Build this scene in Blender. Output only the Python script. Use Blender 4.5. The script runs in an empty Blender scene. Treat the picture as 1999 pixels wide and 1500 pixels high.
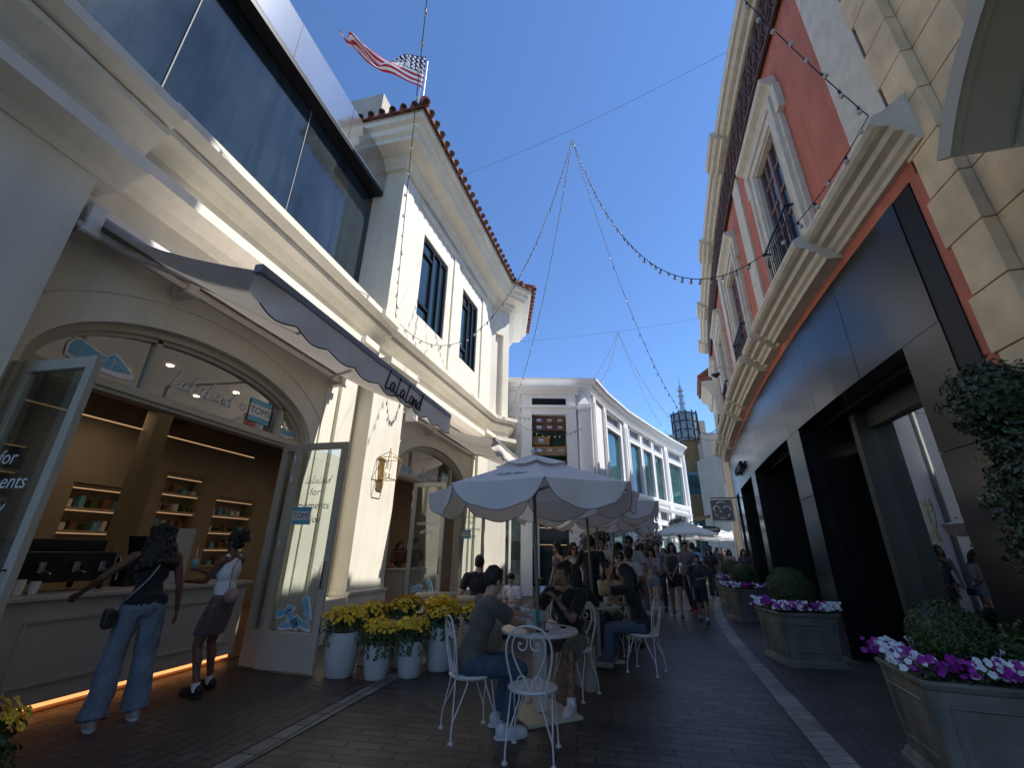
import bpy, bmesh, math, random
from math import sin, cos, pi, radians, sqrt, atan2
from mathutils import Vector, Matrix, Quaternion, noise

SC = bpy.context.scene
COL = SC.collection

# ------------------------------------------------------------------ camera
cam_d = bpy.data.cameras.new('camera')
cam = bpy.data.objects.new('camera', cam_d)
COL.objects.link(cam)
cam_d.sensor_width = 36.0
cam_d.lens = 14.9978
cam_d.clip_start = 0.05
cam_d.clip_end = 3000
CR = [[0.972187, 0.072351, 0.222751], [0.233789, -0.356514, -0.904566], [0.013968, 0.931484, -0.363513]]
cam.matrix_world = Matrix(((CR[0][0], CR[0][1], CR[0][2], 0), (CR[1][0], CR[1][1], CR[1][2], 0), (CR[2][0], CR[2][1], CR[2][2], 1.5), (0, 0, 0, 1)))
SC.camera = cam

# ------------------------------------------------------------------ sky and sun
SUNV = Vector((1.0, 0.24, 1.30)).normalized()
elev = math.asin(SUNV.z)
az = atan2(SUNV.x, SUNV.y)
W = bpy.data.worlds.new('World'); SC.world = W; W.use_nodes = True
nt = W.node_tree; nt.nodes.clear()
sky = nt.nodes.new('ShaderNodeTexSky'); sky.sky_type = 'NISHITA'; sky.sun_disc = False
sky.sun_elevation = elev; sky.sun_rotation = az
sky.air_density = 0.88; sky.dust_density = 0.0; sky.ozone_density = 9.5; sky.altitude = 100
bg = nt.nodes.new('ShaderNodeBackground'); bg.inputs[1].default_value = 0.15
ow = nt.nodes.new('ShaderNodeOutputWorld')
nt.links.new(sky.outputs[0], bg.inputs[0]); nt.links.new(bg.outputs[0], ow.inputs[0])
sun_d = bpy.data.lights.new('sun', 'SUN'); sun_d.energy = 4.0; sun_d.angle = radians(0.5); sun_d.color = (1.0, 0.96, 0.89)
sun = bpy.data.objects.new('sun', sun_d); COL.objects.link(sun)
sun.rotation_euler = SUNV.to_track_quat('Z', 'Y').to_euler()
SC.view_settings.view_transform = 'Standard'; SC.view_settings.look = 'None'
SC.view_settings.exposure = 0.70; SC.view_settings.gamma = 1.0
SC.view_settings.use_curve_mapping = False

# ------------------------------------------------------------------ materials
def newmat(name):
    m = bpy.data.materials.new(name); m.use_nodes = True
    return m, m.node_tree, m.node_tree.nodes['Principled BSDF']
MATS = {}
def mat(name, col, rough=0.6, metal=0.0, var=0.0, vscale=3.0, bump=0.0, bscale=40.0, spec=0.5, coat=0.0, streak=0.0, sheen=0.0, sub=0.0):
    """procedural principled material: colour varied by noise, fine bump, optional vertical streaks"""
    if name in MATS: return MATS[name]
    m, t, b = newmat(name)
    N, L = t.nodes, t.links
    b.inputs['Roughness'].default_value = rough; b.inputs['Metallic'].default_value = metal
    b.inputs['Specular IOR Level'].default_value = spec
    b.inputs['Coat Weight'].default_value = coat
    if sheen: b.inputs['Sheen Weight'].default_value = sheen
    c = (col[0], col[1], col[2], 1)
    b.inputs['Base Color'].default_value = c
    tc = N.new('ShaderNodeTexCoord')
    if var > 0:
        n = N.new('ShaderNodeTexNoise'); n.inputs['Scale'].default_value = vscale; n.inputs['Detail'].default_value = 6
        L.new(tc.outputs['Object'], n.inputs['Vector'])
        cr = N.new('ShaderNodeMapRange'); cr.inputs[1].default_value = 0.3; cr.inputs[2].default_value = 0.7
        cr.inputs[3].default_value = 1 - var; cr.inputs[4].default_value = 1 + var
        L.new(n.outputs['Fac'], cr.inputs[0])
        last = cr.outputs[0]
        if streak > 0:
            mp = N.new('ShaderNodeMapping'); mp.inputs['Scale'].default_value = (6, 6, 0.35)
            L.new(tc.outputs['Object'], mp.inputs['Vector'])
            n2 = N.new('ShaderNodeTexNoise'); n2.inputs['Scale'].default_value = 1.2; n2.inputs['Detail'].default_value = 5
            L.new(mp.outputs[0], n2.inputs['Vector'])
            c2 = N.new('ShaderNodeMapRange'); c2.inputs[1].default_value = 0.45; c2.inputs[2].default_value = 0.75
            c2.inputs[3].default_value = 1.0; c2.inputs[4].default_value = 1 - streak
            L.new(n2.outputs['Fac'], c2.inputs[0])
            mu = N.new('ShaderNodeMath'); mu.operation = 'MULTIPLY'
            L.new(last, mu.inputs[0]); L.new(c2.outputs[0], mu.inputs[1]); last = mu.outputs[0]
        vm = N.new('ShaderNodeVectorMath'); vm.operation = 'SCALE'; vm.inputs[0].default_value = col
        L.new(last, vm.inputs['Scale']); L.new(vm.outputs[0], b.inputs['Base Color'])
    if bump > 0:
        n3 = N.new('ShaderNodeTexNoise'); n3.inputs['Scale'].default_value = bscale; n3.inputs['Detail'].default_value = 4
        L.new(tc.outputs['Object'], n3.inputs['Vector'])
        bp = N.new('ShaderNodeBump'); bp.inputs['Strength'].default_value = bump; bp.inputs['Distance'].default_value = 0.01
        L.new(n3.outputs['Fac'], bp.inputs['Height']); L.new(bp.outputs[0], b.inputs['Normal'])
    MATS[name] = m
    return m
def emit(name, col, st):
    if name in MATS: return MATS[name]
    m, t, b = newmat(name)
    b.inputs['Base Color'].default_value = (*col, 1); b.inputs['Emission Color'].default_value = (*col, 1)
    b.inputs['Emission Strength'].default_value = st
    MATS[name] = m; return m
def glassmat(name, tint=(1, 1, 1), refl=(1, 1, 1), f0=0.06, rough=0.0):
    """thin pane: fresnel mix of tinted see-through and mirror"""
    if name in MATS: return MATS[name]
    m = bpy.data.materials.new(name); m.use_nodes = True
    t = m.node_tree; N, L = t.nodes, t.links; N.clear()
    o = N.new('ShaderNodeOutputMaterial'); mx = N.new('ShaderNodeMixShader')
    tr = N.new('ShaderNodeBsdfTransparent'); tr.inputs[0].default_value = (*tint, 1)
    gl = N.new('ShaderNodeBsdfGlossy'); gl.inputs[0].default_value = (*refl, 1); gl.inputs['Roughness'].default_value = rough
    lw = N.new('ShaderNodeLayerWeight'); lw.inputs[0].default_value = 0.25
    mr = N.new('ShaderNodeMapRange'); mr.inputs[3].default_value = f0; mr.inputs[4].default_value = 0.9
    L.new(lw.outputs['Fresnel'], mr.inputs[0]); L.new(mr.outputs[0], mx.inputs[0])
    L.new(tr.outputs[0], mx.inputs[1]); L.new(gl.outputs[0], mx.inputs[2]); L.new(mx.outputs[0], o.inputs[0])
    MATS[name] = m; return m
def brick(name, c1, c2, mortar, bw, bh, rot=0.0, rough=0.5, mort=0.012, bump=0.6, off=0.5, loc=(0, 0), var=0.35, spec=0.5):
    if name in MATS: return MATS[name]
    m, t, b = newmat(name); N, L = t.nodes, t.links
    tc = N.new('ShaderNodeTexCoord'); mp = N.new('ShaderNodeMapping')
    mp.inputs['Rotation'].default_value = (0, 0, rot); mp.inputs['Location'].default_value = (loc[0], loc[1], 0)
    L.new(tc.outputs['Object'], mp.inputs['Vector'])
    nw = N.new('ShaderNodeTexNoise'); nw.inputs['Scale'].default_value = 3.0
    L.new(mp.outputs[0], nw.inputs['Vector'])
    sb = N.new('ShaderNodeVectorMath'); sb.operation = 'MULTIPLY_ADD'; sb.inputs[1].default_value = (0.03, 0.03, 0)
    L.new(nw.outputs['Color'], sb.inputs[0]); L.new(mp.outputs[0], sb.inputs[2])
    br = N.new('ShaderNodeTexBrick'); br.offset = off
    br.inputs['Color1'].default_value = (*c1, 1); br.inputs['Color2'].default_value = (*c2, 1); br.inputs['Mortar'].default_value = (*mortar, 1)
    br.inputs['Scale'].default_value = 1.0; br.inputs['Mortar Size'].default_value = mort; br.inputs['Mortar Smooth'].default_value = 0.3
    br.inputs['Bias'].default_value = 0.0; br.inputs['Brick Width'].default_value = bw; br.inputs['Row Height'].default_value = bh
    L.new(sb.outputs[0], br.inputs['Vector'])
    n = N.new('ShaderNodeTexNoise'); n.inputs['Scale'].default_value = 7; n.inputs['Detail'].default_value = 8
    L.new(tc.outputs['Object'], n.inputs['Vector'])
    mr = N.new('ShaderNodeMapRange'); mr.inputs[1].default_value = 0.25; mr.inputs[2].default_value = 0.75; mr.inputs[3].default_value = 1 - var; mr.inputs[4].default_value = 1 + var
    L.new(n.outputs['Fac'], mr.inputs[0])
    nb_ = N.new('ShaderNodeTexNoise'); nb_.inputs['Scale'].default_value = 0.9; nb_.inputs['Detail'].default_value = 5; L.new(tc.outputs['Object'], nb_.inputs['Vector'])
    mb_ = N.new('ShaderNodeMapRange'); mb_.inputs[1].default_value = 0.35; mb_.inputs[2].default_value = 0.65; mb_.inputs[3].default_value = 0.62; mb_.inputs[4].default_value = 1.3; L.new(nb_.outputs['Fac'], mb_.inputs[0])
    mm_ = N.new('ShaderNodeMath'); mm_.operation = 'MULTIPLY'; L.new(mr.outputs[0], mm_.inputs[0]); L.new(mb_.outputs[0], mm_.inputs[1])
    vm = N.new('ShaderNodeVectorMath'); vm.operation = 'SCALE'
    L.new(br.outputs['Color'], vm.inputs[0]); L.new(mm_.outputs[0], vm.inputs['Scale']); L.new(vm.outputs[0], b.inputs['Base Color'])
    b.inputs['Specular IOR Level'].default_value = spec
    r2 = N.new('ShaderNodeMapRange'); r2.inputs[3].default_value = rough - 0.12; r2.inputs[4].default_value = rough + 0.2
    L.new(n.outputs['Fac'], r2.inputs[0]); L.new(r2.outputs[0], b.inputs['Roughness'])
    ad = N.new('ShaderNodeMath'); ad.operation = 'MULTIPLY_ADD'; ad.inputs[1].default_value = -1.0
    sc = N.new('ShaderNodeMath'); sc.operation = 'MULTIPLY'; sc.inputs[1].default_value = 0.5
    L.new(n.outputs['Fac'], sc.inputs[0]); L.new(br.outputs['Fac'], ad.inputs[0]); L.new(sc.outputs[0], ad.inputs[2])
    bp = N.new('ShaderNodeBump'); bp.inputs['Strength'].default_value = bump; bp.inputs['Distance'].default_value = 0.012
    L.new(ad.outputs[0], bp.inputs['Height']); L.new(bp.outputs[0], b.inputs['Normal'])
    MATS[name] = m; return m

M_CREAM = mat('cream_stucco', (0.74, 0.70, 0.60), 0.75, var=0.07, vscale=1.1, bump=0.35, bscale=40, streak=0.10)
M_CREAMD = mat('cream_stucco_trim', (0.72, 0.67, 0.56), 0.7, var=0.05, vscale=2, bump=0.08, bscale=90, streak=0.05)
M_JAMB = mat('tan_painted_wood', (0.50, 0.45, 0.36), 0.5, var=0.05, vscale=4)
M_WOODW = mat('off_white_painted_wood', (0.52, 0.48, 0.42), 0.45, var=0.05, vscale=3, bump=0.05)
M_STEEL = mat('brushed_steel', (0.50, 0.50, 0.50), 0.16, metal=0.85, var=0.12, vscale=.7)
M_DKMETAL = mat('dark_metal', (0.03, 0.03, 0.035), 0.35, metal=0.6)
M_BLACK = mat('black_plastic', (0.012, 0.012, 0.013), 0.45)
M_TILE = mat('terracotta_roof_tile', (0.22, 0.075, 0.045), 0.8, var=0.5, vscale=5, bump=0.3, bscale=30)
M_AWN0 = mat('lilac_grey_canvas', (0.88, 0.80, 0.74), 0.9, var=0.06, vscale=2.5, bump=0.25, bscale=350, sheen=0.2)
M_UMB = mat('umbrella_canvas', (0.88, 0.82, 0.77), 0.9, var=0.05, vscale=4, bump=0.2, bscale=60, sheen=0.2)
M_UMBW = mat('white_umbrella_canvas', (0.75, 0.78, 0.76), 0.9, var=0.04)
M_WHITE = mat('white_paint', (0.80, 0.80, 0.80), 0.5, var=0.03, vscale=2, bump=0.04, streak=0.04)
M_WHITEM = mat('white_enamel_metal', (0.66, 0.62, 0.59), 0.35, var=0.05, vscale=9)
M_RED = mat('terracotta_red_stucco', (0.54, 0.165, 0.10), 0.8, var=0.16, vscale=1.3, bump=0.5, bscale=45, streak=0.18)
M_STONE = mat('painted_limestone', (0.66, 0.60, 0.48), 0.75, var=0.10, vscale=5, bump=0.2, bscale=60, streak=0.10)
M_STONE2 = mat('grey_limestone_reveal', (0.34, 0.27, 0.24), 0.8, var=0.08, vscale=6, bump=0.2, bscale=60)
M_FRIEZE = mat('carved_brown_frieze', (0.11, 0.06, 0.05), 0.75, var=0.2, vscale=20, bump=0.4, bscale=30)
M_SAND = mat('sandstone_block', (0.74, 0.56, 0.34), 0.85, var=0.20, vscale=2.2, bump=0.5, bscale=45, streak=0.10)
M_JOINT = mat('dark_mortar_joint', (0.10, 0.085, 0.06), 0.9)
M_PANEL = mat('dark_satin_metal_panel', (0.010, 0.0105, 0.012), 0.20, metal=0.0, var=0.25, vscale=.8, bump=0.02, bscale=4, spec=0.40, coat=0.0)
M_BLKREV = mat('black_granite', (0.007, 0.007, 0.007), 0.45, var=0.3, vscale=20, spec=0.2)
M_OLIVEMET = mat('grey_olive_canopy_paint', (0.40, 0.36, 0.27), 0.45, var=0.06, vscale=3, bump=0.1, bscale=120)
M_LEAD = mat('lead_grey_planter', (0.20, 0.19, 0.155), 0.6, metal=0.1, var=0.30, vscale=2.6, bump=0.15, bscale=40, streak=0.35)
M_POT = mat('white_resin_pot', (0.60, 0.58, 0.55), 0.5, var=0.05, vscale=4, bump=0.08, bscale=80)
M_CUSH = mat('beige_cushion_fabric', (0.38, 0.31, 0.23), 0.95, var=0.08, vscale=8, bump=0.3, bscale=250)
M_BLUE = mat('sticker_blue', (0.16, 0.45, 0.62), 0.4)
M_WSTK = mat('sticker_white', (0.80, 0.80, 0.80), 0.4)
M_BLKT = mat('black_letter', (0.015, 0.015, 0.018), 0.5)
M_GREYT = mat('grey_letter', (0.35, 0.34, 0.34), 0.5)
M_WOOD = mat('oak_wood', (0.22, 0.11, 0.05), 0.5, var=0.2, vscale=6)
M_SHOPW = mat('warm_plaster', (0.34, 0.30, 0.24), 0.8, var=0.08, vscale=2)
M_SHOPC = mat('dark_shop_ceiling', (0.10, 0.07, 0.05), 0.8)
M_UPGLASS = mat('tinted_upper_glass', (0.022, 0.032, 0.040), 0.07, spec=0.7, var=0.6, vscale=0.5, bump=0.02, bscale=1.2, streak=0.5)
M_WINGLASS = mat('dark_window_glass', (0.015, 0.03, 0.035), 0.03, spec=0.8)
M_TEALGLASS = mat('teal_window_glass', (0.02, 0.085, 0.095), 0.03, spec=0.8, var=0.4, vscale=1.4)
M_PINKW = mat('mauve_window_paint', (0.30, 0.17, 0.16), 0.6)
M_GLASS = glassmat('clear_door_glass', (0.88, 0.92, 0.90), (1, 1, 1), 0.10)
M_DKGLASS = glassmat('shopfront_glass', (0.62, 0.64, 0.62), (1, 1, 1), 0.26)
M_LED = emit('warm_led', (1.0, 0.42, 0.14), 0.9)
M_LEDI = emit('warm_niche_led', (1.0, 0.62, 0.34), 0.24)
M_DOWN = emit('downlight', (1.0, 0.78, 0.52), 9.0)
M_LANT = emit('lantern_flame', (1.0, 0.75, 0.40), 3.0)
M_BRASS = mat('aged_brass', (0.42, 0.28, 0.10), 0.35, metal=0.8)
M_CABLE = mat('black_cable', (0.02, 0.02, 0.025), 0.6)
M_BULB = mat('clear_bulb_glass', (0.50, 0.47, 0.40), 0.06, spec=1.0, coat=0.5)
M_LEAF = mat('boxwood_leaf', (0.060, 0.090, 0.018), 0.5, var=0.5, vscale=25)
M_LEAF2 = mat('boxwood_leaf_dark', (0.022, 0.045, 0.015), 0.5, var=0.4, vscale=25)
M_LEAF3 = mat('pansy_leaf', (0.055, 0.10, 0.025), 0.5, var=0.5, vscale=30)
M_IVY = mat('ivy_leaf', (0.035, 0.065, 0.025), 0.38, var=0.5, vscale=20)
M_BARK = mat('bark', (0.10, 0.07, 0.045), 0.9, var=0.3, vscale=15)
M_SOIL = mat('soil', (0.03, 0.02, 0.013), 0.95)
M_YEL = mat('yellow_petal', (0.75, 0.50, 0.015), 0.55, var=0.25, vscale=30)
M_YEL2 = mat('orange_yellow_petal', (0.62, 0.33, 0.01), 0.55, var=0.25, vscale=30)
M_PET_W = mat('white_petal', (0.78, 0.80, 0.78), 0.55, var=0.05, vscale=30)
M_PET_P = mat('magenta_petal', (0.30, 0.015, 0.28), 0.55, var=0.3, vscale=30)
M_TEAL = mat('mint_box', (0.12, 0.55, 0.50), 0.4)
M_MIRROR = mat('phone_glass', (0.01, 0.01, 0.012), 0.08)

M_AWN = M_AWN0
def make_fabric(m, fac, tint):
    """let part of the light pass through thin canvas"""
    t = m.node_tree; N, L = t.nodes, t.links; b = N['Principled BSDF']; o = N['Material Output']
    tr = N.new('ShaderNodeBsdfTranslucent'); tr.inputs[0].default_value = (*tint, 1); mx = N.new('ShaderNodeMixShader'); mx.inputs[0].default_value = fac
    L.new(b.outputs[0], mx.inputs[1]); L.new(tr.outputs[0], mx.inputs[2]); L.new(mx.outputs[0], o.inputs[0])
make_fabric(M_AWN, .12, (.75, .68, .60)); make_fabric(M_UMB, .22, (.85, .80, .76)); make_fabric(M_UMBW, .3, (.85, .85, .82))
# ------------------------------------------------------------------ mesh builder
class MB:
    def __init__(s): s.v = []; s.f = []; s.m = []; s.sm = []; s.T = None
    def add(s, vs, fs, mi=0, smooth=False):
        o = len(s.v)
        for p in vs:
            p = Vector(p)
            if s.T is not None: p = s.T @ p
            s.v.append(p[:])
        for f in fs:
            s.f.append([o + i for i in f]); s.m.append(mi); s.sm.append(smooth)
    def box(s, x0, x1, y0, y1, z0, z1, mi=0):
        s.add([(x0, y0, z0), (x1, y0, z0), (x1, y1, z0), (x0, y1, z0), (x0, y0, z1), (x1, y0, z1), (x1, y1, z1), (x0, y1, z1)],
              [(0, 3, 2, 1), (4, 5, 6, 7), (0, 1, 5, 4), (1, 2, 6, 5), (2, 3, 7, 6), (3, 0, 4, 7)], mi)
    def fbox(s, F, s0, s1, o0, o1, z0, z1, n=1, mi=0):
        s.profile(F, s0, s1, [(o0, z0), (o1, z0), (o1, z1), (o0, z1)], n, mi, closed=True)
    def profile(s, F, s0, s1, prof, n=1, mi=0, closed=True, smooth=False):
        k = len(prof); vs = []
        for i in range(n + 1):
            ss = s0 + (s1 - s0) * i / n
            for o, z in prof: vs.append(F(ss, o, z))
        fs = []
        kk = k if closed else k - 1
        for i in range(n):
            for j in range(kk):
                a = i * k + j; b = i * k + (j + 1) % k
                fs.append((a, b, b + k, a + k))
        s.add(vs, fs, mi, smooth)
        if closed:
            s.add(vs[:k], [tuple(range(k))[::-1]], mi); s.add(vs[-k:], [tuple(range(k))], mi)
    def poly(s, pts, mi=0): s.add(pts, [tuple(range(len(pts)))], mi)
    def slab(s, pts, off, mi=0):
        """closed polygon pts extruded by vector off"""
        n = len(pts); off = Vector(off)
        vs = [Vector(p) for p in pts] + [Vector(p) + off for p in pts]
        fs = [tuple(range(n))[::-1], tuple(range(n, 2 * n))]
        for i in range(n): fs.append((i, (i + 1) % n, n + (i + 1) % n, n + i))
        s.add(vs, fs, mi)
    def cyl(s, p0, p1, r0, r1=None, n=10, mi=0, caps=True, smooth=True):
        r1 = r0 if r1 is None else r1
        p0 = Vector(p0); p1 = Vector(p1); d = (p1 - p0)
        if d.length < 1e-7: return
        q = d.normalized().to_track_quat('Z', 'Y'); vs = []
        for p, r in ((p0, r0), (p1, r1)):
            for i in range(n):
                a = 2 * pi * i / n; vs.append(p + q @ Vector((r * cos(a), r * sin(a), 0)))
        fs = [(i, (i + 1) % n, n + (i + 1) % n, n + i) for i in range(n)]
        s.add(vs, fs, mi, smooth)
        if caps: s.add(vs[:n], [tuple(range(n))[::-1]], mi); s.add(vs[n:], [tuple(range(n))], mi)
    def tube(s, pts, r, n=6, mi=0, rr=None, closed=False):
        pts = [Vector(p) for p in pts]; m = len(pts); vs = []
        up = Vector((0, 0, 1)); prev = None
        for i, p in enumerate(pts):
            if closed: d = pts[(i + 1) % m] - pts[i - 1]
            else: d = pts[min(i + 1, m - 1)] - pts[max(i - 1, 0)]
            if d.length < 1e-9: d = Vector((0, 0, 1))
            d.normalize()
            if prev is None:
                a = up.cross(d)
                if a.length < 1e-3: a = Vector((1, 0, 0)).cross(d)
            else:
                a = prev - d * prev.dot(d)
                if a.length < 1e-6: a = up.cross(d)
            a.normalize(); prev = a; b = d.cross(a)
            ri = rr[i] if rr else r
            for k in range(n):
                t = 2 * pi * k / n; vs.append(p + a * (ri * cos(t)) + b * (ri * sin(t)))
        fs = []
        for i in range(m if closed else m - 1):
            for k in range(n):
                a = i * n + k; b = i * n + (k + 1) % n; c = ((i + 1) % m) * n
                fs.append((a, b, c + (k + 1) % n, c + k))
        s.add(vs, fs, mi, True)
        if not closed:
            s.add(vs[:n], [tuple(range(n))[::-1]], mi); s.add(vs[-n:], [tuple(range(n))], mi)
    def lathe(s, prof, c=(0, 0, 0), n=24, mi=0, smooth=True, noisef=None):
        vs = []; k = len(prof)
        for i in range(n):
            a = 2 * pi * i / n
            for r, z in prof: vs.append((c[0] + r * cos(a), c[1] + r * sin(a), c[2] + z))
        fs = []
        for i in range(n):
            for j in range(k - 1):
                a = i * k + j; b = ((i + 1) % n) * k + j
                fs.append((a, b, b + 1, a + 1))
        s.add(vs, fs, mi, smooth)
    def ell(s, c, r, q=None, nu=12, nv=8, mi=0):
        c = Vector(c); vs = []; fs = []
        if isinstance(r, (int, float)): r = (r, r, r)
        for j in range(nv + 1):
            ph = pi * j / nv
            for i in range(nu):
                a = 2 * pi * i / nu
                p = Vector((r[0] * sin(ph) * cos(a), r[1] * sin(ph) * sin(a), r[2] * cos(ph)))
                if q is not None: p = q @ p
                vs.append(c + p)
        for j in range(nv):
            for i in range(nu):
                a = j * nu + i; b = j * nu + (i + 1) % nu
                if j == 0: fs.append((a, a + nu, b + nu))
                elif j == nv - 1: fs.append((a, a + nu, b))
                else: fs.append((a, a + nu, b + nu, b))
        s.add(vs, fs, mi, True)
    def capsule(s, p0, p1, r0, r1=None, n=12, mi=0):
        r1 = r0 if r1 is None else r1
        p0 = Vector(p0); p1 = Vector(p1); d = p1 - p0; L = d.length
        if L < 1e-6: s.ell(p0, r0, mi=mi); return
        q = d.normalized().to_track_quat('Z', 'Y'); prof = [(0.0001, -r0)]
        for k in (1, 2, 3): a = pi / 2 * k / 4; prof.append((r0 * sin(a), -r0 * cos(a)))
        prof.append((r0, 0)); prof.append((r1, L))
        for k in (3, 2, 1): a = pi / 2 * k / 4; prof.append((r1 * sin(a), L + r1 * cos(a)))
        prof.append((0.0001, L + r1))
        vs = []; k = len(prof)
        for i in range(n):
            a = 2 * pi * i / n
            for r, z in prof: vs.append(p0 + q @ Vector((r * cos(a), r * sin(a), z)))
        fs = []
        for i in range(n):
            for j in range(k - 1):
                a = i * k + j; b = ((i + 1) % n) * k + j
                fs.append((a, b, b + 1, a + 1))
        s.add(vs, fs, mi, True)
        s.add([vs[i * k] for i in range(n)], [tuple(range(n))[::-1]], mi); s.add([vs[i * k + k - 1] for i in range(n)], [tuple(range(n))], mi)
    def mesh(s, name, mats):
        me = bpy.data.meshes.new(name); me.from_pydata(s.v, [], s.f)
        if not isinstance(mats, (list, tuple)): mats = [mats]
        for m in mats: me.materials.append(m)
        me.polygons.foreach_set('material_index', s.m); me.polygons.foreach_set('use_smooth', s.sm)
        me.update(); return me
    def build(s, name, mats, parent=None, world=True, bevel=0.0, fix=True):
        me = s.mesh(name, mats)
        if fix:
            b = bmesh.new(); b.from_mesh(me); bmesh.ops.recalc_face_normals(b, faces=b.faces); b.to_mesh(me); b.free()
        o = bpy.data.objects.new(name, me); COL.objects.link(o)
        if parent is not None:
            o.parent = parent
            if world: o.location = -wloc(parent)
        if bevel:
            md = o.modifiers.new('b', 'BEVEL'); md.width = bevel; md.segments = 2; md.limit_method = 'ANGLE'; md.angle_limit = radians(40)
        return o
def split_build(mb_, name, mats, parent=None, world=True, bevel=0.0, cap=100):
    """one object per loose piece of the mesh; past cap the rest stays one stuff part"""
    key = {}; par = list(range(len(mb_.v)))
    def find(i):
        while par[i] != i: par[i] = par[par[i]]; i = par[i]
        return i
    for i, v in enumerate(mb_.v):
        k = (round(v[0], 4), round(v[1], 4), round(v[2], 4))
        if k in key: par[find(i)] = find(key[k])
        else: key[k] = i
    for f in mb_.f:
        for q in f[1:]: par[find(q)] = find(f[0])
    groups = {}
    for fi, f in enumerate(mb_.f): groups.setdefault(find(f[0]), []).append(fi)
    out = []; gl = list(groups.values())
    if len(gl) > cap: gl = gl[:cap - 1] + [sum(gl[cap - 1:], [])]
    for n_, fl in enumerate(gl):
        m = MB(); mp = {}
        for fi in fl:
            ff = []
            for q in mb_.f[fi]:
                if q not in mp: mp[q] = len(m.v); m.v.append(mb_.v[q])
                ff.append(mp[q])
            m.f.append(ff); m.m.append(mb_.m[fi]); m.sm.append(mb_.sm[fi])
        o = m.build(name, mats, parent, world, bevel); out.append(o)
        if len(groups) > cap and n_ == len(gl) - 1: o['kind'] = 'stuff'
    return out
def wloc(o):
    v = Vector((0, 0, 0))
    while o is not None: v += Vector(o.location); o = o.parent
    return v
def tag(o, label=None, cat=None, group=None, kind=None):
    if label: o['label'] = label
    if cat: o['category'] = cat
    if group: o['group'] = group
    if kind: o['kind'] = kind
    return o
def thing(name, label, cat, loc=(0, 0, 0), rz=0.0, group=None):
    o = bpy.data.objects.new(name, None); COL.objects.link(o)
    o.location = loc; o.rotation_euler = (0, 0, rz); o.empty_display_size = 0.1
    return tag(o, label, cat, group)
def copy_tree(o, parent=None):
    c = o.copy(); COL.objects.link(c); c.parent = parent
    for ch in [x for x in bpy.data.objects if x.parent == o]: copy_tree(ch, c)
    return c
def dup(o, loc, rz=0.0, label=None, scale=None):
    c = copy_tree(o); c.location = loc; c.rotation_euler = (0, 0, rz)
    if label: c['label'] = label
    if scale: c.scale = (scale,) * 3
    return c
def text_mesh(txt, size, M, shear=0.0, depth=0.0, space=1.0, align='CENTER'):
    cu = bpy.data.curves.new('t', 'FONT'); cu.body = txt; cu.size = size; cu.shear = shear; cu.extrude = depth
    cu.align_x = align; cu.align_y = 'CENTER'; cu.space_character = space; cu.resolution_u = 3
    o = bpy.data.objects.new('t', cu); COL.objects.link(o)
    dg = bpy.context.evaluated_depsgraph_get(); me = bpy.data.meshes.new_from_object(o.evaluated_get(dg))
    bpy.data.objects.remove(o); me.transform(M)
    vs = [v.co[:] for v in me.vertices]; fs = [tuple(p.vertices) for p in me.polygons]
    bpy.data.meshes.remove(me)
    return vs, fs
def frame(origin, right, up):
    r = Vector(right).normalized(); u = Vector(up).normalized(); n = r.cross(u)
    return Matrix(((r.x, u.x, n.x, origin[0]), (r.y, u.y, n.y, origin[1]), (r.z, u.z, n.z, origin[2]), (0, 0, 0, 1)))
# handwriting strokes
ST = {'L': ([[(.12, 1.0), (.05, .55), (0, .05), (.12, .0), (.42, .12)]], .36), 'a': ([[(.38, .42), (.2, .5), (.04, .3), (.08, .06), (.25, .06), (.38, .4), (.37, .08), (.5, .05)]], .46),
      'l': ([[(.15, 1.0), (.03, .4), (.02, .05), (.16, .02)]], .3), 'n': ([[(.0, .45), (.02, .05), (.12, .38), (.26, .44), (.28, .08), (.4, .05)]], .4),
      'd': ([[(.36, .42), (.18, .48), (.03, .28), (.08, .06), (.24, .06), (.38, .5), (.5, 1.05), (.4, .3), (.4, .06), (.5, .04)]], .5), ' ': ([], .18)}
def script(mb, txt, M, size, r, mi=0):
    x = 0.0; W_ = sum(ST[c][1] for c in txt)
    for c in txt:
        for st in ST[c][0]:
            P = []
            for i in range(len(st) - 1):
                for k in range(4):
                    t = k / 4; p0 = st[max(i - 1, 0)]; p1 = st[i]; p2 = st[i + 1]; p3 = st[min(i + 2, len(st) - 1)]
                    f = lambda a, b, c_, d: 0.5 * ((2 * b) + (-a + c_) * t + (2 * a - 5 * b + 4 * c_ - d) * t * t + (-a + 3 * b - 3 * c_ + d) * t ** 3)
                    P.append((f(p0[0], p1[0], p2[0], p3[0]), f(p0[1], p1[1], p2[1], p3[1])))
            P.append(st[-1])
            mb.tube([M @ Vector(((x + a + 0.25 * b - W_ / 2) * size, (b - .4) * size, 0)) for a, b in P], r, 4, mi)
        x += ST[c][1]
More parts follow.
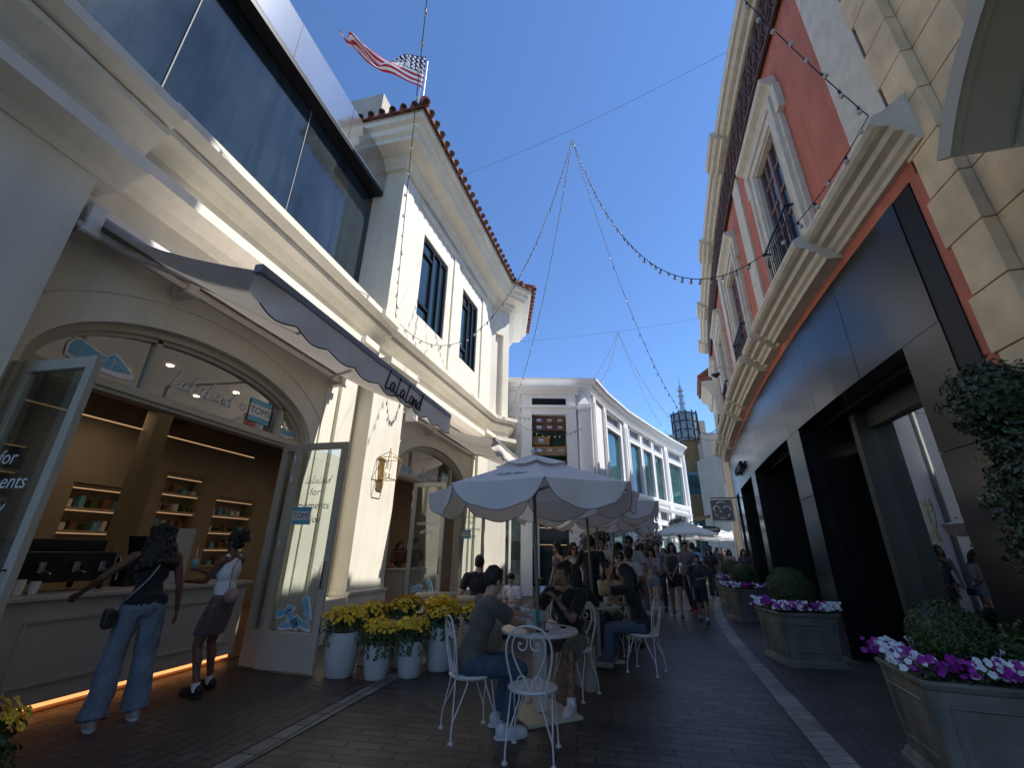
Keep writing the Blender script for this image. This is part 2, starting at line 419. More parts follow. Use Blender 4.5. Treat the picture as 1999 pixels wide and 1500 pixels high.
# ================================================================== facades
XA = -5.05
def FA(s, o, z): return (XA + o, s, z)
AB = radians(3.3); BO = Vector((-4.93, 7.65, 0)); BD = Vector((sin(AB), cos(AB), 0)); BN = Vector((cos(AB), -sin(AB), 0))
def FB(s, o, z): p = BO + BD * s + BN * o; return (p.x, p.y, z)
GN = [(-5, 3.2), (4.5, 3.2), (6.8, 3.23), (9.26, 3.38), (12.2, 3.66), (17.9, 4.42), (23, 5.3), (30, 6.8)]
def gD(y):
    for (a, b), (c, d) in zip(GN, GN[1:]):
        if y <= c: return b + (d - b) * (y - a) / (c - a)
    return GN[-1][1]
def gDs(y): return (gD(y - .8) + gD(y) + gD(y + .8)) / 3
def FD(s, o, z):
    k = (gDs(s + .3) - gDs(s - .3)) / .6; L = sqrt(1 + k * k)
    return (gDs(s) - o / L, s + o * k / L, z)
def seg(p0, p1):
    """facade along p0->p1, outward = right-hand side"""
    p0 = Vector((*p0, 0)); p1 = Vector((*p1, 0)); d = (p1 - p0).normalized(); n = Vector((d.y, -d.x, 0))
    def F(s, o, z): p = p0 + d * s + n * o; return (p.x, p.y, z)
    F.L = (p1 - p0).length; return F

# ------------------------------------------------------------------ ground
M_BR1 = brick('dark_paving_bricks', (0.042, 0.034, 0.026), (0.092, 0.074, 0.055), (0.014, 0.011, 0.009), 0.31, 0.125, rot=radians(-4), rough=0.42, mort=0.009)
M_BR2 = brick('brown_paving_bricks', (0.075, 0.048, 0.038), (0.10, 0.070, 0.056), (0.016, 0.013, 0.012), 0.24, 0.12, rot=radians(90), rough=0.45, mort=0.009)
M_BR3 = brick('dark_running_bricks', (0.044, 0.034, 0.028), (0.066, 0.050, 0.040), (0.10, 0.075, 0.055), 0.30, 0.09, rot=radians(100), rough=0.5, mort=0.004, bump=0.4)
M_BAND = brick('pale_band_pavers', (0.17, 0.15, 0.125), (0.26, 0.235, 0.20), (0.04, 0.035, 0.03), 0.30, 0.30, rot=radians(88), rough=0.5, mort=0.012, off=0.0)
M_BAND2 = brick('grey_band_pavers', (0.24, 0.205, 0.165), (0.34, 0.295, 0.24), (0.07, 0.06, 0.05), 0.13, 0.6, rot=radians(75), rough=0.5, mort=0.006, off=0.0)
mb = MB()
mb.poly([(-400, -60, 0), (400, -60, 0), (400, 900, 0), (-400, 900, 0)])
g = mb.build('ground', M_BR1); tag(g, kind='structure')
mb = MB(); mb.poly([(-9, -4, .004), (-3.02, -4, .004), (-2.98, 14.8, .004), (-9, 14.8, .004)])
tag(mb.build('pavement', M_BR2), kind='structure')
mb = MB(); mb.poly([(-3.02, -4, .008), (-2.84, -4, .008), (-2.76, 14.5, .008), (-2.94, 14.5, .008)])
tag(mb.build('pavement_band', M_BAND), kind='structure')
KB = [(-2, 1.10), (1, 1.20), (3.2, 1.32), (4.5, 1.41), (6.6, 1.56), (8.2, 1.66), (9.8, 1.79), (11.5, 1.97), (13.3, 2.19), (15.2, 2.50), (18, 3.05), (22, 3.95), (27, 5.3), (34, 7.6)]
def kb(y):
    for (a, b), (c, d) in zip(KB, KB[1:]):
        if y <= c: return b + (d - b) * (y - a) / (c - a)
mb = MB(); mp_ = MB(); N = 90
for i in range(N):
    y0 = -2 + 36 * i / N; y1 = -2 + 36 * (i + 1) / N; a, b = kb(y0), kb(y1)
    w = 0.22
    mb.poly([(a, y0, .008), (a + w, y0, .008), (b + w, y1, .008), (b, y1, .008)])
    mp_.poly([(a + .1, y0, .004), (gD(y0) + 4, y0, .004), (gD(y1) + 4, y1, .004), (b + .1, y1, .004)])
tag(mb.build('pavement_band', M_BAND2), kind='structure')
tag(mp_.build('pavement', M_BR3), kind='structure')
mb = MB(); mb.poly([(-2.9, 14.2, .012), (2.4, 14.2, .012), (2.5, 14.6, .012), (-2.9, 14.6, .012)])
tag(mb.build('pavement_band', M_BAND), kind='structure')

# ------------------------------------------------------------------ cafe building (cream)
cafe = thing('cafe_building', 'cream stucco two-storey café building with arched doorways and tiled roof', 'building', (-5.3, 8, 0))
def arch_z(s, sc, hw, zs, rise):
    t = (s - sc) / hw
    return zs + rise * sqrt(max(0, 1 - t * t)) if abs(t) < 1 else zs
def arch_unit(F, s0, s1, ztop, sc, hw, zs, rise, o, gl, zdoor, mulls, depth=0.22):
    """wall with an arched opening, painted frame, transom, glazed lunette"""
    w = MB()
    if sc - hw > s0: w.fbox(F, s0, sc - hw, o - .35, o, 0, ztop, 2)
    if s1 > sc + hw: w.fbox(F, sc + hw, s1, o - .35, o, 0, ztop, 2)
    n = 40
    for i in range(n):
        a = sc - hw * cos(pi * i / n); b = sc - hw * cos(pi * (i + 1) / n)
        za, zb = arch_z(a, sc, hw, zs, rise), arch_z(b, sc, hw, zs, rise)
        w.add([F(a, o, za), F(b, o, zb), F(b, o, ztop), F(a, o, ztop), F(a, o - .35, za), F(b, o - .35, zb)], [(0, 1, 2, 3), (0, 4, 5, 1)])
    w.build('wall', M_CREAM, cafe)
    # shallow recessed line round the arch
    r = MB(); pts = []
    for i in range(41):
        t = pi * i / 40; pts.append(F(sc - (hw + .42) * cos(t), o + .001, zs - .1 + (rise + .42) * sin(t)))
    r.tube(pts, .012, 5); r.build('arch_moulding', M_CREAMD, cafe)
    fr = MB()
    def ring(hi, ho, o0, o1):
        for i in range(n):
            t0, t1 = pi * i / n, pi * (i + 1) / n
            def P(t, h, oo): return F(sc - (hw - h) * cos(t), oo, zs + (rise - h) * sin(t))
            A = [P(t0, ho, o1), P(t1, ho, o1), P(t1, hi, o1), P(t0, hi, o1), P(t0, ho, o0), P(t1, ho, o0), P(t1, hi, o0), P(t0, hi, o0)]
            fr.add(A, [(0, 1, 2, 3), (4, 5, 6, 7), (0, 4, 5, 1), (3, 2, 6, 7)])
    ring(.09, .0, o - .3, o - .10); ring(.14, .09, o - .26, o - .15)
    fr.fbox(F, sc - hw + .0, sc - hw + .09, o - .3, o - .10, 0, zs, 1)
    fr.fbox(F, sc + hw - .09, sc + hw, o - .3, o - .10, 0, zs, 1)
    fr.fbox(F, sc - hw + .09, sc + hw - .09, o - .28, o - .12, zdoor, zdoor + .14, 1)
    fr.fbox(F, sc - hw + .09, sc + hw - .09, o - .26, o - .09, zdoor + .045, zdoor + .06, 1)
    for mu in mulls:
        fr.fbox(F, mu - .03, mu + .03, o - .26, o - .15, zdoor + .14, arch_z(mu, sc, hw, zs, rise) - .1, 1)
    f = fr.build('door_frame', M_JAMB, cafe)
    gm = MB(); P = []
    for i in range(31):
        t = pi * i / 30; P.append((sc - (hw - .12) * cos(t), zs + (rise - .12) * sin(t)))
    P = [(a, max(z, zdoor + .14)) for a, z in P]
    gm.poly([F(a, o - .2, z) for a, z in P])
    gm.build('glass', gl, f)
    return f

SA = dict(sc=4.23, hw=1.92, zs=3.08, rise=.88)
frameA = arch_unit(FA, 2.15, 6.62, 6.0, gl=M_DKGLASS, o=0.0, zdoor=3.0, mulls=(3.47, 5.57), **SA)
SB = dict(sc=3.45, hw=2.15, zs=3.12, rise=1.0)
frameB = arch_unit(FB, 1.22, 5.9, 5.2, gl=M_DKGLASS, o=-.12, zdoor=3.08, mulls=(2.35, 4.75), **SB)

w = MB()
w.fbox(FA, -4, 2.12, -.4, .30, 0, 5.2)              # big pier on the left
w.fbox(FA, 6.62, 7.08, -.35, .10, 0, 5.6)           # narrow pilaster
w.fbox(FA, 6.3, 6.62, -.3, .03, 0, 4.4)
w.fbox(FA, 7.08, 7.64, -.6, -.25, 0, 6.0)           # recess beside the corner pilaster
w.fbox(FB, 0, 1.22, -1.2, 0, .74, 6.0)              # corner pilaster
w.fbox(FB, -.01, 1.22, -1.2, .06, 0, .70); w.fbox(FB, -.02, 1.23, -1.2, .09, .70, .75)
w.fbox(FA, 6.6, 7.64, -.6, .12, 0, .66)
w.fbox(FB, 5.9, 6.15, -.5, -.06, 0, 5.2)
w.fbox(FB, 6.15, 7.1, -.6, 0.03, 0.7, 5.4); w.fbox(FB, 6.13, 7.12, -.6, .09, 0, .7)
w.fbox(FA, 2.12, 7.64, -.35, -.05, 4.9, 5.95)
w.fbox(FB, 1.22, 7.1, -.45, -.07, 5.0, 6.0, 1)
# upper wall of B with two windows
ZW0, ZW1 = 7.32, 9.95; WB = [(1.32, 2.92), (4.15, 5.55)]
xs = [0] + [a for p in WB for a in p] + [7.1]
for i in range(0, len(xs), 2): w.fbox(FB, xs[i], xs[i + 1], -.35, 0, 5.98, 11.3)
for a, b in WB:
    w.fbox(FB, a, b, -.35, 0, 5.98, ZW0); w.fbox(FB, a, b, -.35, 0, ZW1, 11.3)
# return wall facing the camera
R0 = (-6.6, 7.65)
FR = seg(R0, (-4.93, 7.65))
w.fbox(FR, 0, FR.L - .0, -.3, 0.002, 5.9, 11.3)
w.build('wall', M_CREAM, cafe)
# raised window bays and panels
pn = MB()
for (a, b) in [(1.0, 3.3), (3.95, 5.95)]:
    pn.fbox(FB, a - .05, b + .05, 0, .07, 10.62, 10.74)
    pn.fbox(FB, b, b + .34, .0, .05, 6.3, 10.62)
pn.fbox(FB, 0, .55, 0, .03, 6.3, 10.9)
split_build(pn, 'wall_moulding', M_CREAM, cafe)
# windows of B
for (a, b) in WB:
    fr = MB()
    for z0, z1 in ((ZW0, ZW0 + .10), (ZW1 - .12, ZW1)): fr.fbox(FB, a, b, -.16, -.06, z0, z1)
    for q in (a, a + (b - a) * .42, a + (b - a) * .70, b - .07): fr.fbox(FB, q, q + .07, -.16, -.04, ZW0 + .1, ZW1 - .12)
    fr.fbox(FB, a + .1, a + (b - a) * .42, -.14, -.05, ZW1 - .55, ZW1 - .47); fr.fbox(FB, a + .1, a + (b - a) * .42, -.14, -.05, ZW0 + .42, ZW0 + .5)
    f = fr.build('window', M_DKMETAL, cafe)
    gl = MB(); gl.fbox(FB, a + .02, b - .02, -.13, -.11, ZW0 + .02, ZW1 - .02); gl.build('glass', M_WINGLASS, f)
    cu = MB()
    for k in range(14):
        q = a + (b - a) * (.45 + .5 * k / 14); cu.fbox(FB, q, q + .03, -.30, -.26, ZW0, ZW1)
    split_build(cu, 'curtain', M_GREYT, f)
# ledges (string course) wrapping
LP = [(-.3, 5.95), (.36, 5.98), (.46, 6.06), (.46, 6.18), (-.3, 6.20)]
LP2 = [(-.3, 5.58), (.04, 5.58), (.08, 5.68), (.20, 5.80), (.31, 5.87), (.31, 5.951), (-.3, 5.951)]
LP3 = [(-.3, 5.10), (.05, 5.10), (.12, 5.18), (.36, 5.26), (.36, 5.40), (-.3, 5.43)]
ld = MB()
for P in (LP, LP2): ld.profile(FA, 2.35, 7.60, [(o + .08, z) for o, z in P])
ld.profile(FA, 2.35, 6.62, LP3)
PL = lambda P, do, dz: [(o + do, z + dz) for o, z in P]
ld.profile(FA, -4, 2.349, PL(LP, .30, -.25)); ld.profile(FA, -4, 2.349, PL(LP2, .30, -.25)); ld.profile(FA, -4, 2.30, PL(LP3, .28, -.25))
for P in (LP, LP2): ld.profile(FB, -.02, 7.1, [(o - .08, z + .0) for o, z in P], 1)
ld.fbox(FA, 6.9, 7.50, .50, .62, 6.03, 6.19)
ld.profile(FB, -.01, 1.25, PL(LP3, -.02, .02)); ld.profile(FB, 6.1, 7.12, PL(LP3, -.02, .02)); ld.profile(FA, 6.6, 7.1, PL(LP3, .1, .02))
ld.profile(FB, 1.25, 6.1, PL(LP3, -.09, -.1))
ld.build('ledge', M_CREAM, cafe)
# cornice of B with soffit, wrapped round the corner and the far chamfer
CP = [(-.3, 10.96), (.10, 10.98), (.12, 11.08), (.20, 11.14), (.24, 11.26), (.62, 11.30), (.64, 11.40), (.74, 11.46), (.78, 11.60), (.90, 11.64), (.92, 11.86), (-.3, 11.9)]
def wrap(mbld, pts, prof):
    """mitred moulding along a plan polyline, outward on the right-hand side"""
    P = [Vector((x, y, 0)) for x, y in pts]; k = len(prof); vs = []
    for i, p in enumerate(P):
        d0 = (p - P[i - 1]).normalized() if i else (P[1] - p).normalized()
        d1 = (P[i + 1] - p).normalized() if i < len(P) - 1 else d0
        n0 = Vector((d0.y, -d0.x, 0)); n1 = Vector((d1.y, -d1.x, 0)); m = (n0 + n1)
        m = m / max(m.dot(n0), .2)
        for o, z in prof: q = p + m * o; vs.append((q.x, q.y, z))
    fs = []
    for i in range(len(P) - 1):
        for j in range(k): a = i * k + j; b = i * k + (j + 1) % k; fs.append((a, b, b + k, a + k))
    mbld.add(vs, fs); mbld.add(vs[:k], [tuple(range(k))[::-1]]); mbld.add(vs[-k:], [tuple(range(k))])
pE = FB(7.1, 0, 0); cE = (pE[0] + .56, pE[1] + .72); cE2 = (cE[0] - .9, cE[1] + 3.2)
PLAN = [(-8.5, 7.65), (-4.93, 7.65), pE[:2], cE, cE2]
cb = MB(); wrap(cb, PLAN, CP); cb.build('cornice', M_CREAM, cafe)
FE = seg(pE[:2], cE); FE2 = seg(cE, cE2)
ew = MB()
ew.fbox(FE, -.02, .22, -.5, 0, 0, 11.0); ew.fbox(FE, .22, .62, -.5, 0, 0, 6.3); ew.fbox(FE, .22, .62, -.5, 0, 9.8, 11.0); ew.fbox(FE, .62, FE.L, -.5, 0, 0, 11.0)
ew.fbox(FE, .22, .62, -.5, -.15, 6.3, 9.8)
ew.fbox(FE2, 0, FE2.L, -.5, -.002, 0, 11.0)
ew.build('wall', M_CREAM, cafe)
e2 = MB()
for P in (LP, LP2): wrap(e2, [pE[:2], cE, cE2], PL(P, -.08, 0))
wrap(e2, [pE[:2], cE, cE2], PL(LP3, -.02, 0)); e2.build('ledge', M_CREAM, cafe)
# roof tiles: sheet + rows of barrel tiles along the eaves
rf = MB()
apex_off = 3.2
def inset(pts, d):
    P = [Vector((x, y, 0)) for x, y in pts]; out = []
    for i, p in enumerate(P):
        d0 = (p - P[i - 1]).normalized() if i else (P[1] - p).normalized(); d1 = (P[i + 1] - p).normalized() if i < len(P) - 1 else d0
        n0 = Vector((d0.y, -d0.x, 0)); n1 = Vector((d1.y, -d1.x, 0)); m = n0 + n1; m = m / max(m.dot(n0), .2)
        q = p + m * d; out.append((q.x, q.y))
    return out
o1 = inset(PLAN, 1.02); o2 = inset(PLAN, -1.6)
for i in range(len(PLAN) - 1):
    rf.add([(*o1[i], 11.86), (*o1[i + 1], 11.86), (*o2[i + 1], 12.9), (*o2[i], 12.9), (*o1[i], 11.80), (*o1[i + 1], 11.80)], [(0, 1, 2, 3), (0, 1, 5, 4)])
    a = Vector((*o1[i], 11.9)); b = Vector((*o1[i + 1], 11.9)); c = Vector((*o2[i], 12.94)); d = Vector((*o2[i + 1], 12.94))
    L = (b - a).length; n = max(2, int(L / .30))
    for k in range(n + 1):
        t = k / n; p = a.lerp(b, t); q = c.lerp(d, t)
        rf.cyl(p - (q - p).normalized() * .07, p.lerp(q, .55), .085, .075, 10, 0)
        rf.cyl(p - (q - p).normalized() * .075, p + (q - p).normalized() * .01, .062, .062, 10, 1)
rf.cyl((*o1[1], 11.98), (*o2[1], 13.0), .13, .12, 10)
rf.cyl((*o1[3], 11.98), (*o2[3], 13.0), .12, .1, 10)
rf.build('roof', [M_TILE, M_BLKREV], cafe)
# upper glazed band with metal fascia
XG = -5.75
gz_ = MB(); gz_.box(XG - .08, XG - .05, -4, 7.63, 6.1, 10.2); up = gz_.build('window', M_DKMETAL, cafe)
for k_, (a_, b_) in enumerate(((-4, .35), (.35, 2.75), (2.75, 5.15), (5.15, 7.63))):
    e_ = (.0, .006, -.008, .007)[k_]; gz_ = MB(); gz_.add([(XG - .012 + e_, a_, 6.1), (XG - .012 - e_, b_, 6.1), (XG - .012 - e_ * .4, b_, 10.2), (XG - .012 + e_ * 1.5, a_, 10.2)], [(0, 1, 2, 3)]); gz_.build('glass_pane', M_UPGLASS, up)
fr = MB()
for y in (.35, 2.75, 5.15): fr.box(XG - .01, XG + .006, y - .008, y + .008, 6.1, 10.2)
split_build(fr, 'mullion', mat('matt_mullion', (.25, .26, .26), .7), up)
fa = MB(); fa.box(-8, -5.46, -4, 7.62, 10.30, 11.32)
fa.build('metal_fascia', M_STEEL, cafe, bevel=.01)
fs_ = MB(); fs_.box(XG + .001, -5.47, -4, 7.615, 10.18, 10.299); fs_.build('fascia_soffit', M_DKMETAL, cafe)
sm = MB()
for y in (-1, 1.6, 4.2, 6.0): sm.box(-5.462, -5.456, y - .006, y + .006, 10.3, 11.32)
split_build(sm, 'panel_joint', M_DKMETAL, cafe)
bk = MB(); bk.box(-14, XG - .3, -4, 7.3, 5.9, 11.2); bk.box(-14, -6.2, 7.95, 14.6, 5.5, 11.2); bk.build('upper_storey_core', M_BLKREV, cafe)
# interior room
im = MB()
im.box(-11.2, -11.0, -4, 15, 0, 5.0); im.box(-11, -5.4, -4.2, -4, 0, 5.0); im.box(-11, -5.5, 14.9, 15, 0, 5)
im.box(-9.6, -9.1, 2.6, 2.9, 0, 4.4); im.box(-9.0, -8.7, 6.2, 6.5, 0, 4.4)
im.build('interior_wall', M_SHOPW, cafe)
ic = MB(); ic.box(-11, -5.42, -4, 15, 4.42, 4.55); ic.box(-11, -5.42, 3.3, 3.55, 4.15, 4.42); ic.box(-11, -5.42, 7.4, 7.7, 4.1, 4.42); ic.box(-9.0, -8.7, -4, 15, 4.0, 4.42)
ic.build('ceiling', M_SHOPC, cafe)
fl = MB(); fl.box(-11, -5.5, -4, 15, 0, .02); fl.build('floor', M_WOOD, cafe)
dl = MB()
for x in (-6.2, -7.4, -8.4):
    for y in (1.2, 2.6, 4.0, 5.2, 6.6, 9.0, 10.4, 11.8): dl.cyl((x, y, 4.40), (x, y, 4.418), .055, .055, 10)
split_build(dl, 'downlight', M_DOWN, cafe)
# wall niches with shelves on the back wall and side return
nb = MB(); ns = MB(); nl = MB(); ng = MB()
def niche(x, y0, y1, z0, z1, shelves):
    nb.box(x - .30, x - .02, y0, y1, z0 - .06, z0); nb.box(x - .30, x - .02, y0, y1, z1, z1 + .06)
    nb.box(x - .30, x + .02, y0 - .06, y0, z0 - .06, z1 + .06); nb.box(x - .30, x + .02, y1, y1 + .06, z0 - .06, z1 + .06)
    for k in range(shelves):
        z = z0 + (z1 - z0) * k / shelves
        ns.box(x - .30, x + .02, y0, y1, z - .02, z + .02)
        nl.box(x - .06, x - .03, y0 + .03, y1 - .03, z + (z1 - z0) / shelves - .05, z + (z1 - z0) / shelves - .03)
        random.seed(int(y0 * 10) + k)
        q = y0 + .08
        while q < y1 - .12:
            w_ = random.uniform(.06, .14); h = random.uniform(.10, .24) * min(1, (z1 - z0) / shelves / .35)
            ng.box(x - .25, x - .1, q, q + w_, z + .021, z + .02 + h, random.randint(0, 3)); q += w_ + random.uniform(.03, .16)
niche(-10.6, 3.0, 4.3, 1.2, 2.9, 4); niche(-10.6, 4.7, 5.5, 1.3, 3.2, 4); niche(-10.6, 6.4, 7.7, 1.3, 2.6, 3); niche(-10.6, 8.2, 9.2, 1.0, 3.1, 5); niche(-10.6, 9.7, 11.0, 1.0, 2.7, 4); niche(-10.6, 11.8, 13.0, 1.0, 2.7, 4)
NI = [(3.0, 4.3, 1.2, 2.9), (4.7, 5.5, 1.3, 3.2), (6.4, 7.7, 1.3, 2.6), (8.2, 9.2, 1.0, 3.1), (9.7, 11.0, 1.0, 2.7), (11.8, 13.0, 1.0, 2.7)]
iw = MB(); y_ = -4
for a_, b_, c_, d_ in NI:
    iw.box(-11, -10.57, y_, a_ - .06, 0, 4.42); iw.box(-11, -10.57, a_ - .06, b_ + .06, 0, c_ - .06); iw.box(-11, -10.57, a_ - .06, b_ + .06, d_ + .06, 4.42); y_ = b_ + .06
iw.box(-11, -10.57, y_, 15, 0, 4.42); iw.build('niche_wall', M_SHOPW, cafe)
nb.build('niche', M_SHOPW, cafe); split_build(ns, 'shelf', M_JAMB, cafe); split_build(nl, 'niche_light', M_LEDI, cafe)
split_build(ng, 'shelf_goods', [M_BLUE, M_WSTK, M_WOOD, M_LEAF3], cafe)
sl = MB(); sl.box(-9.0, -8.97, 4.2, 9, 3.6, 3.62); split_build(sl, 'ceiling_strip_light', M_LEDI, cafe)
for (x, y, e) in ((-8.6, 3.2, 3.5), (-9.4, 6.2, 4.5), (-7.4, 10.8, 9)):
    ld_ = bpy.data.lights.new('shop_downlight_lamp', 'AREA'); ld_.energy = e; ld_.size = .5; ld_.color = (1, .72, .46)
    lo = bpy.data.objects.new('shop_downlight_lamp', ld_); COL.objects.link(lo); lo.location = (x, y, 4.0)

# serving counter (panelled) with glow strip
ct = thing('serving_counter', 'white panelled serving counter with amber light strip along its foot', 'counter', (-5.7, 3.4, 0))
c = MB(); XC = -5.43
c.box(XC - .5, XC, -1, 5.85, .10, .98); c.build('counter_body', M_WOODW, ct)
c = MB(); c.box(XC - .55, XC + .05, -1, 5.90, .985, 1.03); c.build('counter_top', M_WOODW, ct, bevel=.008)
c = MB()
for y0, y1 in ((-.9, .3), (.5, 1.7), (1.9, 3.1), (3.3, 4.35), (4.5, 5.7)):
    for a in ((y0, y1, .80, .825), (y0, y1, .26, .285), (y0, y0 + .025, .285, .80), (y1 - .025, y1, .285, .80)): c.box(XC + .001, XC + .022, *a)
split_build(c, 'panel_moulding', M_WOODW, ct)
c = MB(); c.box(XC - .1, XC - .02, -1, 5.8, .06, .095); c.build('light_strip', M_LED, ct)
c = MB(); c.box(XC - .5, XC - .12, -1, 5.8, .01, .098); c.build('plinth', M_JAMB, ct)
ct2 = thing('serving_counter', 'panelled beige serving counter inside the second arched doorway', 'counter', (-5.1, 11, 0))
c = MB(); T = MB()
for F_, s0, s1 in ((FB, 2.55, 4.5),):
    c.fbox(F_, s0, s1, -.8, -.35, 0, 1.0); T.fbox(F_, s0 - .03, s1 + .03, -.85, -.3, 1.0, 1.04)
    c.fbox(F_, s0 + .1, s1 - .1, -.349, -.33, .82, .85); c.fbox(F_, s0 + .1, s1 - .1, -.349, -.33, .2, .23); c.fbox(F_, s0 + .1, s0 + .13, -.349, -.33, .23, .82); c.fbox(F_, s1 - .13, s1 - .1, -.349, -.33, .23, .82)
c.build('counter_body', M_WOODW, ct2); T.build('counter_top', M_WOODW, ct2)
es = thing('espresso_machine', 'black espresso machine with chrome taps on the counter', 'coffee machine', (-5.95, 3.7, 1.03))
e = MB(); e.box(-6.3, -5.75, 3.25, 4.15, 1.12, 1.42); e.box(-6.3, -5.95, 3.25, 4.15, 1.42, 1.55)
for y in (3.3, 4.1):
    for x in (-6.25, -5.8): e.cyl((x, y, 1.03), (x, y, 1.13), .03, .03, 8)
e.build('body', M_BLACK, es, bevel=.02)
e = MB()
for y in (3.45, 3.75, 4.0): e.cyl((-5.72, y, 1.32), (-5.72, y, 1.22), .035, .03, 10); e.tube([(-5.72, y, 1.24), (-5.62, y, 1.23), (-5.55, y, 1.21)], .012)
e.tube([(-5.74, 4.12, 1.38), (-5.66, 4.14, 1.36), (-5.64, 4.14, 1.12)], .008)
split_build(e, 'tap', M_STEEL, es)
e = thing('coffee_grinder', 'black coffee grinder standing beyond the espresso machine', 'grinder', (-5.9, 4.45, 1.03))
k = MB(); k.box(-6.0, -5.8, 4.35, 4.55, 1.035, 1.35); k.build('body', M_BLACK, e); k = MB(); k.cyl((-5.9, 4.45, 1.35), (-5.9, 4.45, 1.6), .05, .1, 12); k.build('hopper', M_BLKREV, e)
k = MB(); k.box(-5.86, -5.84, 4.62, 5.16, 1.035, 1.72); tag(k.build('counter_screen', M_WOODW), 'plain pale upright board on the counter behind the coffee machine', 'board')
k = MB()
for i in range(5): k.cyl((-5.6, 2.9 + i * .12, 1.035), (-5.6, 2.9 + i * .12, 1.15 + .02 * (i % 2)), .035, .042, 10)
tag(k.build('cup_row', M_WSTK), 'row of small cups and cones on the counter left of the women', 'cups')

# doors
def door_leaf(x0, x1, y, rz, label, z1=2.98, sticker=None, rev=False):
    """glazed door leaf standing open; local x along leaf"""
    L = abs(x1 - x0)
    d = bpy.data.objects.new('door', None); COL.objects.link(d); d.parent = cafe
    d.location = Vector((x0, y, 0)) - wloc(cafe); d.rotation_euler = (0, 0, rz)
    if label: d['label'] = label
    m = MB(); t = .028
    for a in ((0, .085, .03, z1), (L - .085, L, .03, z1)): m.box(a[0], a[1], -t, t, a[2], a[3])
    m.box(.085, L - .085, -t, t, z1 - .10, z1); m.box(.085, L - .085, -t, t, .03, .46)
    for a in ((.085, .10, .46, z1 - .1), (L - .10, L - .085, .46, z1 - .1)): m.box(a[0], a[1], -t * .6, t * .6, a[2], a[3])
    o = m.build('door_leaf', M_JAMB, d, world=False, bevel=.004)
    m = MB(); m.box(.10, L - .10, -.004, .004, .46, z1 - .1); g_ = m.build('glass', M_GLASS, o, world=False)
    m = MB(); m.tube([(L - .045, -.03, 1.0), (L - .045, -.075, 1.0), (L - .045, -.075, 1.32), (L - .045, -.03, 1.32)], .009, 6)
    m.build('handle', M_DKMETAL, o, world=False)
    m = MB()
    for z in (.5, 1.5, 2.4, 2.7): m.cyl((-.006, -.02, z), (-.006, -.02, z + .11), .016, .016, 8)
    split_build(m, 'hinge', M_STEEL, o, world=False)
    return d, o, L, z1
def shoe(mbs, cx, cz, size, ang, y, flip=1, thick=.003):
    """flat slip-on shoe cut-out sticker in the plane y=const; mats: 0 white, 1 blue"""
    P = [(-.5, -.16), (-.52, .02), (-.46, .15), (-.38, .18), (-.05, .06), (.02, .05), (.12, .15), (.2, .12), (.38, -.02), (.5, -.12), (.5, -.2), (.3, -.24), (-.3, -.22)]
    Q = [(-.47, -.12), (-.48, .01), (-.43, .12), (-.38, .145), (-.05, .03), (.02, .02), (.12, .115), (.18, .09), (.36, -.04), (.46, -.12), (.2, -.16), (-.3, -.15)]
    c_, s_ = cos(ang), sin(ang)
    f = lambda p, dy: (cx + size * (p[0] * flip * c_ - p[1] * s_), y - dy, cz + size * (p[0] * flip * s_ + p[1] * c_))
    mbs.slab([f(p, thick) for p in P], (0, thick * .5, 0), 0); mbs.slab([f(p, thick * 2) for p in Q], (0, thick * .5, 0), 1)
    for a, b in (((-.36, -.14), (-.33, .13)), ((-.05, -.15), (.05, .06)), ((.12, -.15), (.14, .1)), ((.14, -.02), (.34, -.1))):
        mbs.tube([f(a, thick * 3), f(((a[0] + b[0]) / 2 + .02, (a[1] + b[1]) / 2), thick * 3), f(b, thick * 3)], size * .008, 4, 0)
def door_graphics(o, L, logo=True, words=True, shoes=True, m2=False, near=False):
    s = MB()
    if shoes:
        for (x, z, a, fl) in ((.30, .72, .5, 1), (.45, .62, -.7, 1), (.62, .74, 1.9, -1), (.38, .56, .1, -1), (.6, .58, -.3, 1)):
            shoe(s, x * L / .87, z, .30, a, -.006, fl)
        s.build('shoe_sticker', [M_WSTK, M_BLUE], o, world=False)
    if logo:
        s = MB(); x0 = .13; s.box(x0, x0 + .30, -.012, -.008, 1.80, 1.86, 1); s.box(x0, x0 + .30, -.012, -.008, 1.86, 1.98, 0); s.box(x0, x0 + .30, -.012, -.008, 1.98, 2.04, 1)
        v, f = text_mesh('TOMS', .105, frame((x0 + .15, -.014, 1.918), (1, 0, 0), (0, 0, 1))); s.add(v, f, 2)
        s.build('logo_sticker', [M_WSTK, M_BLUE, M_BLKT], o, world=False)
    if words:
        s = MB()
        for t_, z, sz in (('for', 2.25, .16), ('moments', 2.06, .16), ('of joy', 1.87, .16)):
            w_ = MB(); v, f = text_mesh(t_, sz * (.9 if not near else 1), frame((L * (.34 if near else .5), -.007, z - (.12 if near else 0)), (1, 0, 0), (0, 0, 1)), shear=.12); w_.add(v, f, 0)
            w_.build('lettering', M_WSTK if m2 else M_GREYT, o, world=False)
        if not m2:
            script(s, 'La La Land', frame((L * .52, -.008, 2.42), (1, 0, 0), (0, 0, 1)), .11, .004); s.build('lettering', M_GREYT, o, world=False)
d, o, L, _ = door_leaf(-4.72, -3.86, 5.52, 0, 'open glazed café door with blue shoe stickers near its foot'); door_graphics(o, L)
d, o, L, _ = door_leaf(-4.72, -5.05, 5.56, radians(172), None, 2.98)
d, o, L, _ = door_leaf(-4.98, -4.16, 2.34, radians(2), 'open glazed café door leaf at the left jamb'); door_graphics(o, L, False, True, False, True, True)
d, o, L, _ = door_leaf(-4.98, -5.5, 2.30, radians(176), None)
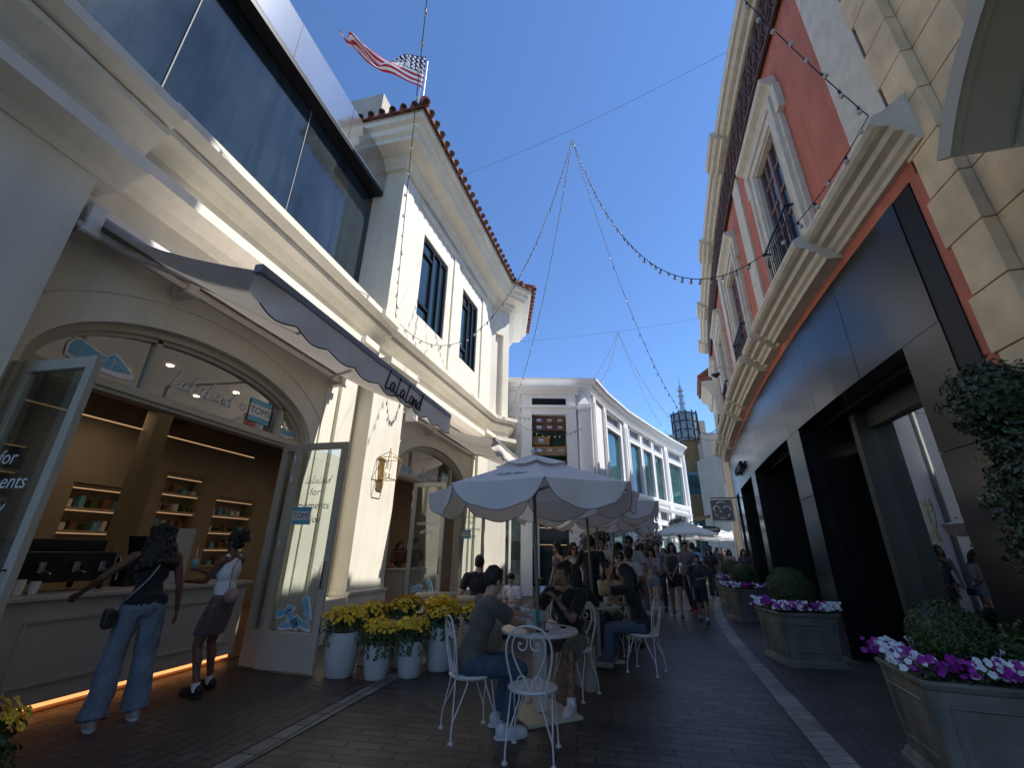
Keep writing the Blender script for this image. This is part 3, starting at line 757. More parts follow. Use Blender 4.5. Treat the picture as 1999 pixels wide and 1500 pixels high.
p = FB(1.9, 0, 0); d, o, L, _ = door_leaf(p[0] + .05, p[0] + .92, p[1] + .1, radians(-4), 'open glazed door with white lettering in the second archway'); door_graphics(o, L, False, True, True, True)
p = FB(4.95, 0, 0); d, o, L, _ = door_leaf(p[0] - .05, p[0] + .8, p[1], radians(-2), 'open glazed door on the far side of the second archway'); door_graphics(o, L)

# lunette graphics, A
def lunette(F, o, sc, k, f):
    s = MB(); S_ = [s]
    def PM(s0, z0): return frame(F(s0, o, z0), Vector(F(s0 + 1, 0, 0)) - Vector(F(s0, 0, 0)), (0, 0, 1))
    def shoeF(s0, z0, size, ang, fl):
        t = MB(); shoe(t, 0, 0, size, ang, 0, fl); s = S_[0]
        M = PM(s0, z0)
        R_ = Matrix(((1, 0, 0, 0), (0, 0, 1, 0), (0, -1, 0, 0), (0, 0, 0, 1)))
        vv = [M @ (R_ @ Vector(q)) for q in t.v]
        base = len(s.v); s.v += [q[:] for q in vv]; s.f += [[base + i for i in ff] for ff in t.f]; s.m += t.m; s.sm += t.sm
    shoeF(sc - 1.22 * k, 3.36 * 1, .66 * k, .0, 1); s.build('shoe_sticker', [M_WSTK, M_BLUE], f); s = MB(); S_[0] = s; shoeF(sc + 1.55 * k, 3.27, .40 * k, 0, -1); s.build('shoe_sticker', [M_WSTK, M_BLUE], f); s = MB(); S_[0] = s
    M = PM(sc + .93 * k, 3.42)
    for a in ((-.20, .20, -.17, -.09, 1), (-.20, .20, -.09, .09, 0), (-.20, .20, .09, .17, 1)):
        q = [M @ Vector((a[0] * k, a[2] * k, .004)), M @ Vector((a[1] * k, a[2] * k, .004)), M @ Vector((a[1] * k, a[3] * k, .004)), M @ Vector((a[0] * k, a[3] * k, .004))]
        s.slab(q, (M.to_3x3() @ Vector((0, 0, .004))), a[4])
    v, ff = text_mesh('TOMS', .145 * k, M @ Matrix.Translation((0, -.005, .010))); s.add(v, ff, 2)
    s.build('logo_sticker', [M_WSTK, M_BLUE, M_BLKT, M_WSTK], f); s = MB()
    script(s, 'La La Land', PM(sc - .02, 3.42), .235 * k, .009, 3); s.build('lettering', [M_WSTK, M_BLUE, M_BLKT, M_WSTK], f); s = MB()
    hp = [(0, -.05), (-.055, .0), (-.05, .04), (-.025, .05), (0, .025), (.025, .05), (.05, .04), (.055, 0), (0, -.05)]
    M2 = PM(sc + .63 * k, 3.40); s.tube([M2 @ Vector((a * k, b * k, .005)) for a, b in hp], .006, 4, 3)
    s.build('heart_sticker', [M_WSTK, M_BLUE, M_BLKT, M_WSTK], f)
lunette(FA, -.19, 4.23, 1.0, frameA); lunette(FB, -.31, 3.45, 1.0, frameB)

# roof-top block and flag
k = MB(); k.box(-9.0, -6.45, 8.2, 10.5, 12, 15.3); tag(k.build('rooftop_block', mat('pale_rendered_block', (.44, .39, .32), .85, var=.12, vscale=3, bump=.2)), 'plain pale plant-room block rising behind the tiled roof', 'rooftop block')
fp = thing('flagpole', 'thin white flagpole rising behind the tiled roof corner', 'flagpole', (-6.0, 9.8, 12.4))
k = MB(); k.cyl((0, 0, 0), (0, 0, 6.85), .045, .03, 10); k.build('pole', M_WHITEM, fp, world=False)
k = MB(); k.cyl((-.16, 0, .5), (-.16, 0, 6.6), .008, .008, 5); k.build('rope', M_WSTK, fp, world=False)
fl_ = thing('flag', 'striped national flag with starred blue corner streaming from the pole', 'flag', (-6.1, 9.8, 19.1))
def flag_mesh():
    nu, nv = 60, 26; vs = []; fs = []; mi = []
    for i in range(nu + 1):
        u = i / nu
        for j in range(nv + 1):
            v = j / nv
            w_ = 1 - .78 * min(1, u * 1.25) ** .8 + .10 * u
            x = -2.75 * u - .1 * sin(4 * u); z = 1.1 * u - .95 * sin(u * 2.2) * .6 + .1 * sin(9 * u) + (v - .5) * (1.85 * w_ * (1 - .25 * sin(pi * u))) - .25 - .18 * (1 - u)
            y = .22 * sin(11 * u + 3 * v) * (u + .2) + .3 * sin(v * 9 + u * 5) * u * .8 + .12 * sin(17 * u - 5 * v) * u
            vs.append((x, y - 1.2 * u, z))
    for i in range(nu):
        for j in range(nv):
            a = i * (nv + 1) + j; fs.append((a, a + 1, a + nv + 2, a + nv + 1))
            stripe = j // 2; m = 0 if stripe % 2 == 0 else 1
            if i < nu * .40 and j >= 12: m = 2
            mi.append(m)
    m = MB(); m.v = vs; m.f = [list(f) for f in fs]; m.m = mi; m.sm = [True] * len(fs)
    # stars
    for r in range(7):
        for c_ in range(8):
            i = 1.5 + c_ * 2.85 + (r % 2) * 1.3; j = 13 + r * 1.9
            a = int(i) * (nv + 1) + int(j)
            if a < len(vs):
                p = Vector(vs[a]); m.ell(p, (.045, .07, .045), nu=6, nv=4, mi=1)
    return m
flag_mesh().build('cloth', [mat('flag_red', (.55, .02, .04), .8), mat('flag_white', (.85, .85, .85), .8), mat('flag_blue', (.015, .03, .12), .8)], fl_, world=False, fix=False)
# ================================================================== red building (right side)
red = thing('red_building', 'terracotta red stucco building with cream mouldings above a black shopfront', 'building', (4, 12, 0))
YE = 21.0; WC = [7.0, 11.05, 15.1, 19.15]; ST_ = [9.05, 13.1, 17.15]
m = MB()
m.fbox(FD, 4.15, YE, -.4, 0, 5.15, 6.1, 24)
m.fbox(FD, 4.10, 4.5, -.4, 0.0, 0, 5.15)
cuts = [4.15] + [c + d for c in WC for d in (-.62, .62)] + [YE]
for i in range(0, len(cuts), 2): m.fbox(FD, cuts[i], cuts[i + 1], -.4, 0, 6.1, 11.3, 4)
for c in WC: m.fbox(FD, c - .62, c + .62, -.4, 0, 8.75, 11.3, 1)
m.build('wall', M_RED, red)
m = MB(); m.fbox(FD, 4.15, 4.84, -.35, .012, 5.9, 11.3)
for s in ST_ + [20.8]: m.fbox(FD, s - .26, s + .26, -.35, .05, 5.9, 10.98)
split_build(m, 'pilaster_strip', M_STONE, red)
# projecting string course with break-fronts
SCP = [(-.1, 5.33), (.06, 5.33), (.08, 5.38), (.13, 5.41), (.15, 5.47), (.24, 5.49), (.26, 5.56), (.33, 5.57), (.38, 5.60), (.41, 5.65), (.40, 5.71), (.35, 5.75), (.27, 5.77), (.02, 5.98), (-.1, 5.98)]
m = MB()
m.profile(FD, 3.86, YE, SCP, 40)
for c in WC: m.profile(FD, c - 1.32, c + 1.32, [(o + .14 if o > 0 else o, z - .05) for o, z in SCP], 6)
for c in ST_: m.profile(FD, c - .42, c + .42, [(o + .10 if o > 0 else o, z - .02) for o, z in SCP], 2)
m.build('string_course', M_STONE, red)
# frieze with scroll ornament and cornice
m = MB(); m.fbox(FD, 4.15, YE, -.05, .06, 10.02, 10.96, 24); frz = m.build('frieze', M_FRIEZE, red)
m = MB()
s = 4.6; k = 0
while s < 17:
    for sg in (1, -1):
        pts = []
        for i in range(15):
            a = 2 * pi * i / 14; pts.append(FD(s + .20 * cos(a) * (1 if sg > 0 else .55), .075, 10.49 + .33 * sin(a) * (1 if sg > 0 else .55)))
        m.tube(pts, .022, 4)
    pts = []
    for i in range(13):
        t = i / 12; pts.append(FD(s + .22 + .09 * sin(2 * pi * t), .075, 10.13 + .72 * t))
    m.tube(pts, .02, 4)
    s += .44
split_build(m, 'scroll_ornament', M_FRIEZE, frz)
m = MB(); m.fbox(FD, 4.15, YE, .06, .10, 9.96, 10.03, 24); m.build('frieze_border', M_FRIEZE, frz)
CPD = [(-.1, 10.965), (.10, 10.97), (.13, 11.02), (.22, 11.04), (.28, 11.10), (.33, 11.11), (.36, 11.22), (.36, 11.28), (-.1, 11.32)]
m = MB(); m.profile(FD, 4.0, YE, CPD, 40)
for c in [4.5] + ST_ + [20.8]: m.profile(FD, c - .55, c + .55, [(o + .12 if o > 0 else o, z - .03) for o, z in CPD], 2)
m.build('cornice', M_STONE, red)
m = MB()
for (a, b) in zip(GN[1:-1], GN[2:]): pass
ysr = [4.15 + (YE - 4.15) * i / 16 for i in range(17)]
for a, b in zip(ysr, ysr[1:]):
    m.poly([FD(a, 0, 11.3), FD(b, 0, 11.3), (gD(b) + 12, b, 11.3), (gD(a) + 12, a, 11.3)])
m.fbox(FD, YE, YE + .02, -9, .0, 0, 11.28)
m.build('roof', M_STONE, red)
# windows with stone surrounds, timber casements, balconette
for c in WC:
    z0, z1 = 6.1, 8.75
    m = MB()
    def surround(c):
        for (i, o_, d) in ((.62, .80, .10), (.80, .92, .14), (.92, 1.0, .08)):
            for sg in (-1, 1): m.fbox(FD, *sorted((c + sg * i, c + sg * o_)), -.3 if i < .7 else 0, d, 5.9, z1 + (o_ - .62))
            m.fbox(FD, c - i, c + i, -.3 if i < .7 else 0, d, z1 + (i - .62), z1 + (o_ - .62))
        for sg in (-1, 1): m.fbox(FD, *sorted((c + sg * .97, c + sg * 1.12)), 0, .11, z1 - .2, z1 + .38)
        m.profile(FD, c - 1.05, c + 1.05, [(0, z1 + .38), (.10, z1 + .38), (.14, z1 + .46), (.24, z1 + .52), (.26, z1 + .62), (0, z1 + .66)])
    surround(c)
    for sg in (-1, 1): m.fbox(FD, *sorted((c + sg * .62, c + sg * .575)), -.25, .06, z0, z1)
    m.fbox(FD, c - .575, c + .575, -.25, .06, z1 - .045, z1)
    w = m.build('window', M_STONE, red)
    m = MB()
    for a, b in ((c - .62, c - .55), (c - .04, c + .04), (c + .55, c + .62)): m.fbox(FD, a, b, -.10, -.02, z0, z1)
    for z in (z0, 7.1, 7.65, 8.2, z1 - .07): m.fbox(FD, c - .55, c + .55, -.092, -.035, z, z + (.07 if z in (z0, z1 - .07) else .035))
    for q in (c - .3, c + .3): m.fbox(FD, q - .015, q + .015, -.09, -.038, z0, z1)
    m.build('casement', M_PINKW, w)
    m = MB(); m.fbox(FD, c - .6, c + .6, -.08, -.065, z0, z1 - .02); m.build('glass', M_WINGLASS, w)
    m = MB(); a, b = c - .66, c + .66
    for z in (6.05, 6.17, 6.85): m.fbox(FD, a, b, .20, .225, z, z + .025)
    q = a
    while q <= b + .001:
        m.cyl(FD(q, .212, 6.05), FD(q, .212, 6.85), .008, .008, 5); q += .094
    for q in (a, b): m.fbox(FD, q - .012, q + .012, 0, .24, 6.83, 6.87)
    for k in range(6):
        q = a + .11 + k * .22; m.tube([FD(q + .05 * cos(2 * pi * i / 8), .212, 6.55 + .10 * sin(2 * pi * i / 8)) for i in range(9)], .006, 4)
    m.build('balcony_rail', M_DKMETAL, w)
# black shopfront
PIL = [(4.54, 5.15), (8.66, 9.45), (13.35, 14.12), (17.1, 17.95), (19.2, 19.5)]
m = MB(); ys = [4.54, 6.1, 7.66, 9.2, 10.7, 12.15, 13.5, 14.9, 16.4, 17.9, 19.5]
for i, (a, b) in enumerate(zip(ys, ys[1:])):
    m.fbox(FD, a + .006, b - .006, -.3, .025 + .0006 * (i % 2), 3.66, 5.145, 2)
for a, b in PIL:
    m.fbox(FD, a, b, -.3, .025, 2.475, 3.653); m.fbox(FD, a, b, -.3, .025, .02, 2.465)
split_build(m, 'metal_panel', M_PANEL, red)
m = MB()
m.fbox(FD, 4.26, 4.54, -.3, .015, 0, 5.145)
ops = [(5.15, 8.66), (9.45, 13.35), (14.12, 17.1), (17.95, 19.2)]
for a, b in ops:
    m.fbox(FD, a, b, -1.4, -.30, 3.66, 3.8, 2)
    m.fbox(FD, a - .02, a, -1.3, -.3, 0, 3.66); m.fbox(FD, b, b + .02, -1.3, -.3, 0, 3.66)
m.fbox(FD, 4.5, 19.5, -.32, -.302, 3.6, 5.1, 10)
for (a, b) in ops[1:]: m.fbox(FD, a, b, -1.42, -1.3, 0, 3.66)
m.build('granite_reveal', M_BLKREV, red)
m = MB()
m.fbox(FD, 7.62, 7.78, -.95, -.45, 0, 3.66); m.fbox(FD, 5.15, 7.62, -.95, -.62, 3.36, 3.655); m.fbox(FD, 5.15, 7.62, -.95, -.6, 0.02, .34)
m.fbox(FD, 11.6, 13.3, -1.19, -.9, 0, 3.6); m.fbox(FD, 15.9, 17.08, -1.19, -.9, 0, 3.6)
split_build(m, 'window_surround', mat('grey_taupe_metal', (.05, .05, .045), .4, var=.1), red)
m = MB(); m.fbox(FD, 5.15, 7.62, -.72, -.70, .34, 3.36); gw = m.build('glass', glassmat('display_window_glass', (.55, .57, .55), (1, 1, 1), .42), red)
m = MB()  # owl line drawing on the pane
def OW(x, z): return FD(6.98 - x * .40, -.69, 1.90 + z * .40)
for st in ([(-.08, .40), (-.16, .52), (-.17, .66), (-.13, .78), (-.06, .72), (0, .68), (.06, .72), (.13, .78), (.17, .66), (.16, .52), (.08, .42), (-.08, .40)],
           [(-.12, .60), (-.07, .64), (-.02, .60), (-.05, .54), (-.10, .54), (-.12, .60)], [(.12, .60), (.07, .64), (.02, .60), (.05, .54), (.10, .54), (.12, .60)],
           [(-.15, .48), (-.2, .25), (-.16, -.02), (-.08, -.2), (0, -.28)], [(.15, .5), (.12, .2), (.04, -.1), (-.12, -.32), (-.26, -.44), (-.30, -.40), (-.12, -.2)],
           [(-.10, .36), (-.08, .1), (0, -.12)], [(.02, -.26), (.0, -.48)], [(-.08, -.26), (-.1, -.48)], [(-.2, -.5), (.12, -.48)], [(-.2, -.55), (.12, -.53)]):
    m.tube([OW(*p) for p in st], .006, 5)
m.build('owl_outline', mat('gold_line', (.45, .42, .22), .4), gw)
m = MB(); m.fbox(FD, 5.1, 8.6, -2.7, -2.6, 0, 3.6); m.fbox(FD, 8.6, 8.64, -2.7, -.95, 0, 3.6); m.fbox(FD, 5.0, 5.1, -2.7, -.95, 0, 3.6); m.fbox(FD, 5.1, 8.6, -2.6, -.73, -.01, .02); m.fbox(FD, 5.1, 8.6, -2.6, -.96, 3.5, 3.6)
m.build('display_room', mat('shop_display_wall', (.16, .15, .12), .7, var=.1), red)
m = MB()
for s, o in ((6.0, -.5), (7.4, -.5), (10.2, -.7), (12.0, -.7), (15.2, -.7)): m.cyl(FD(s, o, 3.652), FD(s, o, 3.66), .05, .05, 10)
split_build(m, 'soffit_lamp_rim', M_STEEL, red)
for (a, b) in ((9.7, 10.9), (10.95, 12.1), (14.4, 15.3), (7.85, 8.6)):
    o_ = -1.0 if a > 8 else -.85
    m = MB()
    for q0, q1, z0, z1 in ((a, a + .07, 0, 3.2), (b - .07, b, 0, 3.2), (a + .07, b - .07, 3.1, 3.2), (a + .07, b - .07, .03, .22)): m.fbox(FD, q0, q1, o_ - .03, o_ + .03, z0, z1)
    dd_ = m.build('door', M_DKMETAL, red)
    m = MB(); m.fbox(FD, a + .07, b - .07, o_ - .01, o_, .22, 3.1); m.build('glass', M_WINGLASS, dd_)
    m = MB(); m.tube([FD(b - .12, o_ + .03, .9), FD(b - .12, o_ + .09, .9), FD(b - .12, o_ + .09, 1.5), FD(b - .12, o_ + .03, 1.5)], .014, 6); m.build('handle', M_WHITEM, dd_)
for s_ in (5.7, 6.5, 7.3):
    m = MB(); m.cyl(FD(s_, -1.2, 3.49), FD(s_, -1.2, 3.498), .06, .06, 10); m.build('added_display_glow', M_DOWN, red)  # glowing discs added to brighten the clothes display
la = bpy.data.lights.new('added_display_fill', 'AREA'); la.energy = 14; la.size = .6; la.color = (1, .88, .72); lo = bpy.data.objects.new('added_display_fill', la); COL.objects.link(lo); lo.location = FD(6.9, -1.5, 3.4)  # added fill light so the clothes behind the glass show
m = MB(); Mx = frame(FD(16.0, .10, 4.18), Vector(FD(15, 0, 0)) - Vector(FD(16, 0, 0)), (0, 0, 1))
v, f = text_mesh("OCTOBER'S", .34, Mx, depth=.05); m.add(v, f)
split_build(m, 'sign_letter', M_DKMETAL, red)
# clothes rail behind the glass
rk = thing('clothes_rail', 'rail of dark jackets and one ochre coat behind the shop glass', 'clothes rail', FD(6.3, -1.3, 0))
m = MB(); a, b = FD(6.4, -1.25, 1.6), FD(8.5, -1.25, 1.6); m.cyl(a, b, .012, .012, 8); m.cyl(a, (a[0], a[1], 0), .012, .012, 6); m.cyl(b, (b[0], b[1], 0), .012, .012, 6); m.build('rail', M_STEEL, rk)
m = MB(); random.seed(5)
for i, s in enumerate((6.72, 6.88, 7.12, 7.34, 7.58, 7.8, 8.04, 8.26)):
    mi = 1 if i == 1 else (2 if i == 0 else 0); L = random.uniform(.7, .9)
    P = [(-.24, -.12), (-.05, 0), (.05, 0), (.24, -.12), (.30, -.55), (.22, -.6), (.2, -.3), (.22, -L), (-.22, -L), (-.2, -.3), (-.22, -.6), (-.30, -.55)]
    q = [FD(s, -1.25 + x, 1.57 + z) for x, z in P]; m.slab(q, Vector(FD(s + .07, 0, 0)) - Vector(FD(s, 0, 0)), mi)
split_build(m, 'garment', [mat('navy_cloth', (.02, .025, .045), .9), mat('ochre_cloth', (.42, .26, .05), .9), mat('pale_cloth', (.35, .33, .30), .9)], rk)

# ------------------------------------------------------------------ sandstone building (near right) with curved hood
sand = thing('sandstone_building', 'sandstone block building with stepped pier and curved metal hood at right', 'building', (4.5, 2, 0))
m = MB(); CH = .545
zc = [.0 + CH * k + .38 for k in range(-1, 30)]
strips = [(3.70, 4.08, 3.17), (3.30, 3.695, 3.27), (-6, 3.295, 3.37)]
for k, (z0, z1) in enumerate(zip(zc, zc[1:])):
    for i, (y0, y1, x) in enumerate(strips):
        g_ = .006
        if i == 0:
            e = .06 if k % 2 == 0 else 0.0
            m.box(x, x + .5, y0, y1 + e, z0 + g_, z1 - g_)
        elif i == 1: m.box(x, x + .5, y0 - .1, y1 - .001, z0 + g_, z1 - g_)
        else:
            off = 0 if k % 2 else .5
            y = y1
            nx = y1 - .65 - off * .6
            while y > -5:
                m.box(x, x + .5, max(nx, -6) + .006, y - (.006 if y < y1 else .001), z0 + g_, z1 - g_); y = nx; nx -= 1.1
split_build(m, 'stone_block', M_SAND, sand, bevel=.006)
m = MB(); m.box(3.40, 12, -6, 4.10, 0, 16.5); m.box(3.19, 3.5, 3.72, 4.07, 0, 16.5); m.box(3.29, 3.5, 3.3, 3.8, 0, 16.5); m.build('mortar_core', M_JOINT, sand)
m = MB(); m.box(3.0, 12, -6, 4.75, 14.6, 15.2); m.box(2.9, 12, -6, 4.85, 15.2, 15.5); m.box(3.1, 12, -6, 4.65, 15.5, 17.6); m.build('added_shade_parapet', M_SAND, sand)  # unseen overhanging top, added to extend the shadow along the café ledge
m = MB(); Yc, Zc = 1.0, 2.84
def hood(r, t, x): return (x, Yc + r * sin(t), Zc + r * cos(t))
n = 28
def arcbox(r0, r1, x0, x1, mi=0):
    vs = []; fs = []
    for i in range(n + 1):
        t = radians(55 - 110 * i / n)
        vs += [hood(r0, t, x0), hood(r0, t, x1), hood(r1, t, x1), hood(r1, t, x0)]
    for i in range(n):
        for j in range(4): a = i * 4 + j; b = i * 4 + (j + 1) % 4; fs.append((a, b, b + 4, a + 4))
    m.add(vs, fs, mi); m.add(vs[:4], [(0, 1, 2, 3)], mi); m.add(vs[-4:], [(0, 1, 2, 3)], mi)
arcbox(2.40, 2.46, 2.58, 3.38); arcbox(2.38, 2.52, 2.52, 2.58); arcbox(2.36, 2.50, 2.505, 2.512); arcbox(2.36, 2.395, 2.90, 2.94)
m.build('curved_hood', M_OLIVEMET, sand, bevel=.008)

# ------------------------------------------------------------------ white storefront building at the bend
wb = thing('white_building', 'white two-storey building with tall bay windows curving away at the bend', 'building', (-2, 18, 0))
PW = [(-5.4, 16.5), (-.85, 17.55), (-.45, 19.2), (.55, 22.3), (3.05, 28.3), (4.6, 31.6)]
FW = [seg(a, b) for a, b in zip(PW, PW[1:])]
m = MB()
WT = 8.1
m.fbox(FW[0], 0, FW[0].L, -.4, 0, 3.7, WT); m.fbox(FW[0], 0, .9, -.4, 0, 0, 3.7); m.fbox(FW[0], FW[0].L - .9, FW[0].L, -.4, 0, 0, 3.7)
wins = {1: [(.55, 1.55)], 2: [(.25, 1.0)], 3: [(.55, 1.75), (1.95, 3.15), (3.35, 4.55)], 4: [(.6, 2.1), (2.7, 4.2)]}
wins = {1: [], 2: [(.45, 2.6)], 3: [(.6, 2.25), (2.5, 4.1), (4.35, 5.95)], 4: [(.45, 3.1)]}
for i, F in enumerate(FW[1:], 1):
    cur = 0
    for a, b in wins[i] + [(F.L, F.L)]:
        if a > cur: m.fbox(F, cur, a, -.4, 0, 0, WT)
        if b > a: m.fbox(F, a, b, -.4, 0, 7.75, WT); m.fbox(F, a, b, -.4, 0, 6.98, 7.12); m.fbox(F, a, b, -.4, 0, 3.75, 4.3); m.fbox(F, a, b, -.4, 0, 3.0, 3.15); m.fbox(F, a, b, -.4, 0, 0, .5)
        cur = b
m.build('wall', M_WHITE, wb)
CW = [(-.3, 7.95), (.04, 7.95), (.06, 8.02), (.12, 8.08), (.15, 8.16), (.30, 8.24), (.32, 8.3), (.36, 8.32), (.36, 8.42), (-.3, 8.45)]
m = MB(); wrap(m, PW, CW); wrap(m, PW[1:], [(-.2, 7.74), (.10, 7.74), (.14, 7.84), (-.2, 7.9)]); wrap(m, PW[1:], [(-.2, 4.1), (.08, 4.1), (.12, 4.25), (.1, 4.31), (-.2, 4.31)]); wrap(m, PW[1:], [(-.2, 3.72), (.12, 3.74), (.18, 3.86), (-.2, 3.88)])
m.build('cornice', M_WHITE, wb)
m = MB(); m.poly([(x, y, 8.42) for x, y in PW] + [(-9, 31.6, 8.42), (-9, 16.5, 8.42)]); m.build('roof', M_WHITE, wb)
m = MB()
for i, F in enumerate(FW[1:], 1):
    for q in (0.0, F.L - .3) if i > 1 else (0.12,):
        m.fbox(F, q + .001, q + .3, 0, .10, 0, 7.76); m.fbox(F, q + .06, q + .24, .10, .13, 4.5, 7.5)
split_build(m, 'pilaster', M_WHITE, wb)
for i, F in enumerate(FW[1:], 1):
    for a, b in wins[i]:
        m = MB()
        for z0, z1 in ((7.12, 7.75), (4.3, 6.98), (3.15, 3.75), (.5, 3.0)):
            m.fbox(F, a, a + .07, -.2, .02, z0, z1); m.fbox(F, b - .07, b, -.2, .02, z0, z1)
            m.fbox(F, a + .07, b - .07, -.2, .02, z0, z0 + .06); m.fbox(F, a + .07, b - .07, -.2, .02, z1 - .06, z1)
        w = m.build('window', M_WHITE, wb)
        m = MB(); m.fbox(F, a + .02, b - .02, -.16, -.14, 4.3, 6.98); m.fbox(F, a + .02, b - .02, -.16, -.14, .5, 3.0); split_build(m, 'glass', M_TEALGLASS, w)
        m = MB(); m.fbox(F, a + .02, b - .02, -.16, -.13, 7.12, 7.75); split_build(m, 'transom_panel', mat('grey_transom', (.18, .18, .21), .4, var=.15, vscale=8), w)
        m = MB(); m.fbox(F, a + .02, b - .02, -.16, -.13, 3.15, 3.75); split_build(m, 'transom_panel', mat('dark_transom', (.06, .06, .07), .4, var=.2, vscale=8), w)
# front bay
F = FW[0]; B0, B1 = 1.72, 3.95
m = MB()
m.fbox(F, B0, B0 + .42, 0, .55, 0, 7.42); m.fbox(F, B1 - .40, B1, 0, .55, 0, 7.42)
m.fbox(F, B0 + .42, B1 - .4, 0, .55, 3.35, 3.9); m.fbox(F, B0 + .42, B1 - .4, 0, .53, 6.72, 7.0)
m.fbox(F, B0 - .06, B1 + .06, 0, .62, 6.98, 7.1)
m.fbox(F, B0, B0 + .5, 0, .54, 7.1, 7.5); m.fbox(F, B1 - .5, B1, 0, .54, 7.1, 7.5); m.fbox(F, B0, B1, 0, .50, 7.42, 7.6)
m.profile(F, B0 - .1, B1 + .1, [(0, 7.6), (.56, 7.6), (.60, 7.68), (.68, 7.74), (.74, 7.86), (.74, 7.92), (0, 7.95)])
m.fbox(F, B1 + .12, B1 + .62, 0, .34, 0, 7.25); m.add([F(B1 + .12, .34, 7.25), F(B1 + .62, .34, 7.25), F(B1 + .62, 0, 7.25), F(B1 + .12, 0, 7.25), F(B1 + .37, .17, 7.75)], [(0, 1, 4), (1, 2, 4), (2, 3, 4), (3, 0, 4)])
m.fbox(F, B1 + .08, B1 + .66, 0, .38, 6.98, 7.12)
m.build('bay', M_WHITE, wb)
m = MB(); m.fbox(F, B0 + .34, B1 - .34, .40, .548, 7.12, 7.40); m.build('louvre', M_BLKREV, wb)
m = MB(); m.fbox(F, B0 + .42, B1 - .4, 0, .06, 3.9, 6.72); dr = m.build('display_cabinet', mat('dark_green_shelf', (.012, .03, .022), .6), wb)
m = MB(); a0, a1 = B0 + .46, B1 - .44; wd = (a1 - a0)
BRN = [mat('drawer_brown', (.13, .055, .03), .6, var=.25, vscale=5), mat('drawer_tan', (.30, .17, .07), .6, var=.2, vscale=5), M_STEEL, mat('leather_red', (.25, .06, .04), .5)]
for (s0, s1, z0, z1, mi) in ((0, 1, 6.38, 6.66, 0), (0, 1, 6.08, 6.36, 0), (0, .52, 5.5, 5.85, 1), (0, 1, 5.08, 5.44, 1), (.58, 1, 4.2, 4.85, 0), (0, .5, 4.0, 4.22, 3)):
    m.fbox(F, a0 + wd * s0 + .01, a0 + wd * s1 - .01, .06, .30, z0, z1, 1, mi)
    for q in (.2, .52, .84) if s1 - s0 > .9 else ((s0 + s1) / 2,):
        m.fbox(F, a0 + wd * q - .1, a0 + wd * q + .1, .30, .32, (z0 + z1) / 2 - .05, (z0 + z1) / 2 + .07, 1, 2)
m.build('drawer', BRN, dr)
m = MB()
for z in (5.95, 5.0, 3.95): m.fbox(F, a0, a1, .06, .42, z, z + .05)
split_build(m, 'shelf', MATS['dark_green_shelf'], dr)
m = MB(); m.fbox(F, .95, B0 - .02, -.2, -.12, .3, 3.4); m.fbox(F, B0 + .42, B1 - .4, .1, .14, .3, 3.35); m.build('shop_glass', M_WINGLASS, wb)
m = MB(); m.fbox(F, B0 + .5, B1 - .5, .144, .16, 2.30, 2.33); m.fbox(F, B0 + .5, B1 - .5, .144, .16, 1.7, 1.72); split_build(m, 'glowing_shelf_edge', M_LEDI, wb)
# shop window left of bay with clothes poster
m = MB(); 
FL = seg(cE2, (-5.4, 16.5))
# ------------------------------------------------------------------ fashion shop between the two
fs2 = thing('fashion_shopfront', 'pale shopfront with clothes display between café and white building', 'shopfront', (-3.6, 16, 0))
FS = seg((-4.5, 15.75), (-2.95, 16.75))
m = MB(); m.fbox(FS, 0, FS.L, -.5, -.3, 0, 3.3); m.fbox(FS, -.1, FS.L, -.5, 0, 3.3, 4.0)
for q in (0, .62, 1.2, FS.L - .1): m.fbox(FS, q, q + .07, -.3, 0, 0, 3.3)
m.build('frame', M_WHITE, fs2)
m = MB(); m.fbox(FS, 0, FS.L, -.06, -.05, 0, 3.3); m.build('glass', M_GLASS, fs2)
m = MB()
def tee(s, o, z, k, mi):
    P = [(-.10, .30), (.10, .30), (.30, .18), (.26, .0), (.19, .05), (.19, -.42), (-.19, -.42), (-.19, .05), (-.26, .0), (-.30, .18)]
    m.slab([FS(s + x * k, o, z + y * k) for x, y in P], BN * .0 + Vector((.02, -.05, 0)), mi)
tee(.35, -.2, 1.75, .9, 0); tee(.95, -.2, 1.55, .9, 1)
split_build(m, 'hanging_garment', [mat('rust_cloth', (.42, .17, .10), .9), mat('grey_cloth', (.30, .31, .30), .9)], fs2)

# ------------------------------------------------------------------ art-deco tower and background buildings
tw = thing('deco_tower', 'far art-deco tower with glass drum, stone fins and slim spire', 'tower', (7, 45, 0))
M_FIN = mat('pinkish_stone', (.50, .41, .31), .8, var=.12, vscale=1, bump=.2); M_FIN2 = mat('gold_rib', (.34, .22, .09), .6, var=.1, vscale=2)
m = MB(); m.box(6.6, 9.4, 44.6, 50, 0, 11.9); m.box(9.4, 12.5, 45.2, 50, 0, 10.6); m.box(8.4, 8.95, 44.5, 46, 11.9, 13.9); m.box(9.3, 10.2, 44.5, 46, 10.6, 12.6); m.build('wall', M_FIN, tw)
m = MB(); m.box(8.2, 9.1, 43.4, 44.6, 0, 12.3); m.box(7.95, 9.35, 43.75, 44.6, 0, 11.4); m.box(5.5, 6.3, 44.9, 46, 9, 12.7); split_build(m, 'fin', M_FIN, tw)
m = MB()
for k in range(11): m.box(6.7 + k * .12, 6.76 + k * .12, 44.4, 44.6, 8.9, 11.8)
for k in range(9): m.box(6.7 + k * .14, 6.77 + k * .14, 44.4, 44.6, 4.6, 6.6)
split_build(m, 'rib', M_FIN2, tw)
m = MB(); m.box(6.7, 7.9, 44.45, 44.6, 6.7, 8.8); m.box(6.7, 7.9, 44.45, 44.6, 1.0, 4.4); split_build(m, 'glass', M_TEALGLASS, tw)
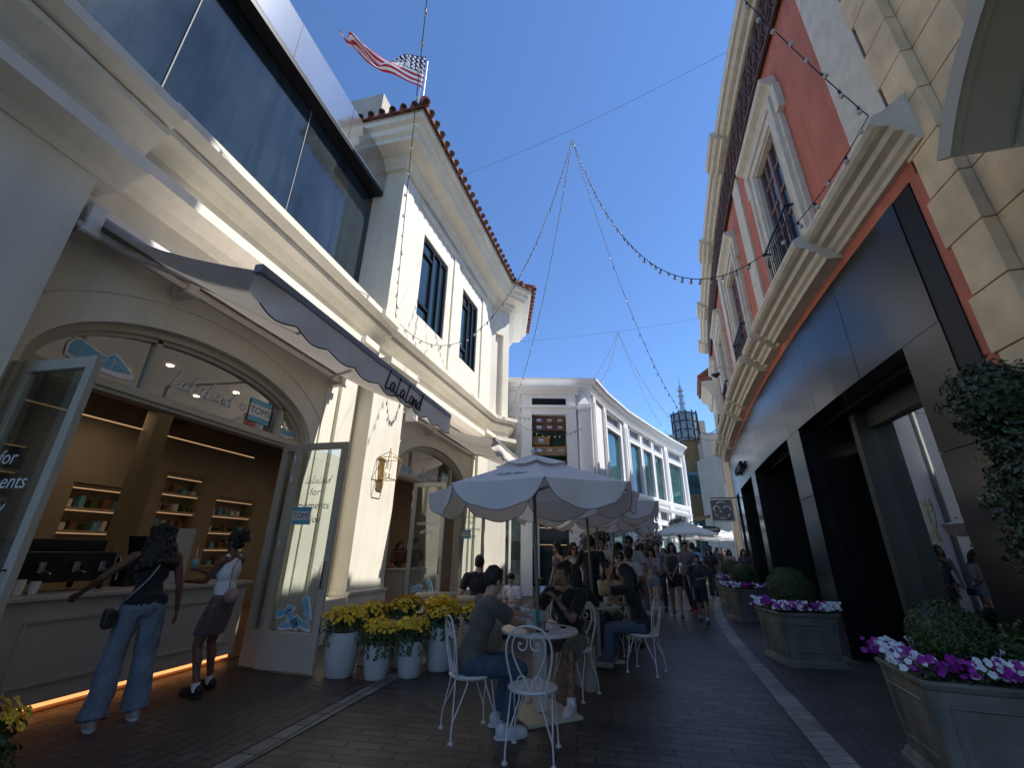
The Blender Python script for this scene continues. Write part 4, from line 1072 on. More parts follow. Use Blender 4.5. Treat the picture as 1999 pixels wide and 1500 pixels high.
m = MB(); m.cyl((7.2, 45.2, 11.9), (7.2, 45.2, 14.7), 1.22, 1.22, 20); dr_ = m.build('glass_drum', mat('drum_glass', (.16, .22, .24), .25, spec=.8, var=.2, vscale=1), tw)
m = MB()
for k in range(12): a = 2 * pi * k / 12; m.cyl((7.2 + 1.25 * cos(a), 45.2 + 1.25 * sin(a), 11.8), (7.2 + 1.25 * cos(a), 45.2 + 1.25 * sin(a), 15.0), .07, .07, 6)
for z in (12.1, 13.0, 13.9, 14.75): m.tube([(7.2 + 1.25 * cos(2 * pi * i / 24), 45.2 + 1.25 * sin(2 * pi * i / 24), z) for i in range(24)], .06, 5, closed=True)
m.build('drum_cage', M_DKMETAL, dr_)
m = MB(); m.cyl((7.2, 45.2, 14.7), (7.2, 45.2, 18.0), .30, .16, 8); m.cyl((7.2, 45.2, 18.0), (7.2, 45.2, 18.9), .05, .03, 6)
for z in (15.2, 16.0, 16.8, 17.4): m.cyl((7.2, 45.2, z), (7.2, 45.2, z + .12), .36, .36, 8)
m.build('spire', M_STEEL, tw)
gb = thing('cream_tiled_building', 'cream building with brown tiled eaves peeking past the red building', 'building', (8, 28, 0))
m = MB(); FG = seg((5.75, 25.9), (5.35, 23.2)); m.fbox(FG, 0, FG.L, -5, 0, 0, 10.2); m.fbox(FG, FG.L - .5, FG.L + .1, -5, .12, 0, 8.2); m.fbox(FG, 0, FG.L, -5, .35, 3.6, 4.0); m.profile(FG, -.3, FG.L, [(-5, 9.3), (.1, 9.3), (.2, 9.5), (.2, 9.7), (.5, 9.9), (.5, 10.2), (-5, 10.2)])
m.build('wall', mat('far_cream', (.58, .50, .38), .8, var=.06, vscale=1), gb)
m = MB(); m.profile(FG, -.5, FG.L, [(-5, 10.2), (.62, 10.25), (.62, 10.4), (-.9, 11.4), (-5, 11.5)]); m.build('roof', M_TILE, gb)
m = MB()
for k in range(10): p = Vector(FG(-.3 + k * .34, .66, 10.42)); q = Vector(FG(-.3 + k * .34, -.9, 11.45)); m.cyl(p, q, .1, .1, 7)
split_build(m, 'barrel_tile', M_TILE, gb)
m = MB()
for s in (.3, 1.5): m.fbox(FG, s, s + .7, 0, .02, 5, 8)
split_build(m, 'shutter', M_BLKREV, gb)
hb = thing('striped_awning_building', 'distant building with green awnings and striped panels at the street end', 'building', (10, 38, 0))
m = MB(); FH = seg((8.0, 35.8), (11.0, 36.7)); m.fbox(FH, 0, 6, -4, 0, 0, 8.9); m.build('wall', M_FIN, hb)
m = MB()
for k in range(8): m.fbox(FH, 0.1, 1.9, 0, .03 + .02 * (k % 2), 6.6 + k * .3, 6.72 + k * .3)
for k in range(12): m.fbox(FH, .1 + k * .25, .2 + k * .25, 0, .05, 2.5, 4.0)
split_build(m, 'stripe', M_FIN2, hb)
for z in (5.7, 4.1, 2.0):
    m = MB(); m.profile(FH, .1, 1.9, [(0, z), (0, z + .5), (.7, z), (.7, z - .18), (.66, z - .18), (.66, z)]); m.build('awning', mat('green_awning', (.02, .20, .15), .8), hb)
m = MB(); m.fbox(FH, .3, 1.8, 0, .02, 4.3, 5.6); m.fbox(FH, .3, 3.4, 0, .02, .3, 1.9); m.build('window', M_WINGLASS, hb)
eb = thing('distant_building', 'low pale distant building closing the street behind the umbrellas', 'building', (20, 70, 0))
m = MB(); m.box(0, 60, 70, 80, 0, 7); m.build('wall', M_FIN, eb)
m = MB()
for k in range(14): m.box(1 + k * 4, 3 + k * 4, 69.95, 70, 3.6, 5.6); m.box(.6 + k * 4, 3.4 + k * 4, 69.95, 70, .4, 2.6)
m.build('window', M_WINGLASS, eb)
# ================================================================== awnings
def awning(y0, y1, xr, zr, xf, zf, label):
    t = thing('awning', label, 'awning', (xr, (y0 + y1) / 2, zr), group='awnings over the café arches')
    m = MB(); m.add([(xr + .02, y0, zr + .08), (xr + .02, y1, zr + .08), (-5.06 if y0 < 5 else -4.95, y1, zr + .30), (-5.06 if y0 < 5 else -5.0, y0, zr + .30)], [(0, 1, 2, 3)]); m.add([(xr + .10, y0, zr - .02), (xr + .10, y1, zr - .02), (xr + .02, y1, zr + .08), (xr + .02, y0, zr + .08)], [(0, 1, 2, 3)]); m.build('sun_block_flap', M_AWN, t, fix=False)  # fabric added back to the wall to block sun behind the roller
    n = 24; m = MB(); vs = []; fs = []
    for i in range(n + 1):
        y = y0 + (y1 - y0) * i / n
        for k in range(7):
            u = k / 6; vs.append((xr + (xf - xr) * u, y, zr + (zf - zr) * u - .10 * sin(pi * u) * (1 - .15 * cos(6 * pi * i / n))))
    for i in range(n):
        for k in range(6): a = i * 7 + k; fs.append((a, a + 1, a + 8, a + 7))
    m.add(vs, fs, 0, True); m.build('canopy_fabric', M_AWN, t, fix=False)
    m = MB(); vs = []; fs = []; N_ = 120; per = (y1 - y0) / 9.0
    for i in range(N_ + 1):
        y = y0 + (y1 - y0) * i / N_; ph = (y - y0) / per
        d = .27 + .055 * abs(sin(pi * ph)) - .0
        cur = .12 * max(0, 1 - (y - y0) / .35)
        for k in range(5):
            u = k / 4; vs.append((xf + .02 - cur * sin(pi * u) + .012 * sin(9 * y + 2 * u) * u, y + cur * .5 * u, zf + .01 - d * u))
    for i in range(N_):
        for k in range(4): a = i * 5 + k; fs.append((a, a + 1, a + 6, a + 5))
    m.add(vs, fs, 0, True); va = m.build('valance', M_AWN, t, fix=False)
    m = MB(); m.tube([Vector(vs[i * 5 + 4]) for i in range(N_ + 1)], .007, 4); m.build('valance_trim', M_BLKREV, va)
    m = MB(); script(m, 'La La Land', frame((xf + .036, y1 - (y1 - y0) * .40, zf - .15), (0, 1, 0), (0, 0, 1)), .26, .011); m.build('lettering', M_BLKT, va)
    m = MB(); m.box(xf - .05, xf + .03, y0 - .02, y1 + .02, zf - .02, zf + .06); m.build('front_bar', mat('grey_awning_metal', (.25, .24, .25), .4), t, bevel=.01)
    m = MB(); m.cyl((xr + .05, y0, zr + .01), (xr + .05, y1, zr + .01), .065, .065, 14); m.build('roller_tube', MATS['grey_awning_metal'], t)
    m = MB(); m.box(xr + .06, xr + .12, y0 - .15, y1 + .1, zr - .20, zr - .13); m.build('torsion_bar', M_WHITEM, t, bevel=.006)
    for y in (y0 - .05, y0 + (y1 - y0) * .25, y1 - .05):
        m = MB(); m.box(xr - .12, xr + .16, y - .06, y + .06, zr - .24, zr + .09); m.cyl((xr + .14, y - .08, zr - .22), (xr + .14, y + .08, zr - .22), .035, .035, 8); m.build('bracket', M_WHITEM, t)
    for a, b, c in ((y0 + .3, y0 + 1.5, y0 + .9), (y1 - .3, y1 - 1.5, y1 - .9)):
        e = Vector(((xr + xf) / 2 + .25, b, (zr + zf) / 2 - .1))
        m = MB(); m.tube([(xr + .1, a, zr - .17), e], .03, 8); m.tube([e, (xf - .03, c, zf)], .025, 8); m.ell(e, .04); m.build('folding_arm', M_WHITEM, t)
awning(2.30, 6.43, -4.92, 4.52, -2.66, 3.56, 'near grey canvas awning with scalloped lettered valance over first arch')
awning(9.2, 13.7, -4.78, 4.62, -2.66, 3.85, 'far grey canvas awning over the second arch, half hidden by the umbrella')

# ------------------------------------------------------------------ wall lantern
ln = thing('wall_lantern', 'brass wire lantern on the sunlit corner pilaster', 'lantern', FB(.62, .03, 2.95))
m = MB(); m.fbox(FB, .52, .70, 0, .02, 2.62, 3.32); m.build('back_plate', M_BRASS, ln)
m = MB(); b0 = [(.47, .05), (.77, .05), (.77, .30), (.47, .30)]; b1 = [(.42, .02), (.82, .02), (.82, .36), (.42, .36)]
P0 = [FB(s, o, 2.86) for s, o in b0]; P1 = [FB(s, o, 3.30) for s, o in b1]; top = FB(.62, .18, 3.46)
for i in range(4):
    m.tube([P0[i], P1[i], top], .009, 5); m.tube([P0[i], P0[(i + 1) % 4]], .009, 5); m.tube([P1[i], P1[(i + 1) % 4]], .009, 5)
m.tube([top, FB(.62, .18, 3.53)], .012, 5); m.build('cage', M_BRASS, ln)
m = MB()
for s in (.55, .69): m.cyl(FB(s, .18, 2.87), FB(s, .18, 3.0), .014, .014, 8); m.ell(FB(s, .18, 3.03), (.015, .015, .035), mi=1)
split_build(m, 'candle', [M_WSTK, M_LANT], ln)

# ------------------------------------------------------------------ foliage helpers
def leaf(m, p, n, size, mi=0, asp=.6):
    n = Vector(n).normalized(); t = n.orthogonal().normalized(); t.rotate(Quaternion(n, random.uniform(0, 2 * pi))); b = n.cross(t)
    p = Vector(p); s = size * random.uniform(.7, 1.3)
    m.add([p - t * s * .5, p + b * s * asp * .5 + n * s * .12, p + t * s * .5, p - b * s * asp * .5 + n * s * .12], [(0, 1, 2), (0, 2, 3)], mi)
def foliage(m, c, r, n, size, mis=(0,), shell=.35, rough=.12, lower=-1.0, tilt=.7):
    c = Vector(c); sd = random.uniform(0, 50)
    for _ in range(n):
        d = Vector((random.gauss(0, 1), random.gauss(0, 1), random.gauss(0, 1))).normalized()
        if d.z < lower: d.z = -d.z
        k = 1 - shell * random.random() ** 1.6
        k *= 1 + rough * noise.noise(d * 2.6 + Vector((sd, 0, 0))) * 2
        p = c + Vector((d.x * r[0], d.y * r[1], d.z * r[2])) * k
        nn = d + Vector((random.uniform(-1, 1), random.uniform(-1, 1), random.uniform(-1, 1))) * tilt
        leaf(m, p, nn, size, random.choice(mis))
def blossom(m, p, n, r, mi, cmi=None, petals=5):
    n = Vector(n).normalized(); t = n.orthogonal().normalized(); t.rotate(Quaternion(n, random.uniform(0, 6))); b = n.cross(t); p = Vector(p)
    for k in range(petals):
        a = 2 * pi * k / petals; d = t * cos(a) + b * sin(a); e = n.cross(d)
        w_ = random.uniform(-.05, .3); m.add([p, p + d * r * .45 + e * r * .40 + n * r * .10, p + d * r * .85 + e * r * .42 + n * r * (.12 + w_), p + d * r * 1.02 + n * r * w_, p + d * r * .85 - e * r * .42 + n * r * (.12 + w_), p + d * r * .45 - e * r * .40 + n * r * .10], [(0, 1, 2), (0, 2, 3), (0, 3, 4), (0, 4, 5)], mi)
    if cmi is not None:
        q = [p + n * r * .14 + (t * cos(2 * pi * k / 5) + b * sin(2 * pi * k / 5)) * r * .22 for k in range(5)]; m.add(q, [tuple(range(5))], cmi)
M_EYE = mat('dark_pansy_face', (.10, .03, .01), .7)

# pots of pansies
def pot(x, y, r, h, label):
    t = thing('flower_pot', label, 'flower pot', (x, y, 0), random.uniform(0, 3), 'white pots of pansies by the arch')
    m = MB(); m.lathe([(0.001, 0), (r * .72, 0), (r * .80, .02), (r * .93, h * .4), (r, h * .75), (r * .98, h * .97), (r * .96, h), (r * .88, h), (r * .86, h - .04), (0.001, h - .045)], n=28)
    m.build('pot', M_POT, t, world=False)
    m = MB(); m.lathe([(0.001, h - .035), (r * .87, h - .035)], n=16); m.build('soil', M_SOIL, t, world=False)
    m = MB(); foliage(m, (0, 0, h + .06), (r * 1.25, r * 1.25, .16), 620, .055, (0,), .8, .2, -.4)
    for k in range(16):
        a = random.uniform(0, 2 * pi); q = Vector((cos(a) * r * 1.0, sin(a) * r * 1.0, h))
        for j in range(9): leaf(m, q + Vector((cos(a) * .03 + random.uniform(-.03, .03), sin(a) * .03 + random.uniform(-.03, .03), .04 - j * .022)), (cos(a), sin(a), .3), .045)
    fo = m.build('leaves', M_LEAF3, t, world=False)
    m = MB(); n = int(190 * (r / .18) ** 2)
    for k in range(n):
        a = random.uniform(0, 2 * pi); q = random.random() ** .5; z = h + .10 + .15 * sqrt(max(0, 1 - q * q)) + random.uniform(-.03, .05)
        nn = (cos(a) * q + random.uniform(-.3, .3), sin(a) * q - .45 + random.uniform(-.3, .3), .8)
        blossom(m, (cos(a) * r * 1.35 * q, sin(a) * r * 1.35 * q, z), nn, random.uniform(.020, .031), random.choice((0, 0, 0, 1)), 2 if random.random() < .5 else None)
    m.build('blossoms', [M_YEL, M_YEL2, M_EYE], t, world=False)
random.seed(11)
for a in [(-3.56, 5.62, .21, .50, 'tall white pot of yellow pansies beside the open door'), (-3.08, 5.66, .165, .38, 'short white pot in front, second from the open door'),
          (-2.72, 5.86, .165, .40, 'short white pot in front, third from the open door'), (-2.50, 6.28, .20, .52, 'white pansy pot behind the left-hand wire chair'),
          (-2.12, 6.72, .19, .50, 'white pansy pot at the right end of the row'), (-3.52, 6.25, .20, .50, 'white pansy pot in the back row nearest the pilaster'),
          (-3.05, 6.30, .20, .58, 'white pansy pot in the middle of the back row'), (-2.72, 6.85, .21, .56, 'white pansy pot at the back beside the tub seats'),
          (-3.32, 1.95, .17, .44, 'lone white pansy pot at the lower left corner by the counter')]:
    pot(*a)

# tub seats with cushions
def tub(x, y, rz, label):
    t = thing('tub_seat', label, 'tub seat', (x, y, 0), rz, 'round white tub seats')
    m = MB(); m.lathe([(0.001, 0), (.30, 0), (.36, .05), (.42, .35), (.43, .60), (.40, .62), (.37, .60), (.36, .42), (0.001, .40)], n=32); m.build('shell', M_POT, t, world=False)
    m = MB(); m.ell((0, 0, .43), (.36, .36, .07), nu=20); m.build('seat_cushion', M_CUSH, t, world=False)
    m = MB(); pts = [(-.36 * cos(a), -.36 * sin(a), .64) for a in [radians(10 + 160 * i / 14) for i in range(15)]]
    m.tube(pts, .085, 10, rr=[.06 + .03 * sin(pi * i / 14) for i in range(15)]); m.tube([(p[0] * .98, p[1] * .98, .74) for p in pts], .07, 10, rr=[.05 + .03 * sin(pi * i / 14) for i in range(15)])
    m.build('back_cushion', M_CUSH, t, world=False)
tub(-2.35, 7.55, 0, 'white round tub seat with beige cushion under the man in black'); tub(-3.25, 7.9, .4, 'white round tub seat with beige cushion nearest the pansy pots')

# ------------------------------------------------------------------ lead planters with box balls and petunias
def planter(x, y, w, h, rz, ball, labels, big=False):
    t = thing('planter_box', labels[0], 'planter', (x, y, 0), rz, 'grey lead planters along the shopfront')
    a = w / 2; b = a * .86
    m = MB()
    def fr_(z0, z1, r0, r1): m.add([(-r0, -r0, z0), (r0, -r0, z0), (r0, r0, z0), (-r0, r0, z0), (-r1, -r1, z1), (r1, -r1, z1), (r1, r1, z1), (-r1, r1, z1)], [(0, 3, 2, 1), (4, 5, 6, 7), (0, 1, 5, 4), (1, 2, 6, 5), (2, 3, 7, 6), (3, 0, 4, 7)])
    fr_(0, .05, b * 1.12, b * 1.12); fr_(.05, .10, b * 1.07, b * 1.03); fr_(.10, h - .06, b * .97, a * .95); fr_(h - .06, h - .03, a * .96, a); fr_(h - .03, h, a, a)
    m.build('box', M_LEAD, t, world=False, bevel=.008)
    m = MB()
    for k in range(4):
        c_, s_ = cos(k * pi / 2), sin(k * pi / 2)
        def Q(u, z):
            rr = b * .97 + (a * .95 - b * .97) * (z - .10) / (h - .16) + .0
            return Vector((c_ * u - s_ * -(rr + .004), s_ * u + c_ * -(rr + .004), z))
        L = a * .66
        for (p, q) in (((-L * .93, .2), (L * .93, .2)), ((L * .93, .2), (L, h - .15)), ((L, h - .15), (-L, h - .15)), ((-L, h - .15), (-L * .93, .2))):
            m.tube([Q(*p), Q(*q)], .011, 5)
    m.build('panel_bead', M_LEAD, t, world=False)
    m = MB(); m.box(-a * .9, a * .9, -a * .9, a * .9, h - .02, h + .005); m.build('soil', M_SOIL, t, world=False)
    s = thing('boxwood_ball', labels[1], 'shrub', (x, y, h), rz, 'clipped box balls in the planters')
    m = MB(); r = ball
    foliage(m, (0, 0, r * .86), (r, r, r * 1.0), int(5200 * (r / .3) ** 2 / (1 if big else 1.8)), .026 if big else .034, (0, 0, 1), .22, .05)
    m.build('foliage', [M_LEAF, M_LEAF2], s, world=False)
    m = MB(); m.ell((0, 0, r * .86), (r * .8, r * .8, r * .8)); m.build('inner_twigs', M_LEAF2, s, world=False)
    f = MB(); R_ = a * .97
    for _ in range(1000 if big else 500):
        u = random.uniform(-R_, R_); v = random.choice((-1, 1)) * random.uniform(r * .75, R_)
        if random.random() < .5: u, v = v, u
        leaf(f, (u, v, random.uniform(.0, .10)), (random.uniform(-1, 1), random.uniform(-1, 1), 1), .05, 3)
    ncl = 34 if big else 26
    for c in range(ncl):
        u = random.uniform(-R_, R_); v = (-1 if random.random() < .75 else 1) * R_ * random.uniform(.82, 1.05)
        if random.random() < .45: u, v = -abs(v) if random.random() < .8 else abs(v), u
        mi = (0 if c % 2 else 1)
        for k in range(15 if big else 9):
            blossom(f, (u + random.gauss(0, .045), v + random.gauss(0, .045), .09 + random.uniform(-.05, .06)), (random.uniform(-.6, .6), -.9 + random.uniform(-.3, .3), .8), random.uniform(.018, .028) if big else random.uniform(.024, .034), mi, None)
    o = f.build('petunias', [M_PET_W, M_PET_P, M_YEL, M_LEAF3]); o.location = (x, y, h); o.rotation_euler = (0, 0, rz)
    tag(o, labels[2], 'flowers', 'petunias round the box balls', 'stuff')
random.seed(3)
planter(2.40, 4.46, .80, .69, radians(-6), .265, ('largest grey lead planter at the lower right corner', 'largest clipped box ball, nearest at lower right', 'white and magenta petunias in the nearest planter'), True)
planter(2.52, 8.25, .84, .70, radians(8), .33, ('second grey lead planter, beyond the nearest one', 'round box ball in the second planter', 'white and magenta petunias in the second planter'), True)
planter(2.90, 12.7, .84, .70, radians(14), .33, ('third grey lead planter beside the black doorways', 'round box ball in the third planter', 'petunias with purple clumps in the third planter'))
planter(3.45, 16.6, .84, .70, radians(16), .33, ('farthest grey lead planter near the square sign', 'box ball in the farthest planter', 'purple petunias in the farthest planter'))
# twisted topiary at the right edge and a low shrub
tp = thing('topiary_tree', 'dark leafy twisted topiary climbing the right edge before the black frame', 'topiary', (3.0, 3.9, 0))
m = MB(); m.tube([(0, 0, .4), (.03, .03, 1.2), (-.02, .0, 2.0), (0, 0, 2.7)], .04, 8, rr=[.05, .045, .035, .02]); m.build('trunk', M_BARK, tp, world=False)
m = MB()
for c, r, n in (((-.02, .05, 2.62), (.30, .28, .30), 900), ((.04, .02, 2.28), (.26, .24, .24), 600), ((.02, -.05, 1.95), (.34, .32, .24), 900), ((.05, .0, 1.6), (.36, .32, .26), 900), ((.12, .0, 1.25), (.30, .28, .22), 600)):
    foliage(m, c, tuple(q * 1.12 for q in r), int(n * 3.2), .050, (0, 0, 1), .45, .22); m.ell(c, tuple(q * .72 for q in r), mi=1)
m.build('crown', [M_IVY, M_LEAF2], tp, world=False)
m = MB(); m.lathe([(.001, 0), (.22, 0), (.28, .45), (.26, .45), (.001, .42)], n=20); m.build('pot', M_LEAD, tp, world=False)
lb = thing('low_shrub', 'small loose green shrub beside the nearest planter at the right edge', 'shrub', (3.0, 4.75, .4))
m = MB(); foliage(m, (0, 0, .35), (.26, .22, .26), 700, .06, (0, 1), .7, .3); m.build('foliage', [M_LEAF, M_LEAF3], lb, world=False)
m = MB(); m.lathe([(.001, -.4), (.16, -.4), (.2, .1), (.001, .08)], n=16); m.build('pot', M_LEAD, lb, world=False)
# potted tree in the distance and flowering columns
def small_tree(x, y, h, r, label, mats, n=1800, size=.10):
    t = thing('potted_tree', label, 'tree', (x, y, 0)); random.seed(int(x * 100))
    m = MB(); m.tube([(0, 0, .3), (.03, 0, h * .5), (0, .02, h * .8)], .05, 8, rr=[.06, .05, .03])
    for k in range(6): a = k * 1.05; m.tube([(0, 0, h * (.45 + .05 * k)), (cos(a) * r * .5, sin(a) * r * .5, h * (.62 + .05 * k))], .018, 5)
    m.build('trunk', M_BARK, t, world=False)
    m = MB()
    for k in range(9): a = random.uniform(0, 6.28); q = random.uniform(.2, .7) * r; foliage(m, (cos(a) * q, sin(a) * q, h * .78 + random.uniform(-.4, .4) * r), (r * .5, r * .5, r * .42), n // 9, size, range(len(mats)), .9, .3)
    m.build('crown', mats, t, world=False)
    m = MB(); m.lathe([(.001, 0), (.25, 0), (.32, .5), (.001, .48)], n=16); m.build('pot', M_POT, t, world=False)
M_BLSM = mat('pale_blossom', (.45, .36, .33), .7, var=.3, vscale=20)
small_tree(-.75, 14.0, 2.5, .85, 'leafy olive-brown potted tree standing behind the cafe umbrellas', [M_LEAF3, M_BLSM, M_LEAF2])
small_tree(1.0, 17.2, 2.3, .55, 'slim blossom-covered potted tree in front of the white building', [M_LEAF3, M_BLSM, M_BLSM])
small_tree(2.75, 23.2, 3.6, .5, 'small tree with pale blossom by the far white bay', [M_LEAF3, M_BLSM])

# ------------------------------------------------------------------ umbrellas
M_POLE = mat('olive_grey_pole', (.16, .15, .13), .4, metal=.3)
def umbrella(x, y, rz, R_, zE, zA, n, label, group, cloth, tilt=(0, 0), val=.27, word=True, pz=.75, name='cafe_umbrella'):
    t = thing(name, label, 'umbrella', (x, y, 0), 0, group); t.rotation_euler = (tilt[0], tilt[1], 0)
    m = MB(); q = 12; V = []; K = 6
    def P(k, u, w):
        a0 = rz + 2 * pi * k / n; a1 = rz + 2 * pi * (k + 1) / n
        A = Vector((cos(a0), sin(a0), 0)) * R_; B = Vector((cos(a1), sin(a1), 0)) * R_
        e = A.lerp(B, u); e -= e * (.035 * sin(pi * u)) * w
        p = e * w; p.z = zA + (zE - zA) * (w ** .93) - .035 * sin(pi * u) * sin(pi * w)
        return p
    for k in range(n):
        vs = [P(k, i / q, .03 + .97 * j / K) for i in range(q + 1) for j in range(K + 1)]
        fs = [(i * (K + 1) + j, i * (K + 1) + j + 1, (i + 1) * (K + 1) + j + 1, (i + 1) * (K + 1) + j) for i in range(q) for j in range(K)]
        m.add(vs, fs, 0, True)
    cn = m.build('canopy', cloth, t, world=False, fix=False)
    m = MB()
    for k in range(n):
        vs = [P(k, i / q, .03 + .97 * j / 2 * .36) + Vector((0, 0, .022 + .012 * j)) for i in range(q + 1) for j in range(3)]
        m.add(vs, [(i * 3 + j, i * 3 + j + 1, (i + 1) * 3 + j + 1, (i + 1) * 3 + j) for i in range(q) for j in range(2)], 0, True)
    m.build('vent_cap', cloth, t, world=False, fix=False)
    m = MB(); tr = MB(); qq = 24
    for k in range(n):
        vs = []; low = []
        for i in range(qq + 1):
            u = i / qq
            if u < .24: d = .80 * sin(pi / 2 * u / .24) ** .8
            elif u > .76: d = .80 * sin(pi / 2 * (1 - u) / .24) ** .8
            else: d = .80 + .20 * sin(pi * (u - .24) / .52)
            d *= val
            e = P(k, u, 1); out = Vector((e.x, e.y, 0)).normalized()
            for j in range(4):
                w = j / 3; p = e + Vector((0, 0, -d * w)) + out * (.02 * w + .018 * sin(u * 11 + k) * w); vs.append(p)
            low.append(vs[-1])
        m.add(vs, [(i * 4 + j, i * 4 + j + 1, (i + 1) * 4 + j + 1, (i + 1) * 4 + j) for i in range(qq) for j in range(3)], 0, True)
        tr.tube(low, .006, 4)
    va = m.build('valance', cloth, t, world=False, fix=False); tr.build('valance_piping', M_GREYT, va, world=False)
    m = MB()
    for k in range(n):
        a = rz + 2 * pi * k / n; e = P(k, 0, .98); c = P(k, 0, .06); m.tube([c - Vector((0, 0, .02)), e - Vector((0, 0, .02))], .009, 5)
        mid = P(k, 0, .5) - Vector((0, 0, .02)); m.tube([Vector((0, 0, zE + .02)) + Vector((cos(a), sin(a), 0)) * .04, mid], .007, 5)
    m.build('ribs', M_POLE, t, world=False)
    m = MB(); m.cyl((0, 0, pz), (0, 0, zA), .021, .021, 12); m.cyl((0, 0, zE - .02), (0, 0, zE + .06), .04, .04, 12); m.build('pole', M_POLE, t, world=False)
    m = MB(); m.ell((0, 0, zA + .06), (.03, .03, .045)); m.cyl((0, 0, zA - .02), (0, 0, zA + .05), .018, .018, 8); m.build('finial', M_WHITEM, t, world=False)
    if word:
        for k in (n - 1, 1):
            a = rz + 2 * pi * (k + .5) / n; out = Vector((cos(a), sin(a), 0)); right = Vector((-sin(a), cos(a), 0))
            c = P(k, .5, .66); up = (P(k, .5, .4) - P(k, .5, .9)).normalized(); nrm = right.cross(up)
            m = MB(); script(m, 'La La Land', frame(c + nrm * .012, right, up), .105, .004); m.build('lettering', M_GREYT, cn, world=False)
    return t
UG = 'scalloped grey umbrellas over the café tables'
umbrella(-.90, 5.02, radians(-75), 1.20, 2.13, 2.56, 8, 'nearest large grey scalloped umbrella over the front café table', UG, M_UMB, tilt=(radians(.6), radians(-1.2)), pz=.72)
umbrella(-.48, 7.50, radians(-70), 1.20, 2.20, 2.62, 8, 'second grey scalloped umbrella, over the cream-cardigan table', UG, M_UMB, tilt=(0, radians(-1.5)), pz=.72)
umbrella(-.50, 9.9, radians(-62), 1.20, 2.20, 2.62, 8, 'third grey scalloped umbrella down the row', UG, M_UMB, word=False, pz=.0)
umbrella(-.20, 12.3, radians(-70), 1.20, 2.20, 2.62, 8, 'farthest grey scalloped umbrella of the row', UG, M_UMB, word=False, pz=.0)
UW = 'white umbrellas far down the street'
for i, (x, y, R_, l) in enumerate([(2.95, 23.0, 1.55, 'nearest plain white umbrella behind the strolling women'), (4.3, 27.2, 1.6, 'plain white umbrella, second of the far row'), (5.9, 30.6, 1.6, 'plain white umbrella, third of the far row'), (7.5, 34.2, 1.6, 'plain white umbrella, fourth of the far row'), (1.3, 25.5, 1.5, 'plain white umbrella on the left, showing between the heads'), (3.6, 31, 1.6, 'plain white umbrella deep behind the nearest white one')]):
    umbrella(x, y, .3 + i, R_, 2.35, 2.95, 8, l, UW, M_UMBW, val=.10, word=False, pz=0)

# ------------------------------------------------------------------ tables, chairs
def table(x, y, r, label, rz=.7, z=.74):
    t = thing('cafe_table', label, 'table', (x, y, 0), rz, 'round white café tables')
    m = MB(); m.lathe([(.001, z - .035), (r - .01, z - .035), (r, z - .025), (r, z - .008), (r - .008, z), (.001, z)], n=40, smooth=False); m.build('tabletop', M_WHITEM, t, world=False)
    m = MB(); m.box(-.055, .055, -.055, .055, .03, z - .036); m.build('column', M_WHITEM, t, world=False, bevel=.012)
    m = MB(); m.box(-.30, .30, -.30, .30, .0, .028); m.build('base_plate', mat('cream_base_plate', (.50, .46, .36), .5, var=.05), t, world=False, bevel=.004)
table(-.90, 5.02, .40, 'front round white café table with phones and a napkin box', radians(40)); table(-.48, 7.50, .40, 'second round white café table beneath the second umbrella', .5); table(-.5, 9.9, .40, 'third round white café table among the standing crowd')
def spiral(cx, cz, r0, turns, a0, sgn, n=18):
    return [(cx + sgn * (r0 * (1 - .80 * i / n)) * cos(a0 + turns * 2 * pi * i / n), cz + (r0 * (1 - .80 * i / n)) * sin(a0 + turns * 2 * pi * i / n)) for i in range(n + 1)]
def sm_path(P, k=6):
    out = []
    for i in range(len(P) - 1):
        p0 = P[max(i - 1, 0)]; p1 = P[i]; p2 = P[i + 1]; p3 = P[min(i + 2, len(P) - 1)]
        for j in range(k):
            t = j / k; out.append(tuple(.5 * (2 * b + (c - a) * t + (2 * a - 5 * b + 4 * c - d) * t * t + (-a + 3 * b - 3 * c + d) * t ** 3) for a, b, c, d in zip(p0, p1, p2, p3)))
    out.append(P[-1]); return out
